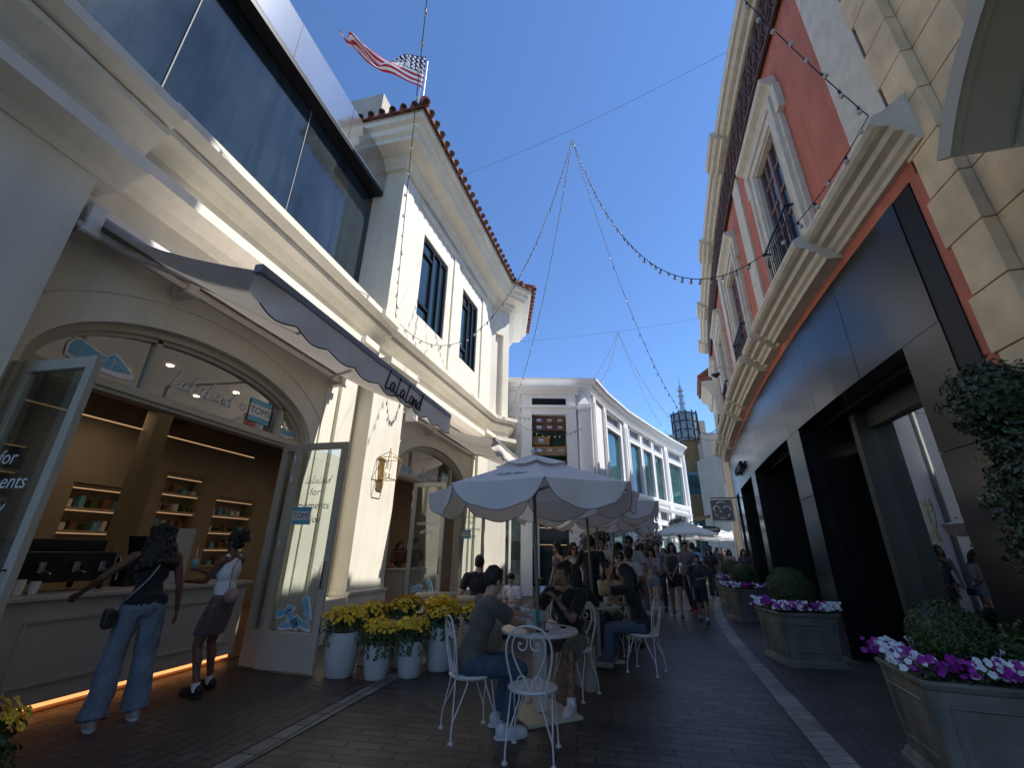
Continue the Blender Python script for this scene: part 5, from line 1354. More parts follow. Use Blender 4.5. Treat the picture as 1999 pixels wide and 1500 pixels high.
def chair0():
    t = thing('wire_chair', 'x', 'chair', (0, 0, 0), 0, 'white wire café chairs')
    m = MB(); m.lathe([(.001, .437), (.195, .437), (.205, .445), (.205, .457), (.19, .462), (.001, .452)], n=30); m.build('seat', M_WHITEM, t, world=False)
    rb = .0078
    def B(x, z):  # back plane leaning slightly
        return (x, -.165 - max(0, z - .45) * .16, z)
    m = MB()
    lp = sm_path([(-.125, .44), (-.155, .56), (-.185, .70), (-.175, .81), (-.115, .895), (0, .925), (.115, .895), (.175, .81), (.185, .70), (.155, .56), (.125, .44)])
    m.tube([B(*p) for p in lp], rb + .001, 7); m.build('back_hoop', M_WHITEM, t, world=False)
    for s in (-1, 1):
        m = MB()
        hp = sm_path([(.0, .46), (-s * .05, .55), (-s * .105, .65), (-s * .135, .74), (-s * .125, .82), (-s * .08, .865), (-s * .03, .855), (-s * .012, .80), (-s * .03, .755), (-s * .065, .75), (-s * .085, .775), (-s * .075, .80), (-s * .058, .79)])
        m.tube([B(x, z) for x, z in hp], rb - .001, 6)
        hp = sm_path([(-s * .012, .47), (-s * .02, .53), (-s * .055, .565), (-s * .095, .545), (-s * .10, .50), (-s * .065, .48), (-s * .05, .51), (-s * .07, .53)])
        m.tube([B(x, z) for x, z in hp], rb - .002, 6); m.build('back_scroll', M_WHITEM, t, world=False)
    for sx, sy in ((-1, 1), (1, 1), (-1, -1), (1, -1)):
        m = MB(); f = Vector((sx * .185, sy * .19 - (.02 if sy < 0 else 0), .012)); a = atan2(sy, sx)
        for da in (-.34, .34):
            p = Vector((.185 * cos(a + da), .185 * sin(a + da), .440)); q = Vector((.192 * cos(a + da * .9), .192 * sin(a + da * .9), .39))
            k = f * .985 + Vector((0, 0, .12)); k.x = f.x * .97; k.y = f.y * .97
            m.tube(sm_path([tuple(p), tuple(q), tuple(q.lerp(k, .5)), tuple(k), tuple(f)], 4), rb - .001, 6)
        m.cyl(f - Vector((0, 0, .012)), f + Vector((0, 0, .0)), .024, .024, 12); m.cyl(f, f + Vector((0, 0, .012)), .015, .01, 10)
        m.build('leg', M_WHITEM, t, world=False)
    m = MB(); m.tube([(.17 * cos(2 * pi * i / 24), .17 * sin(2 * pi * i / 24), .432) for i in range(24)], rb, 6, closed=True); m.build('seat_ring', M_WHITEM, t, world=False)
    return t
ch0 = chair0()
def face(dx, dy): return atan2(dy, dx) - pi / 2
CH_ = [((-1.42, 4.38), face(.80, .55), 'white wire chair under the man in the olive shirt'), ((-.80, 4.12), face(-.05, 1), 'empty white wire chair facing away at the bottom of the picture'),
       ((-.62, 5.72), face(-.35, -.9), 'white wire chair under the moustached man in black'), ((-.75, 6.85), face(.2, .9), 'white wire chair beneath the long-haired woman seen from behind'),
       ((.20, 7.0), face(-.75, .3), 'white wire chair under the person hiding their face with a hand'), ((-.22, 8.05), face(-.2, -.9), 'white wire chair under the woman in the cream cardigan'),
       ((-1.05, 7.75), face(.8, -.2), 'white wire chair under the man half hidden behind the table'), ((-.35, 9.2), face(.1, 1), 'white wire chair beneath the man in the printed white shirt')]
for i, (p, a, l) in enumerate(CH_):
    if i == 0: ch0.location = (*p, 0); ch0.rotation_euler = (0, 0, a); ch0['label'] = l
    else: dup(ch0, (*p, 0), a, l)
# things on the tables
TZ = .742
m = MB(); m.box(-.045, .045, -.06, .06, 0, .10); o = m.build('napkin_box', M_WHITEM, bevel=.004); o.location = (-1.02, 5.18, TZ); tag(o, 'white napkin dispenser beside the umbrella pole', 'napkin holder')
m = MB(); m.box(-.05, .05, -.05, .05, .0, .14); m.box(-.052, .052, -.052, .052, .13, .15)
for k in range(5): m.box(-.045 + k * .02, -.038 + k * .02, -.04, .04, .15, .165 + .006 * (k % 2))
o = m.build('tissue_box', M_TEAL, bevel=.005); o.location = (-.94, 5.12, TZ); o.rotation_euler = (0, 0, .3); tag(o, 'mint green box standing against the umbrella pole', 'box')
for (x, y, a, l, case) in ((-.66, 5.08, .4, 'white phone lying near the table edge by the tattooed arm', M_WSTK), (-.85, 4.83, -1.2, 'black phone lying on the front edge of the table', M_BLACK), (-.26, 7.4, .2, 'black phone lying on the second table', M_BLACK)):
    t = thing('phone', l, 'phone', (x, y, TZ), a); m = MB(); m.box(-.036, .036, -.075, .075, 0, .009); m.build('case', case, t, world=False, bevel=.003)
    m = MB(); m.box(-.033, .033, -.071, .071, .0091, .0105); m.build('screen', M_MIRROR, t, world=False)
m = MB(); m.lathe([(.001, 0), (.026, 0), (.034, .07), (.032, .07), (.024, .006), (.001, .006)], n=16); o = m.build('glass_cup', glassmat('cup_glass', (.9, .92, .95))); o.location = (-.86, 4.98, TZ); tag(o, 'small clear cup beside the mint box', 'cup')
m = MB(); random.seed(8)
vs = [(random.uniform(-.03, .03), random.uniform(-.03, .03), random.uniform(0, .05)) for _ in range(14)]
for k in range(0, 12): m.add([vs[k], vs[k + 1], vs[k + 2]], [(0, 1, 2)])
o = m.build('crumpled_napkin', M_WSTK); o.location = (-.80, 5.0, TZ); tag(o, 'crumpled white napkin on the front table', 'napkin')

m = MB(); m.lathe([(.001, 0), (.07, .0), (.095, .012), (.09, .012), (.001, .006)], n=24); o = m.build('saucer', M_WSTK); o.location = (-.52, 7.62, TZ); tag(o, 'small white plate on the second table', 'plate')
for (x, y, l) in ((-.30, 7.62, 'white paper cup on the second table near the cream cardigan'), (-.68, 7.55, 'white paper cup on the second table on its left side'), (-.45, 9.85, 'white paper cup on the third table')):
    t = thing('paper_cup', l, 'cup', (x, y, TZ)); m = MB(); m.lathe([(.001, 0), (.028, 0), (.038, .10), (.001, .10)], n=16); m.build('cup', M_WSTK, t, world=False); m = MB(); m.lathe([(.001, .10), (.040, .10), (.040, .108), (.034, .118), (.001, .118)], n=16); m.build('lid', M_BLACK, t, world=False)
m = MB(); random.seed(4); vs = []; fs = []
for i in range(13):
    for j in range(9):
        u, v = i / 12, j / 8; vs.append((-.17 + .34 * u, -.20 - .025 * sin(u * 14) * (.3 + v), .02 - .46 * v - .05 * sin(u * 5)))
for i in range(12):
    for j in range(8): a = i * 9 + j; fs.append((a, a + 1, a + 10, a + 9))
m.add(vs, fs, 0, True); o = m.build('hanging_cardigan', mat('beige_knit', (.36, .30, .25), .95, var=.1, vscale=12, bump=.5, bscale=150), fix=False); o.location = (-.62, 5.72, .46); o.rotation_euler = (0, 0, face(-.35, -.9)); tag(o, 'beige knit draped down the back of the moustached man\'s chair', 'cardigan')
# ------------------------------------------------------------------ signs, camera
sq = thing('blade_sign', 'square grey hanging sign with white ring emblem', 'sign', (3.48, 16.7, 2.9))
m = MB(); m.box(-.36, .36, -.02, .02, -.36, .36); pn_ = m.build('panel', mat('sign_grey', (.23, .21, .19), .6), sq, world=False)
m = MB()
for a in ((-.37, .37, .34, .38), (-.37, .37, -.38, -.34), (-.38, -.34, -.34, .34), (.34, .38, -.34, .34)): m.box(a[0], a[1], -.035, .035, a[2], a[3])
m.build('border', M_WSTK, sq, world=False)
m = MB()
def arc(cx, cz, r, a0, a1, w=.028): m.tube([(cx + r * cos(radians(a0 + (a1 - a0) * i / 10)), -.03, cz + r * sin(radians(a0 + (a1 - a0) * i / 10))) for i in range(11)], w, 5)
arc(0, 0, .27, 60, 125); arc(0, 0, .27, 200, 235, .02); arc(0, 0, .27, 250, 290); arc(0, 0, .27, 305, 330); arc(-.16, .03, .10, 20, 230); arc(.17, .02, .11, -20, 160); m.tube([(-.07, -.03, .04), (-.04, -.03, -.06), (.0, -.03, -.08)], .026, 5)
m.build('emblem', M_WSTK, sq, world=False)
m = MB(); m.tube([(-.3, 0, .42), (.85, 0, .42)], .018, 6); m.tube([(-.3, 0, .36), (-.3, 0, .42)], .01, 5); m.tube([(.3, 0, .36), (.3, 0, .42)], .01, 5); m.build('bracket', M_DKMETAL, sq, world=False)
ov = thing('oval_sign', 'small dark oval sign hanging below a tan swallowtail banner', 'sign', (4.25, 23.6, 2.55))
m = MB(); m.slab([(.46 * cos(2 * pi * i / 24), -.02, .20 * sin(2 * pi * i / 24)) for i in range(24)], (0, .04, 0)); m.build('plate', mat('sign_navy', (.03, .03, .05), .5), ov, world=False)
m = MB(); m.box(-.36, .36, -.03, -.021, -.0, .06); m.build('light_band', M_GREYT, ov, world=False)
m = MB()
for k in range(10): a = k / 10; m.add([(-.7 + a * .8, -.02, .35 + .22 * a), (-.62 + a * .8, -.02, .35 + .22 * (a + .1)), (-.62 + a * .8, -.02, .52 + .22 * (a + .1)), (-.7 + a * .8, -.02, .52 + .22 * a)], [(0, 1, 2, 3)])
m.build('banner', mat('banner_tan', (.30, .22, .12), .8), ov, world=False)
m = MB(); m.tube([(-.2, 0, .18), (-.2, 0, .5)], .012, 5); m.tube([(.2, 0, .18), (.2, 0, .5)], .012, 5); m.tube([(-.9, 0, .34), (.2, 0, .72), (1.0, 0, .72)], .03, 6); m.build('bracket', M_DKMETAL, ov, world=False)
p = Vector(FD(13.0, .62, 6.55))
sc_ = thing('security_camera', 'black and white dome camera on an arm off the cream moulding', 'security camera', p)
m = MB(); m.cyl((0, 0, .02), (0, 0, .07), .13, .12, 16); m.cyl((0, 0, .07), (0, 0, .16), .07, .05, 12); m.build('housing', M_WHITEM, sc_, world=False)
m = MB(); m.ell((0, 0, 0), (.085, .085, .085)); m.cyl((0, 0, -.0), (0, 0, .021), .125, .13, 16); m.build('dome', M_BLACK, sc_, world=False)
m = MB(); m.tube([(0, 0, .14), (.0, 0, .24), (.18, .02, .26), (.62, .05, .26)], .028, 8); m.box(.56, .63, -.03, .13, .16, .36); m.build('arm', M_WHITEM, sc_, world=False)

# ------------------------------------------------------------------ string lights
def strand(A, B, sag, label, nb, n=60, r=.007, start=0.0, end=1.0):
    A = Vector(A); B = Vector(B); P = []
    for i in range(n + 1):
        t = i / n; p = A.lerp(B, t); p.z -= 4 * sag * t * (1 - t); P.append(p)
    t_ = thing('string_light', label, 'string lights', A, 0, 'strings of bulbs hung across the street')
    m = MB(); m.tube([p - A for p in P], r, 4); m.build('cable', M_CABLE, t_, world=False)
    first = None; L = [0]
    for a, b in zip(P, P[1:]): L.append(L[-1] + (b - a).length)
    for k in range(nb):
        d = L[-1] * (start + (end - start) * (k + .5) / nb)
        i = next(j for j in range(1, len(L)) if L[j] >= d); f_ = (d - L[i - 1]) / (L[i] - L[i - 1]); p = P[i - 1].lerp(P[i], f_)
        if first is None:
            m = MB(); m.cyl((0, 0, 0), (0, 0, -.045), .014, .014, 8, 1); m.ell((0, 0, -.070), (.026, .026, .030), nu=10, nv=8, mi=0)
            first = m.build('bulb', [M_BULB, M_BLACK], t_, world=False); c = first
        else:
            c = first.copy(); COL.objects.link(c); c.parent = t_
        c.location = p - A; c.rotation_euler = (random.uniform(-.5, .5), random.uniform(-.5, .5), 0)
random.seed(21)
A1 = (-.62, 10.18, 14.0); A2 = (.72, 23.88, 14.0)
HB = FB(.25, .12, 6.55); HC = (cE[0] + .05, cE[1] - .2, 6.35); HD = (2.80, 3.86, 5.74)
strand(A1, HB, 3.2, 'swag from the nearer sky apex to the hook beside the corner window', 44)
strand(A1, HC, 1.4, 'steep strand from the nearer apex down to the cafe bay corner', 34)
strand(A1, HD, 3.5, 'long swag from the nearer apex across to the red building moulding end', 50)
strand(A1, FD(18.5, .4, 6.3), 3.2, 'strand from the nearer apex down to the far red building wall', 46)
strand(A2, HC, 1.8, 'low swag from the farther apex back to the café bay corner', 44)
strand(A2, FD(20.5, .4, 6.3), 1.8, 'short strand from the farther apex to the red building end', 34)
strand(A2, (-.5, 18.3, 8.5), .5, 'strand from the farther apex to the white building corner', 26)
strand(A2, (7.0, 43.5, 12.5), 3.0, 'strand from the farther apex on toward the deco tower', 30)
strand((-1.0, 1.25, 12.0), HB, 1.3, 'overhead strand dropping beside the corner window, crossing the flag', 26)
strand((1.73, 3.68, 8.5), HD, .15, 'overhead strand at upper right ending at the cream moulding end', 10)
strand(HC, (-1.2, 17.0, 6.2), .55, 'short swag across the drawer display of the white building', 14)
wire = MB(); P0, P1 = Vector((-5.4, 11.0, 14.1)), Vector((4.6, 8.2, 14.05))
wire.tube([P0.lerp(P1, i / 12) - Vector((0, 0, .3 * sin(pi * i / 12))) for i in range(13)], .005, 4)
P0, P1 = Vector((-6, 24.5, 14.3)), Vector((9, 23.0, 14.3)); wire2 = MB(); wire2.tube([P0.lerp(P1, i / 12) - Vector((0, 0, .3 * sin(pi * i / 12))) for i in range(13)], .006, 4)
tag(wire.build('support_wire', M_CABLE), 'thin bare support wire crossing the sky through the nearer apex', 'wire'); tag(wire2.build('support_wire', M_CABLE), 'thin bare support wire through the farther, lower apex', 'wire')
# ================================================================== people
SK = {'light': (.50, .30, .21), 'tan': (.36, .19, .12), 'brown': (.16, .075, .045), 'dark': (.085, .04, .026), 'olive': (.30, .165, .105)}
def skin(k): return mat('skin_' + k, SK[k], .5, var=.06, vscale=14, bump=.06, bscale=120)
def cloth(n, c, r=.9): return mat('cloth_' + n, c, r, var=.10, vscale=9, bump=.25, bscale=260, sheen=.15)
def V3(*a): return Vector(a)
def ik(a, b, l1, l2, pole):
    d = b - a; L = d.length
    if L > l1 + l2 - .004: d = d * ((l1 + l2 - .004) / L); L = d.length
    if L < abs(l1 - l2) + .01: L = abs(l1 - l2) + .01
    u = d.normalized(); x = (l1 * l1 - l2 * l2 + L * L) / (2 * L); h = sqrt(max(0, l1 * l1 - x * x))
    p = pole - u * pole.dot(u)
    if p.length < 1e-4: p = Vector((0, 1, 0)) - u * u.y
    return a + u * x + p.normalized() * h, a + d
def blob(m, name, material, parent, vox, it=6, fold=0.0, fscale=7.0, sc=1.0, mats=None, arm=None, flat=None):
    me = m.mesh(name, material); o = bpy.data.objects.new(name, me); COL.objects.link(o)
    r = o.modifiers.new('r', 'REMESH'); r.mode = 'VOXEL'; r.voxel_size = vox / sc
    s = o.modifiers.new('s', 'SMOOTH'); s.factor = .5; s.iterations = it
    dg = bpy.context.evaluated_depsgraph_get(); me2 = bpy.data.meshes.new_from_object(o.evaluated_get(dg))
    o.modifiers.clear(); o.data = me2; bpy.data.meshes.remove(me)
    me2.materials.clear()
    for mt in (mats or [material]): me2.materials.append(mt)
    if fold > 0:
        sd = random.uniform(0, 30)
        nn = [v.normal.copy() for v in me2.vertices]
        for v, n_ in zip(me2.vertices, nn):
            q = Vector((v.co.x * fscale, v.co.y * fscale, v.co.z * fscale * .55 + sd)); w = noise.noise(q) + .55 * noise.noise(q * 2.3) + .35 * noise.noise(q * 4.9)
            v.co += n_ * (fold * w)
    if flat is not None:
        for v in me2.vertices:
            if v.co.z < flat: v.co.z = flat
    me2.polygons.foreach_set('use_smooth', [True] * len(me2.polygons))
    if arm is not None:
        for p in me2.polygons: p.material_index = 1 if arm(p.center) else 0
    me2.update(); o.parent = parent
    return o
def quat_from(fwd, up=(0, 0, 1)):
    f = Vector(fwd).normalized(); u = Vector(up); r = f.cross(u).normalized(); u = r.cross(f)
    return Matrix(((r.x, f.x, u.x), (r.y, f.y, u.y), (r.z, f.z, u.z))).to_quaternion()
def hand(m, w, d, palm_n, side, curl=.6, k=1.0):
    """palm, five unequal bent fingers, thumb off the side; w wrist, d pointing direction"""
    d = d.normalized(); n = (palm_n - d * palm_n.dot(d)).normalized(); s = d.cross(n) * side
    c = w + d * .045 * k
    q = Matrix(((s.x, d.x, n.x), (s.y, d.y, n.y), (s.z, d.z, n.z))).to_quaternion() if s.cross(d).dot(n) > 0 else Matrix(((-s.x, d.x, n.x), (-s.y, d.y, n.y), (-s.z, d.z, n.z))).to_quaternion()
    m.ell(c, (.040 * k, .052 * k, .017 * k), q, 12, 8)
    for i, (L, off) in enumerate(((.070, -.030), (.078, -.010), (.073, .011), (.058, .030))):
        b = w + d * (.082 - .006 * abs(i - 1.3)) * k + s * off * k; a = curl * (.5 + .12 * i); p = b; dd = d.copy()
        for j, f in enumerate((.42, .32, .26)):
            dd = (d * cos(a * (j + .5)) + n * sin(a * (j + .5))).normalized() + s * off * 1.6; dd.normalize(); e = p + dd * L * f * k
            m.capsule(p, e, (.0088 - .0008 * j) * k, (.0082 - .0009 * j) * k, 8); p = e
    b = w + d * .025 * k - s * .030 * k; t1 = b + (d * .55 - s * .75 + n * .25).normalized() * .036 * k; t2 = t1 + (d * .85 - s * .25 + n * .35).normalized() * .030 * k
    m.capsule(b, t1, .012 * k, .0105 * k, 8); m.capsule(t1, t2, .0102 * k, .0085 * k, 8)
def person(label, xy, fwd, H=1.72, sex='m', sk='light', hair='short', hc=(.02, .013, .010), top=('tee', (.5, .5, .5), .5), bottom=('pants', (.05, .06, .09)),
           shoes=(.6, .6, .6), sit=False, lean=.03, side=0.0, hz=None, py=0.0, lh=None, rh=None, lf=None, rf=None, head=(0, 0), vox=.012, build=1.0, world=False, glasses=False,
           extras=(), group=None, tattoo=False, epole=None, z0=0.0, twist=0.0, curl=.6, face=True, socks=None, beard=False):
    random.seed(hash(label) % 1000 if False else sum(map(ord, label)))
    f2 = Vector((fwd[0], fwd[1], 0)).normalized(); rz = atan2(f2.y, f2.x) - pi / 2
    t = thing('person', label, 'person', (xy[0], xy[1], z0), rz, group)
    s = H / 1.75; t.scale = (s, s, s)
    inv = (Matrix.Translation((xy[0], xy[1], z0)) @ Matrix.Rotation(rz, 4, 'Z') @ Matrix.Scale(s, 4)).inverted()
    L_ = lambda p: (inv @ Vector(p)) if world else Vector(p)
    fem = sex == 'f'; bw = build * (.90 if fem else 1.0)
    P = V3(0, py, hz if hz is not None else (.56 / s if sit else .948))
    u = V3(sin(side), sin(lean), cos(lean)).normalized(); r = V3(cos(twist), sin(twist), 0)
    fw = u.cross(r) * -1
    fw = (r.cross(u) * -1).normalized()
    if fw.y < 0: fw = -fw
    q = Matrix(((r.x, fw.x, u.x), (r.y, fw.y, u.y), (r.z, fw.z, u.z))).to_quaternion()
    SW = (.165 if fem else .190) * build
    S = P + u * .475; N_ = P + u * .53; sh = {-1: S - r * SW, 1: S + r * SW}; hp = {-1: P + V3(-.088, 0, -.02), 1: P + V3(.088, 0, -.02)}
    hd = (u * .5 + V3(0, .08, .75)).normalized(); HC_ = N_ + hd * .148 + V3(0, .018, 0)
    HQ = Quaternion((0, 0, 1), head[0]) @ Quaternion((1, 0, 0), head[1]); hf = lambda a, b, c: HC_ + HQ @ V3(a, b, c)
    if sit:
        dl = (V3(-.10, .42, .085), V3(.12, .45, .085))
    else: dl = (V3(-.10, .02, .085), V3(.10, -.02, .085))
    ft = {-1: L_(lf) if lf else dl[0], 1: L_(rf) if rf else dl[1]}
    hn = {-1: L_(lh) if lh else sh[-1] + V3(-.07, .06, -.50), 1: L_(rh) if rh else sh[1] + V3(.07, .06, -.50)}
    kn = {}; an = {}; el = {}; wr = {}
    for k in (-1, 1):
        kn[k], an[k] = ik(hp[k], ft[k], .435, .418, V3(k * (.10 if sit else .03), 1, .6 if sit else 0)); el[k], wr[k] = ik(sh[k], hn[k], .285, .255, Vector(epole[k]) if epole and k in epole else V3(k * .6, -.6, -.5))
    # --- body
    m = MB()
    m.ell(P + u * .34 + fw * .005, (.145 * bw, .098 * bw, .17), q, 16, 12); m.ell(P + u * .14, (.118 * bw, .09 * bw, .16), q, 16, 12); m.ell(P + u * .02, ((.155 if fem else .145) * build, .108 * build, .12), q, 16, 12)
    m.capsule(sh[-1] + r * .02, sh[1] - r * .02, .052 * bw, .052 * bw)
    for k in (-1, 1): m.capsule(N_ + u * .02, sh[k] - r * k * .05, .045, .04 * bw)
    if fem:
        for k in (-1, 1): m.ell(P + u * .335 + r * k * .062 + fw * .075, (.058, .048, .055), q)
    m.capsule(N_ - u * .02, HC_ - hd * .06, .050 if fem else .057, .047 if fem else .054)
    m.ell(hf(0, -.008, .022), (.072, .092, .095), HQ, 18, 14); m.ell(hf(0, .022, -.038), (.057, .066, .072), HQ, 16, 12); m.ell(hf(0, .056, -.088), (.026, .024, .018), HQ)
    m.capsule(hf(0, .084, .008), hf(0, .100, -.028), .008, .0125, 8); m.ell(hf(0, .079, .028), (.050, .012, .010), HQ); m.ell(hf(0, .084, -.062), (.022, .010, .011), HQ)
    for k in (-1, 1): m.ell(hf(k * .074, -.004, -.012), (.009, .020, .032), HQ); m.ell(hf(k * .036, .066, -.022), (.022, .018, .020), HQ)
    ab = .92 if fem else 1.0
    for k in (-1, 1):
        m.capsule(sh[k], el[k], .050 * ab * build, .037 * ab); m.capsule(el[k], wr[k], .038 * ab, .025 * ab)
        m.ell(el[k].lerp(wr[k], .28), (.038 * ab, .038 * ab, .06), (wr[k] - el[k]).to_track_quat('Z', 'Y'))
        hdv = (wr[k] - el[k]).normalized(); pn = V3(-k, .1, 0) if abs(hdv.z) > .6 else V3(0, 0, -1)
        hand(m, wr[k], hdv, pn, k, curl)
        m.capsule(hp[k], kn[k], .082 * build, .053); m.capsule(kn[k], an[k], .052, .033); m.ell(kn[k].lerp(an[k], .3) - (an[k] - kn[k]).cross(V3(1, 0, 0)).normalized() * -.012, (.050, .052, .11), (an[k] - kn[k]).to_track_quat('Z', 'Y'))
    fd = {}
    for k in (-1, 1):
        d = V3(0, 1, 0) if not sit else V3((kn[k] - hp[k]).x * .6, 1, 0).normalized()
        fd[k] = d
        m.capsule(an[k] - V3(0, 0, .02), an[k] + d * .12 - V3(0, 0, .06), .036, .026)
    sm_ = skin(sk)
    tz = None
    if tattoo:
        tt = MATS.get('tattooed_skin')
        if not tt:
            tt = mat('tattooed_skin', (.24, .12, .08), .5, var=.65, vscale=22)
        segs = [(sh[1].lerp(el[1], .3), el[1]), (el[1], wr[1]), (el[-1], wr[-1]), (kn[-1], an[-1]), (kn[1], an[1]), (sh[-1].lerp(el[-1], .3), el[-1])]
        def near(p, S_=segs):
            for a, b in S_:
                d = b - a; tt_ = max(0, min(1, (p - a).dot(d) / d.length_squared))
                if (a + d * tt_ - p).length < .065: return True
            return False
        blob(m, 'body', sm_, t, vox, 4, sc=s, mats=[sm_, tt], arm=near)
    else: blob(m, 'body', sm_, t, vox, 4, sc=s)
    # --- face
    if face:
        m = MB()
        for k in (-1, 1): m.ell(hf(k * .031, .080, .004), (.0125, .008, .0065), HQ, 10, 6, 0); m.ell(hf(k * .031, .0862, .004), (.0055, .004, .0055), HQ, 8, 6, 1)
        m.build('eyes', [mat('eye_white', (.55, .52, .48), .3), mat('eye_dark', (.015, .01, .008), .2)], t, world=False)
        m = MB()
        for k in (-1, 1): m.tube([hf(k * .014, .089, .020), hf(k * .032, .089, .026), hf(k * .048, .078, .021)], .0035, 5)
        m.build('eyebrows', mat('hair_%d' % int(hc[0] * 1000), hc, .6), t, world=False)
        m = MB(); m.ell(hf(0, .0905, -.058), (.021, .006, .0045), HQ); m.ell(hf(0, .090, -.066), (.018, .006, .005), HQ); m.build('lips', mat('lips_' + sk, (SK[sk][0] * .8, SK[sk][1] * .5, SK[sk][2] * .55), .45), t, world=False)
    HM = mat('hair_%d' % int(hc[0] * 1000), hc, .45, var=.35, vscale=40, bump=.6, bscale=120)
    if beard:
        m = MB(); m.tube([hf(-.024, .089, -.053), hf(-.010, .094, -.046), hf(.010, .094, -.046), hf(.024, .089, -.053)], .0045, 6); m.ell(hf(0, .082, -.092), (.016, .010, .012), HQ); m.build('moustache', HM, t, world=False)
    if glasses:
        m = MB()
        for k in (-1, 1): m.ell(hf(k * .034, .093, .004), (.027, .007, .020), HQ, 12, 8); m.tube([hf(k * .058, .082, .010), hf(k * .076, 0, .006)], .003, 4)
        m.tube([hf(-.012, .098, .010), hf(.012, .098, .010)], .003, 4); m.build('sunglasses', M_MIRROR, t, world=False)
    # --- hair
    m = MB(); hs = hair
    if hs != 'none':
        thick = .014 if hs in ('short', 'fade', 'cap') else .018
        m.ell(hf(0, -.020, .036), (.074 + thick * .7, .088 + thick * .6, .092 + thick), HQ, 18, 14)
        m.ell(hf(0, -.042, .012 if hs in ('short', 'fade') else -.004), (.070 + thick * (.1 if hs == 'fade' else .5), .056 + thick * .8, .070 if hs in ('short', 'fade') else .085), HQ, 18, 14)
        if hs in ('short',): m.ell(hf(0, .030, .100), (.060, .050, .030), HQ); m.ell(hf(.02, .05, .094), (.040, .034, .026), HQ)
        if hs == 'fade': m.ell(hf(0, .018, .098), (.058, .056, .026), HQ)
        if hs in ('long', 'longwavy', 'pony', 'curly'):
            Lh = {'long': .42, 'longwavy': .36, 'pony': .05, 'curly': .26}[hs]
            for i in range(17):
                a = radians(168 + 204 * i / 16) ; x = .080 * cos(a); y = -.02 + .088 * sin(a)
                a0 = hf(x, y, .03); e = hf(x * 1.12, y - .012, -.06)
                g_ = e + V3(x * (.9 if hs != 'long' else .5), -.045 if y < 0 else -.0, -Lh * random.uniform(.75, 1))
                back = P + u * .3
                if g_.y < back.y + .0: pass
                m.capsule(a0, e, .028, .030); m.capsule(e, g_, .030, .016 if hs != 'curly' else .04)
        if hs == 'pony': m.capsule(hf(0, -.10, .04), hf(0, -.16, .01), .028, .03); m.capsule(hf(0, -.16, .01), hf(0, -.15, -.22), .03, .012)
        if hs == 'bun': m.ell(hf(0, -.08, .10), (.055, .055, .05), HQ)
        if hs == 'puff':
            for i in range(26): m.ell(hf(random.uniform(-.06, .06), -.10 + random.uniform(-.06, .05), .06 + random.uniform(-.05, .06)), .032)
        if hs == 'curly':
            for i in range(60):
                a = random.uniform(pi * .92, pi * 2.08); z = random.uniform(-.30, .08); k_ = .10 + .05 * max(0, -z / .3); m.ell(hf(k_ * cos(a), -.02 + k_ * sin(a), z), .032)
        blob(m, 'hair', HM, t, max(vox * .9, .007), 3, fold=.007 if hs in ('short', 'fade') else .013, fscale=30, sc=s)
    # --- top
    kind, tcol, slv = top[:3]
    TM = cloth(label[:18].replace(' ', '_') + '_top', tcol)
    if kind != 'none':
        m = MB(); g = .014
        hem = -.10 if kind in ('tee', 'shirt', 'jacket') else (.0 if kind == 'tank' else .12)
        if kind == 'tube':
            m.ell(P + u * .30, (.150 * bw, .112 * bw, .12), q, 16, 12); m.ell(P + u * .14, (.132 * bw, .108 * bw, .17), q, 16, 12); m.ell(P + u * .05, (.178 * build, .138, .115), q, 16, 12)
            for k in (-1, 1): m.ell(P + u * .335 + r * k * .062 + fw * .078, (.065, .052, .056), q)
        else:
            m.ell(P + u * .34 + fw * .005, (.145 * bw + g, .098 * bw + g, .172), q, 16, 12)
            if kind != 'crop': m.ell(P + u * .14, (.128 * bw + g, .10 * bw + g, .17), q, 16, 12)
            else: m.ell(P + u * .22, (.120 * bw + g, .09 * bw + g, .10), q, 16, 12)
            if hem < 0: m.ell(P + u * .0, ((.168 if fem else .160) * build + g, .124 * build + g, .13), q, 16, 12)
            if fem:
                for k in (-1, 1): m.ell(P + u * .335 + r * k * .062 + fw * .078, (.066, .052, .062), q)
            if slv > 0 or kind in ('tee', 'shirt', 'jacket'):
                m.capsule(sh[-1] + r * .02, sh[1] - r * .02, .052 * bw + g, .052 * bw + g)
                for k in (-1, 1): m.capsule(N_ - u * .015, sh[k] - r * k * .05, .042 + g, .040 * bw + g)
            else:
                for k in (-1, 1): m.capsule(P + u * .36 + r * k * .09, S + r * k * .10 + u * .035, .045, .038)
        for k in (-1, 1):
            if slv > 0:
                e = sh[k].lerp(el[k], min(1, slv * 1.5))
                rr = .050 * ab * build + g
                if slv <= .66: m.capsule(sh[k], sh[k].lerp(e, .3), rr, rr); m.cyl(sh[k], e, rr, rr * 1.02 + .004, 14)
                else: m.capsule(sh[k], el[k], rr, .046 * ab + .006); m.cyl(el[k], el[k].lerp(wr[k], min(.96, (slv - .66) * 3)), .046 * ab + .006, .034 * ab + .004, 14); m.ell(el[k], .050 * ab)
        if kind == 'jacket':
            m.cyl(P + u * -.14, P + u * .1, .185 * build, .165 * build, 16)
        tp_ = blob(m, 'top', TM, t, vox, 5, fold=.010 * (1.2 if kind in ('shirt', 'jacket') else 1), fscale=8, sc=s)
    # --- bottom
    bk, bc = bottom[:2]; fl = bottom[2] if len(bottom) > 2 else 0.0
    BM = cloth(label[:18].replace(' ', '_') + '_bottom', bc) if bk != 'jeans' else mat('denim_' + '%d' % int(bc[2] * 1000), bc, .85, var=.22, vscale=5, bump=.3, bscale=300)
    m = MB(); g = .012
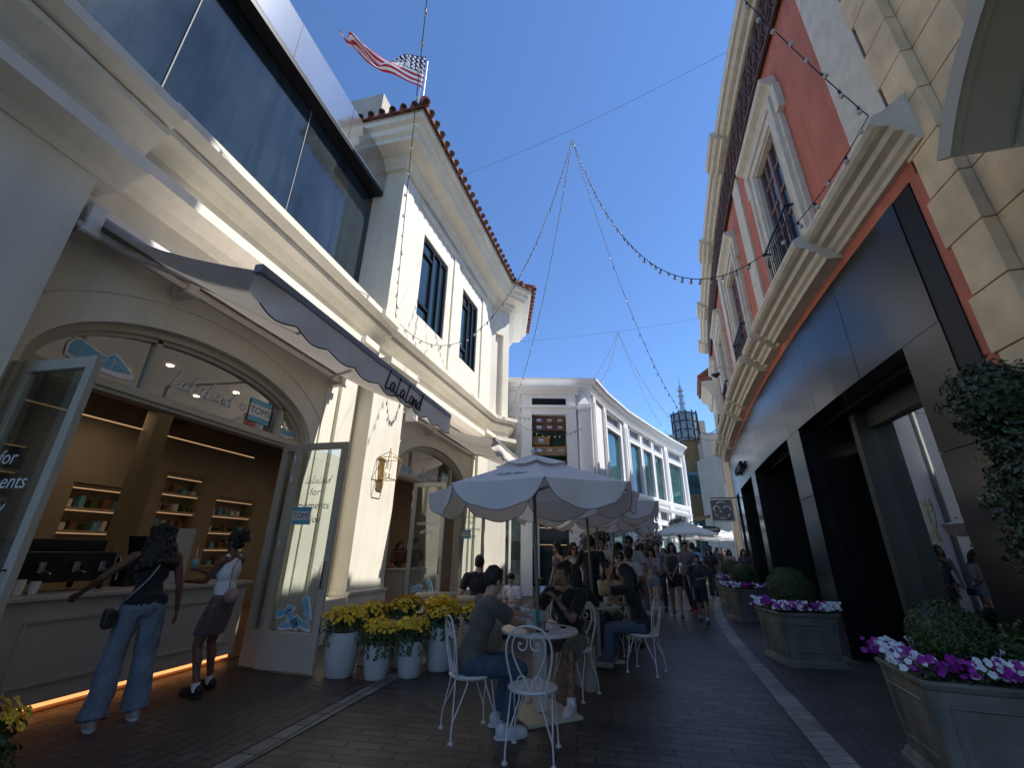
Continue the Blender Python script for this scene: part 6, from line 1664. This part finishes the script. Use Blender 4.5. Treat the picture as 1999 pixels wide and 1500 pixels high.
    m.ell(P + u * .0, ((.158 if fem else .148) * build + g, .112 * build + g, .115), q, 16, 12)
    for k in (-1, 1):
        if bk in ('pants', 'jeans'):
            m.capsule(hp[k], kn[k], .084 * build + g, .058 + g + fl * .02); m.ell(kn[k], .060 + g)
            m.cyl(kn[k], kn[k].lerp(an[k], .93 + .10 * (fl > .8)), .058 + g + fl * .02, .044 + g + fl * .055, 16)
        elif bk == 'shorts':
            L = bottom[3] if len(bottom) > 3 else .8
            m.capsule(hp[k], hp[k].lerp(kn[k], L * .5), .084 * build + g, .080 + g); m.cyl(hp[k], hp[k].lerp(kn[k], L), .084 * build + g, .074 + g + .012, 16)
    if bk == 'skirt':
        L = bottom[3] if len(bottom) > 3 else .36
        c0 = P + V3(0, 0, .02); c1 = (hp[-1].lerp(kn[-1], L / .44) + hp[1].lerp(kn[1], L / .44)) / 2
        vs = []
        for c, a, b in ((c0, .150, .115), (c0.lerp(c1, .35), .178, .135), (c1, .185, .140)):
            for i in range(20): th = 2 * pi * i / 20; vs.append(c + V3(a * cos(th) * build, b * sin(th) * build, 0))
        fs = [(j * 20 + i, j * 20 + (i + 1) % 20, (j + 1) * 20 + (i + 1) % 20, (j + 1) * 20 + i) for j in range(2) for i in range(20)]
        m.add(vs, fs); m.add(vs[:20], [tuple(range(20))[::-1]]); m.add(vs[40:], [tuple(range(20))])
    blob(m, {'pants': 'trousers', 'jeans': 'jeans', 'shorts': 'shorts', 'skirt': 'skirt'}[bk], BM, t, vox, 4, fold=.009 + fl * .006, fscale=9, sc=s)
    # --- shoes
    SHM = mat('shoe_%d_%d' % (int(shoes[0] * 100), int(shoes[2] * 100)), shoes, .5)
    for k in (-1, 1):
        m = MB(); d = fd[k]; qf = quat_from(d); a = an[k]; z = a.z - .085
        m.ell(V3(a.x, a.y, z + .045) + d * .055, (.046, .140, .048), qf, 16, 10); m.ell(V3(a.x, a.y, z + .06) - d * .035, (.040, .052, .055), qf, 14, 10); m.ell(V3(a.x, a.y, z + .03) + d * .12, (.048, .075, .034), qf, 14, 10)
        sh_ = blob(m, 'shoe', SHM, t, min(vox, .009), 3, sc=s, flat=z + .002)
        m = MB(); pts = []
        for i in range(18): th = 2 * pi * i / 18; pts.append(V3(a.x, a.y, z) + d * (.045 + .145 * sin(th)) + d.cross(V3(0, 0, 1)) * (.049 * cos(th) * (1 - .12 * sin(th) * 0)))
        m.slab(pts, (0, 0, .020)); m.build('sole', mat('white_rubber', (.6, .6, .6), .6) if shoes[0] > .3 else M_BLACK, sh_, world=False)
        if socks:
            m = MB(); m.cyl(a - V3(0, 0, .04), a.lerp(kn[k], .12), .042, .042, 12); m.build('sock', mat('white_sock', socks, .9), t, world=False)
    J = dict(P=P, u=u, fw=fw, r=r, S=S, N=N_, H=HC_, hf=hf, sh=sh, el=el, wr=wr, kn=kn, an=an, hp=hp, inv=inv)
    for e in extras: e(t, J)
    return t, J
# accessories
def strap_bag(col, scol, sidek=1, bagp=None, w=.014):
    def f(t, J):
        o = thing('shoulder_bag', 'x', 'bag'); bpy.data.objects.remove(o)
        P, u, r, fw, S = J['P'], J['u'], J['r'], J['fw'], J['S']
        a = S - r * sidek * .10 + u * .06; hip = P + r * sidek * .20 + u * .02
        m = MB(); bp = [a, S - r * sidek * .06 - fw * .10 + u * -.02, P + u * .25 + r * sidek * .03 - fw * .135, P + u * .1 + r * sidek * .14 - fw * .11, hip]
        fp_ = [a, S - r * sidek * .05 + fw * .11 - u * .03, P + u * .25 + r * sidek * .02 + fw * .15, P + u * .1 + r * sidek * .13 + fw * .125, hip]
        for p in (bp, fp_): m.tube(sm_path([tuple(x) for x in p], 5), w * .6, 6)
        m.build('bag_strap', mat('strap_%d' % int(scol[0] * 100), scol, .6), t, world=False)
        m = MB(); c = hip + V3(sidek * .05, -.02, -.10); m.box(c.x - .04, c.x + .04, c.y - .11, c.y + .11, c.z - .08, c.z + .08); m.build('bag', mat('bag_%d' % int(col[0] * 100), col, .5), t, world=False, bevel=.02)
    return f
def cap(col, back=False):
    def f(t, J):
        hf = J['hf']; m = MB(); k = -1 if back else 1
        q = (hf(0, 1, 0) - hf(0, 0, 0)).to_track_quat('Y', 'Z')
        m.ell(hf(0, -.012, .055), (.092, .106, .078), q, 18, 12)
        m.build('cap', mat('cap_%d' % int(col[0] * 100), col, .8), t, world=False)
        m = MB(); pts = [hf(.075 * cos(a), k * (.075 + .085 * sin(a)), .052) for a in [pi * i / 10 for i in range(11)]]; m.slab(pts, (0, 0, .008)); m.build('cap_brim', mat('cap_%d' % int(col[0] * 100), col, .8), t, world=False)
    return f
def back_print(rows, col):
    def f(t, J):
        P, u, r, fw = J['P'], J['u'], J['r'], J['fw']; m = MB()
        for i, w in enumerate(rows):
            c = P + u * (.42 - .035 * i) - fw * .128; m.tube([c - r * w, c, c + r * w], .006, 4)
        m.build('shirt_print', mat('print_%d' % int(col[0] * 100), col, .7), t, world=False)
    return f
def cup(side, col):
    def f(t, J):
        w = J['wr'][side]; d = (w - J['el'][side]).normalized(); c = w + d * .10 + V3(0, 0, -.03); m = MB()
        m.lathe([(.001, 0), (.030, 0), (.042, .13), (.001, .13)], c=c, n=16); m.cyl(c + V3(0, 0, .13), c + V3(.01, .03, .27), .005, .005, 6, 1); o = m.build('drink_cup', [mat('mint_drink', (.20, .55, .52), .2), M_WSTK], None)
        o.matrix_world = t.matrix_basis if False else Matrix.Translation(t.location) @ Matrix.Rotation(t.rotation_euler[2], 4, 'Z') @ Matrix.Scale(t.scale[0], 4)
        tag(o, 'mint green iced drink with a straw held by the woman in white', 'cup')
    return f
def stripe_side(col):
    def f(t, J):
        m = MB()
        for k in (-1, 1): m.tube([J['hp'][k] + V3(k * .092, .0, .03), J['hp'][k].lerp(J['kn'][k], .8) + V3(k * .100, .0, 0)], .012, 5)
        m.build('side_stripe', mat('stripe_%d' % int(col[0] * 100), col, .8), t, world=False)
    return f
BLK = (.012, .012, .014)
QG = 'people waiting and walking in the street'
# two women at the counter
person('woman in black tube top and wide blue jeans leaning on the counter', (-4.60, 3.72), (-.86, .50), 1.72, 'f', 'brown', 'curly', (.008, .006, .006), ('tube', BLK, 0), ('jeans', (.16, .20, .26), .95), (.45, .45, .45),
       lean=.20, lh=(-5.08, 3.46, 1.07), rh=(-4.56, 4.06, .84), lf=(-4.56, 3.52, .085), rf=(-4.50, 3.84, .085), vox=.009, build=1.08, world=True, extras=[strap_bag(BLK, (.32, .32, .32), -1), cap(BLK, True)], face=False, head=(.25, -.15), epole={1: (.5, -.5, -.6)})
person('woman in white sleeveless top and brown mini skirt holding a mint drink', (-4.50, 4.54), (-1, -.12), 1.66, 'f', 'brown', 'puff', (.008, .006, .006), ('tank', (.72, .72, .74), 0), ('skirt', (.11, .07, .065), 0, .34), BLK,
       lean=-.02, lh=(-4.86, 4.34, 1.12), rh=(-4.88, 4.52, 1.22), lf=(-4.48, 4.44, .10), rf=(-4.58, 4.70, .10), vox=.009, world=True, extras=[cup(1, 0)], socks=(.7, .7, .7), head=(0, -.1), epole={-1: (-.1, -.6, -1), 1: (.1, -.7, -1)})
m = MB(); m.ell((0, 0, 0), (.09, .05, .075)); m.tube([(-.05, 0, .05), (-.06, 0, .3), (.02, .05, .48)], .006, 5); o = m.build('small_handbag', mat('dusty_pink_leather', (.35, .20, .18), .5)); o.location = (-4.30, 4.44, .98); tag(o, 'small dusty pink bag at the hip of the woman in white', 'bag')
# front table
person('seated man in olive tee, blue jeans and white sneakers, seen from behind', (-1.42, 4.38), (.80, .55), 1.78, 'm', 'light', 'fade', (.03, .02, .014), ('tee', (.105, .092, .075), .5), ('jeans', (.055, .08, .12), .2), (.62, .62, .64),
       sit=True, py=-.03, lean=.34, lh=(-1.02, 5.06, .84), rh=(-.98, 4.74, .79), lf=(-1.22, 4.62, .085), rf=(-1.08, 4.36, .085), vox=.0065, build=1.08, world=True, head=(.35, -.22), epole={-1: (-1, 0, -.6), 1: (.8, -.5, -.9)}, curl=.9)
person('moustached man in black tee with tattooed arms facing the camera', (-.66, 5.70), (-.28, -.96), 1.80, 'm', 'olive', 'short', (.022, .014, .010), ('tee', BLK, .5), ('shorts', (.12, .12, .09), 0, .95), (.62, .60, .60),
       sit=True, py=-.02, lean=.26, lh=(-.76, 5.36, .98), rh=(-.98, 5.38, 1.10), lf=(-.60, 5.10, .085), rf=(-1.02, 5.38, .085), vox=.0065, build=1.08, world=True, head=(-.15, -.05), tattoo=True, beard=True, epole={-1: (-.25, -.1, -1), 1: (.25, -.1, -1)}, curl=1.0, socks=(.6, .6, .6))
# second table
person('woman with very long black hair and dark green sleeves, back to camera', (-.75, 6.85), (.25, .95), 1.66, 'f', 'tan', 'long', (.007, .006, .006), ('shirt', (.016, .024, .020), .98), ('pants', (.20, .16, .13)), (.5, .5, .5),
       sit=True, lean=.22, lh=(-.78, 7.30, .79), rh=(-.42, 7.22, .79), lf=(-.75, 7.2, .085), rf=(-.5, 7.15, .085), vox=.010, world=True, face=False)
person('dark-haired man in a black shirt half hidden behind the moustached man', (-1.05, 7.75), (.85, -.35), 1.74, 'm', 'tan', 'short', (.012, .009, .008), ('tee', (.02, .02, .022), .5), ('pants', (.03, .03, .035)), BLK, sit=True, lean=.2, lh=(-.72, 7.6, .79), rh=(-.8, 7.42, .79), vox=.011, world=True, head=(0, -.25))
person('smiling woman in cream cardigan with long dark hair at the second table', (-.22, 8.02), (-.18, -.95), 1.66, 'f', 'olive', 'longwavy', (.016, .010, .008), ('shirt', (.52, .44, .27), .98), ('jeans', (.07, .10, .14), .3), (.3, .28, .25),
       sit=True, lean=.16, lh=(-.16, 7.80, 1.06), rh=(-.24, 7.80, 1.07), vox=.009, world=True, head=(.0, .0), epole={-1: (-.7, .3, -1), 1: (.7, .3, -1)}, curl=1.1)
person('person in black with one hand over the forehead beside the second table', (.20, 7.0), (-.82, .30), 1.72, 'm', 'tan', 'longwavy', (.007, .006, .006), ('tee', BLK, .5), ('jeans', (.075, .10, .15), .4), (.22, .20, .18),
       sit=True, lean=.30, lh=(-.20, 6.98, 1.20), rh=(-.15, 7.30, .79), lf=(-.30, 6.95, .085), rf=(-.28, 7.22, .085), vox=.009, world=True, head=(0, -.45), epole={-1: (-.3, .3, -1)}, face=False)
person('man in white tee with printed back sitting beyond the second table', (-.35, 9.18), (.1, 1), 1.76, 'm', 'tan', 'fade', (.015, .011, .009), ('tee', (.68, .68, .70), .5), ('pants', (.05, .05, .06)), BLK, sit=True, lean=.12, vox=.012, extras=[back_print((.09, .10, .10, .08), (.08, .08, .1))], face=False)
# lounge seats
person('man in black tee sitting on a round tub seat, back to camera', (-2.38, 7.50), (-.15, 1), 1.76, 'm', 'light', 'short', (.012, .009, .008), ('tee', (.022, .018, .020), .5), ('pants', (.03, .03, .035)), BLK, sit=True, lean=.05, hz=.60, vox=.011, face=False, head=(.25, 0))
person('boy in white shirt looking down at something in his hands', (-2.12, 9.1), (-.35, -.8), 1.45, 'm', 'light', 'short', (.008, .006, .006), ('tee', (.62, .64, .68), .5), ('shorts', (.2, .19, .17), 0, .8), BLK, sit=True, lean=.2, hz=.50, lh=(-.06, .26, .70), rh=(.10, .26, .70), vox=.011, head=(0, -.5))
m = MB(); m.lathe([(.001, 0), (.30, 0), (.32, .42), (.001, .42)], n=24); o = m.build('round_stool', M_POT); o.location = (-2.12, 9.15, 0); tag(o, 'low round white stool under the boy in white', 'stool')
# standing and walking crowd
C_ = [
 ('woman in grey dress and sunglasses with long black hair', (-1.42, 10.4), (-.75, -.6), 1.68, 'f', 'light', 'long', (.008, .006, .006), ('tank', (.10, .09, .11), 0), ('skirt', (.10, .09, .11), 0, .42), BLK, dict(glasses=True, head=(.2, 0))),
 ('woman in white crop top and pale jacket with brown hair', (-1.04, 9.95), (.45, -.85), 1.66, 'f', 'light', 'longwavy', (.05, .025, .015), ('crop', (.66, .66, .64), 0), ('jeans', (.22, .30, .40), .3), (.5, .5, .5), dict(glasses=True)),
 ('man in navy suit with his back to the camera', (-.60, 9.05), (.1, 1), 1.78, 'm', 'light', 'short', (.01, .01, .012), ('jacket', (.012, .014, .022), .98), ('pants', (.012, .014, .022)), BLK, dict(face=False)),
 ('man in a plain white short-sleeved shirt under the umbrellas', (-.43, 11.0), (-.3, -1), 1.80, 'm', 'tan', 'short', (.012, .009, .008), ('shirt', (.74, .74, .76), .5), ('pants', (.05, .05, .07)), BLK, dict()),
 ('woman with long black hair and white tee, turned right', (-.10, 10.05), (.8, .35), 1.68, 'f', 'tan', 'long', (.010, .007, .006), ('tee', (.60, .56, .55), .5), ('jeans', (.10, .13, .18), .2), (.5, .5, .5), dict()),
 ('man in white vest top with sunglasses and backpack straps', (.15, 9.6), (-.15, -1), 1.80, 'm', 'tan', 'short', (.010, .008, .008), ('tee', (.52, .50, .48), .4), ('pants', (.05, .05, .06)), BLK, dict(glasses=True, lh=(-.15, .18, 1.12), rh=(.15, .2, 1.16))),
 ('woman with dark bun and sunglasses behind the cream cardigan', (-.05, 8.75), (-.1, -1), 1.50, 'f', 'tan', 'bun', (.010, .008, .008), ('tee', (.10, .09, .10), .5), ('pants', (.03, .03, .03)), BLK, dict(glasses=True)),
 ('woman in pale grey top, back to camera, hair tied up', (.10, 8.6), (.3, 1), 1.58, 'f', 'brown', 'bun', (.010, .008, .008), ('tee', (.42, .44, .50), .5), ('pants', (.3, .31, .34)), BLK, dict(face=False)),
 ('woman in cap, pink and white tee, denim shorts and cross-body strap', (.72, 12.45), (-.1, -1), 1.62, 'f', 'light', 'longwavy', (.015, .010, .008), ('tee', (.46, .40, .42), .6), ('shorts', (.22, .30, .42), 0, .42), (.7, .7, .7), dict(lf=(-.08, .30, .085), rf=(.10, -.20, .12), lh=(-.02, .24, 1.12), extras=[cap((.04, .035, .035)), strap_bag(BLK, BLK, -1)])),
 ('woman in dark green tank and black shorts with long black hair', (1.26, 12.6), (-.05, -1), 1.74, 'f', 'tan', 'long', (.010, .008, .007), ('tank', (.045, .055, .045), 0), ('shorts', BLK, 0, .55), (.12, .08, .05), dict(lf=(-.06, .26, .085), rf=(.10, -.28, .13), lh=(.04, .22, .98), rh=(.14, .24, .95), build=1.06)),
 ('man in grey tee just behind the woman in dark green', (1.72, 13.5), (-.5, -.8), 1.80, 'm', 'tan', 'short', (.010, .008, .008), ('tee', (.13, .12, .13), .5), ('pants', (.03, .03, .035)), (.4, .1, .1), dict(rf=(.1, -.2, .1), head=(.6, -.2))),
 ('boy in charcoal tee and black shorts with a white side stripe', (1.72, 11.85), (-.15, -1), 1.46, 'm', 'tan', 'short', (.012, .009, .008), ('tee', (.035, .037, .045), .55), ('shorts', BLK, 0, .95), (.05, .05, .07), dict(lh=(-.02, .24, 1.12), lf=(-.09, .22, .085), rf=(.09, -.2, .12), extras=[stripe_side((.6, .6, .6))], socks=(.02, .02, .03))),
 ('man in light blue shirt walking away behind the boy', (2.08, 14.9), (.3, 1), 1.80, 'm', 'tan', 'short', (.05, .045, .04), ('shirt', (.22, .38, .52), .5), ('pants', (.04, .045, .06)), BLK, dict(face=False)),
 ('woman with black hair in black top deep in the crowd behind the boy', (2.36, 15.9), (0, 1), 1.68, 'f', 'tan', 'long', (.008, .007, .007), ('tee', (.015, .015, .018), .5), ('pants', (.03, .03, .04)), BLK, dict(face=False)),
 ('man in grey tee standing behind the woman in the cap', (.98, 13.9), (-.2, -1), 1.76, 'm', 'light', 'short', (.012, .010, .008), ('tee', (.25, .24, .24), .5), ('pants', (.04, .04, .05)), BLK, dict()),
 ('woman in pale blouse partly hidden left of the woman in the cap', (.42, 12.9), (.5, -.8), 1.66, 'f', 'light', 'longwavy', (.014, .010, .008), ('tee', (.45, .42, .36), .6), ('jeans', (.2, .22, .25), .2), (.4, .4, .4), dict(glasses=True, lh=(-.1, .25, 1.2))),
]
for (l, xy, fw_, H_, sx, sk_, hr, hc_, tp__, bt, shs, kw) in C_:
    person(l, xy, fw_, H_, sx, sk_, hr, hc_, tp__, bt, shs, vox=.013 if xy[1] < 13 else .017, group=QG, **kw)
FARC = [((3.45, 19.8), (.10, .14, .17), 'm', 'man in blue-grey sweatshirt beside the spotted dog', 'short'), ((3.0, 17.6), (.03, .03, .03), 'f', 'woman in black farther down, between the boy and the dog', 'long'),
        ((4.0, 21.5), (.03, .035, .04), 'f', 'woman in dark jacket to the right of the blue-grey sweatshirt', 'long'), ((4.25, 20.4), (.40, .22, .18), 'f', 'woman in salmon top before the far planters', 'long'),
        ((4.45, 19.0), (.14, .11, .18), 'f', 'woman in violet top closest to the far peach pilaster', 'longwavy'), ((2.35, 19.5), (.4, .4, .4), 'm', 'man in pale grey tee, far left of the distant group', 'short'),
        ((3.6, 24.0), (.55, .52, .5), 'f', 'woman in off-white dress, distant centre of street', 'bun'), ((4.6, 24.6), (.30, .05, .05), 'm', 'man in dark red shirt, distant right', 'short'),
        ((5.2, 26.5), (.05, .06, .12), 'm', 'man in navy polo beneath the far white umbrellas', 'short'), ((2.6, 25.5), (.12, .2, .14), 'f', 'woman in green top at the far umbrellas, left side', 'long'),
        ((1.6, 19.0), (.3, .26, .22), 'f', 'woman in beige standing by the flowering potted tree', 'longwavy'), ((.6, 15.6), (.05, .05, .06), 'm', 'man in charcoal shirt between potted trees', 'short'),
        ((4.0, 28.5), (.5, .5, .52), 'm', 'far man in white beneath second white umbrella', 'short'), ((5.9, 29.5), (.2, .12, .1), 'f', 'far woman in rust top near the street end', 'long')]
for i, (xy, c, sx, l, hr) in enumerate(FARC):
    person(l, xy, (-.2 + .1 * (i % 5), -1), 1.78 if sx == 'm' else 1.66, sx, ('light', 'tan', 'olive', 'brown')[i % 4], hr, (.012 + .01 * (i % 3), .010, .008), ('tee', c, .5), (('jeans', (.10, .13, .2), .2), ('pants', (.04, .04, .05)), ('shorts', (.3, .27, .2), 0, .6))[i % 3], (.4, .4, .4) if i % 2 else BLK,
           lf=(-.09, .2 if i % 2 else .02, .085), rf=(.09, -.14 if i % 2 else -.02, .09), vox=.022, group=QG, face=(i < 5))
# staff seen through the second archway
person('worker in black cap and dark shirt inside the second archway', (-5.55, 11.6), (.6, -.75), 1.76, 'm', 'tan', 'short', (.01, .008, .008), ('tee', BLK, .5), ('pants', BLK), BLK, vox=.014, extras=[cap(BLK)], lh=(-.1, .3, 1.05))
person('worker with brown hair and brown apron inside the second archway', (-5.65, 10.9), (.8, -.6), 1.68, 'f', 'tan', 'pony', (.03, .015, .010), ('tee', (.09, .035, .025), .5), ('pants', BLK), BLK, vox=.014, rh=(.1, .3, 1.05))
# spotted dog
dg = thing('dog', 'white dog with dark spots and a dark harness standing in the street', 'dog', (3.75, 18.3, 0), radians(168))
M_DOG = mat('spotted_coat', (.62, .60, .55), .8)
tn = M_DOG.node_tree; vo = tn.nodes.new('ShaderNodeTexVoronoi'); vo.inputs['Scale'].default_value = 11; cr_ = tn.nodes.new('ShaderNodeValToRGB'); cr_.color_ramp.elements[0].position = .30; cr_.color_ramp.elements[0].color = (.03, .025, .02, 1); cr_.color_ramp.elements[1].position = .36; cr_.color_ramp.elements[1].color = (.62, .60, .55, 1)
tc_ = tn.nodes.new('ShaderNodeTexCoord'); tn.links.new(tc_.outputs['Object'], vo.inputs['Vector']); tn.links.new(vo.outputs['Distance'], cr_.inputs[0]); tn.links.new(cr_.outputs[0], tn.nodes['Principled BSDF'].inputs['Base Color'])
m = MB(); m.ell((0, .16, .50), (.11, .17, .15)); m.ell((0, -.02, .52), (.095, .22, .12)); m.ell((0, -.22, .52), (.095, .13, .12)); m.capsule((0, .26, .56), (0, .40, .74), .075, .06); m.ell((0, .44, .79), (.062, .085, .065)); m.capsule((0, .50, .77), (0, .58, .745), .036, .028)
for k in (-1, 1):
    m.capsule((k * .075, .20, .42), (k * .075, .19, .24), .042, .028); m.capsule((k * .075, .19, .24), (k * .075, .21, .04), .026, .022); m.ell((k * .075, .235, .025), (.028, .045, .022))
    m.capsule((k * .08, -.26, .46), (k * .085, -.18, .30), .062, .036); m.capsule((k * .085, -.18, .30), (k * .085, -.32, .17), .032, .024); m.capsule((k * .085, -.32, .17), (k * .085, -.29, .04), .023, .021); m.ell((k * .085, -.265, .025), (.028, .045, .022))
    m.ell((k * .062, .42, .78), (.012, .035, .05))
m.capsule((0, -.34, .56), (0, -.48, .48), .026, .018); m.capsule((0, -.48, .48), (0, -.60, .52), .018, .010)
blob(m, 'body', M_DOG, dg, .011, 4)
m = MB(); m.tube([(.125 * cos(a), .14, .50 + .165 * sin(a)) for a in [2 * pi * i / 16 for i in range(16)]], .014, 5, closed=True); m.tube([(.10 * cos(a), .29 + .03 * sin(a), .60 + .10 * sin(a)) for a in [2 * pi * i / 16 for i in range(16)]], .012, 5, closed=True); m.build('harness', M_BLACK, dg, world=False)
m = MB(); m.ell((0, .605, .752), .014); m.ell((.034, .505, .81), .009); m.ell((-.034, .505, .81), .009); m.build('nose_and_eyes', M_BLACK, dg, world=False)
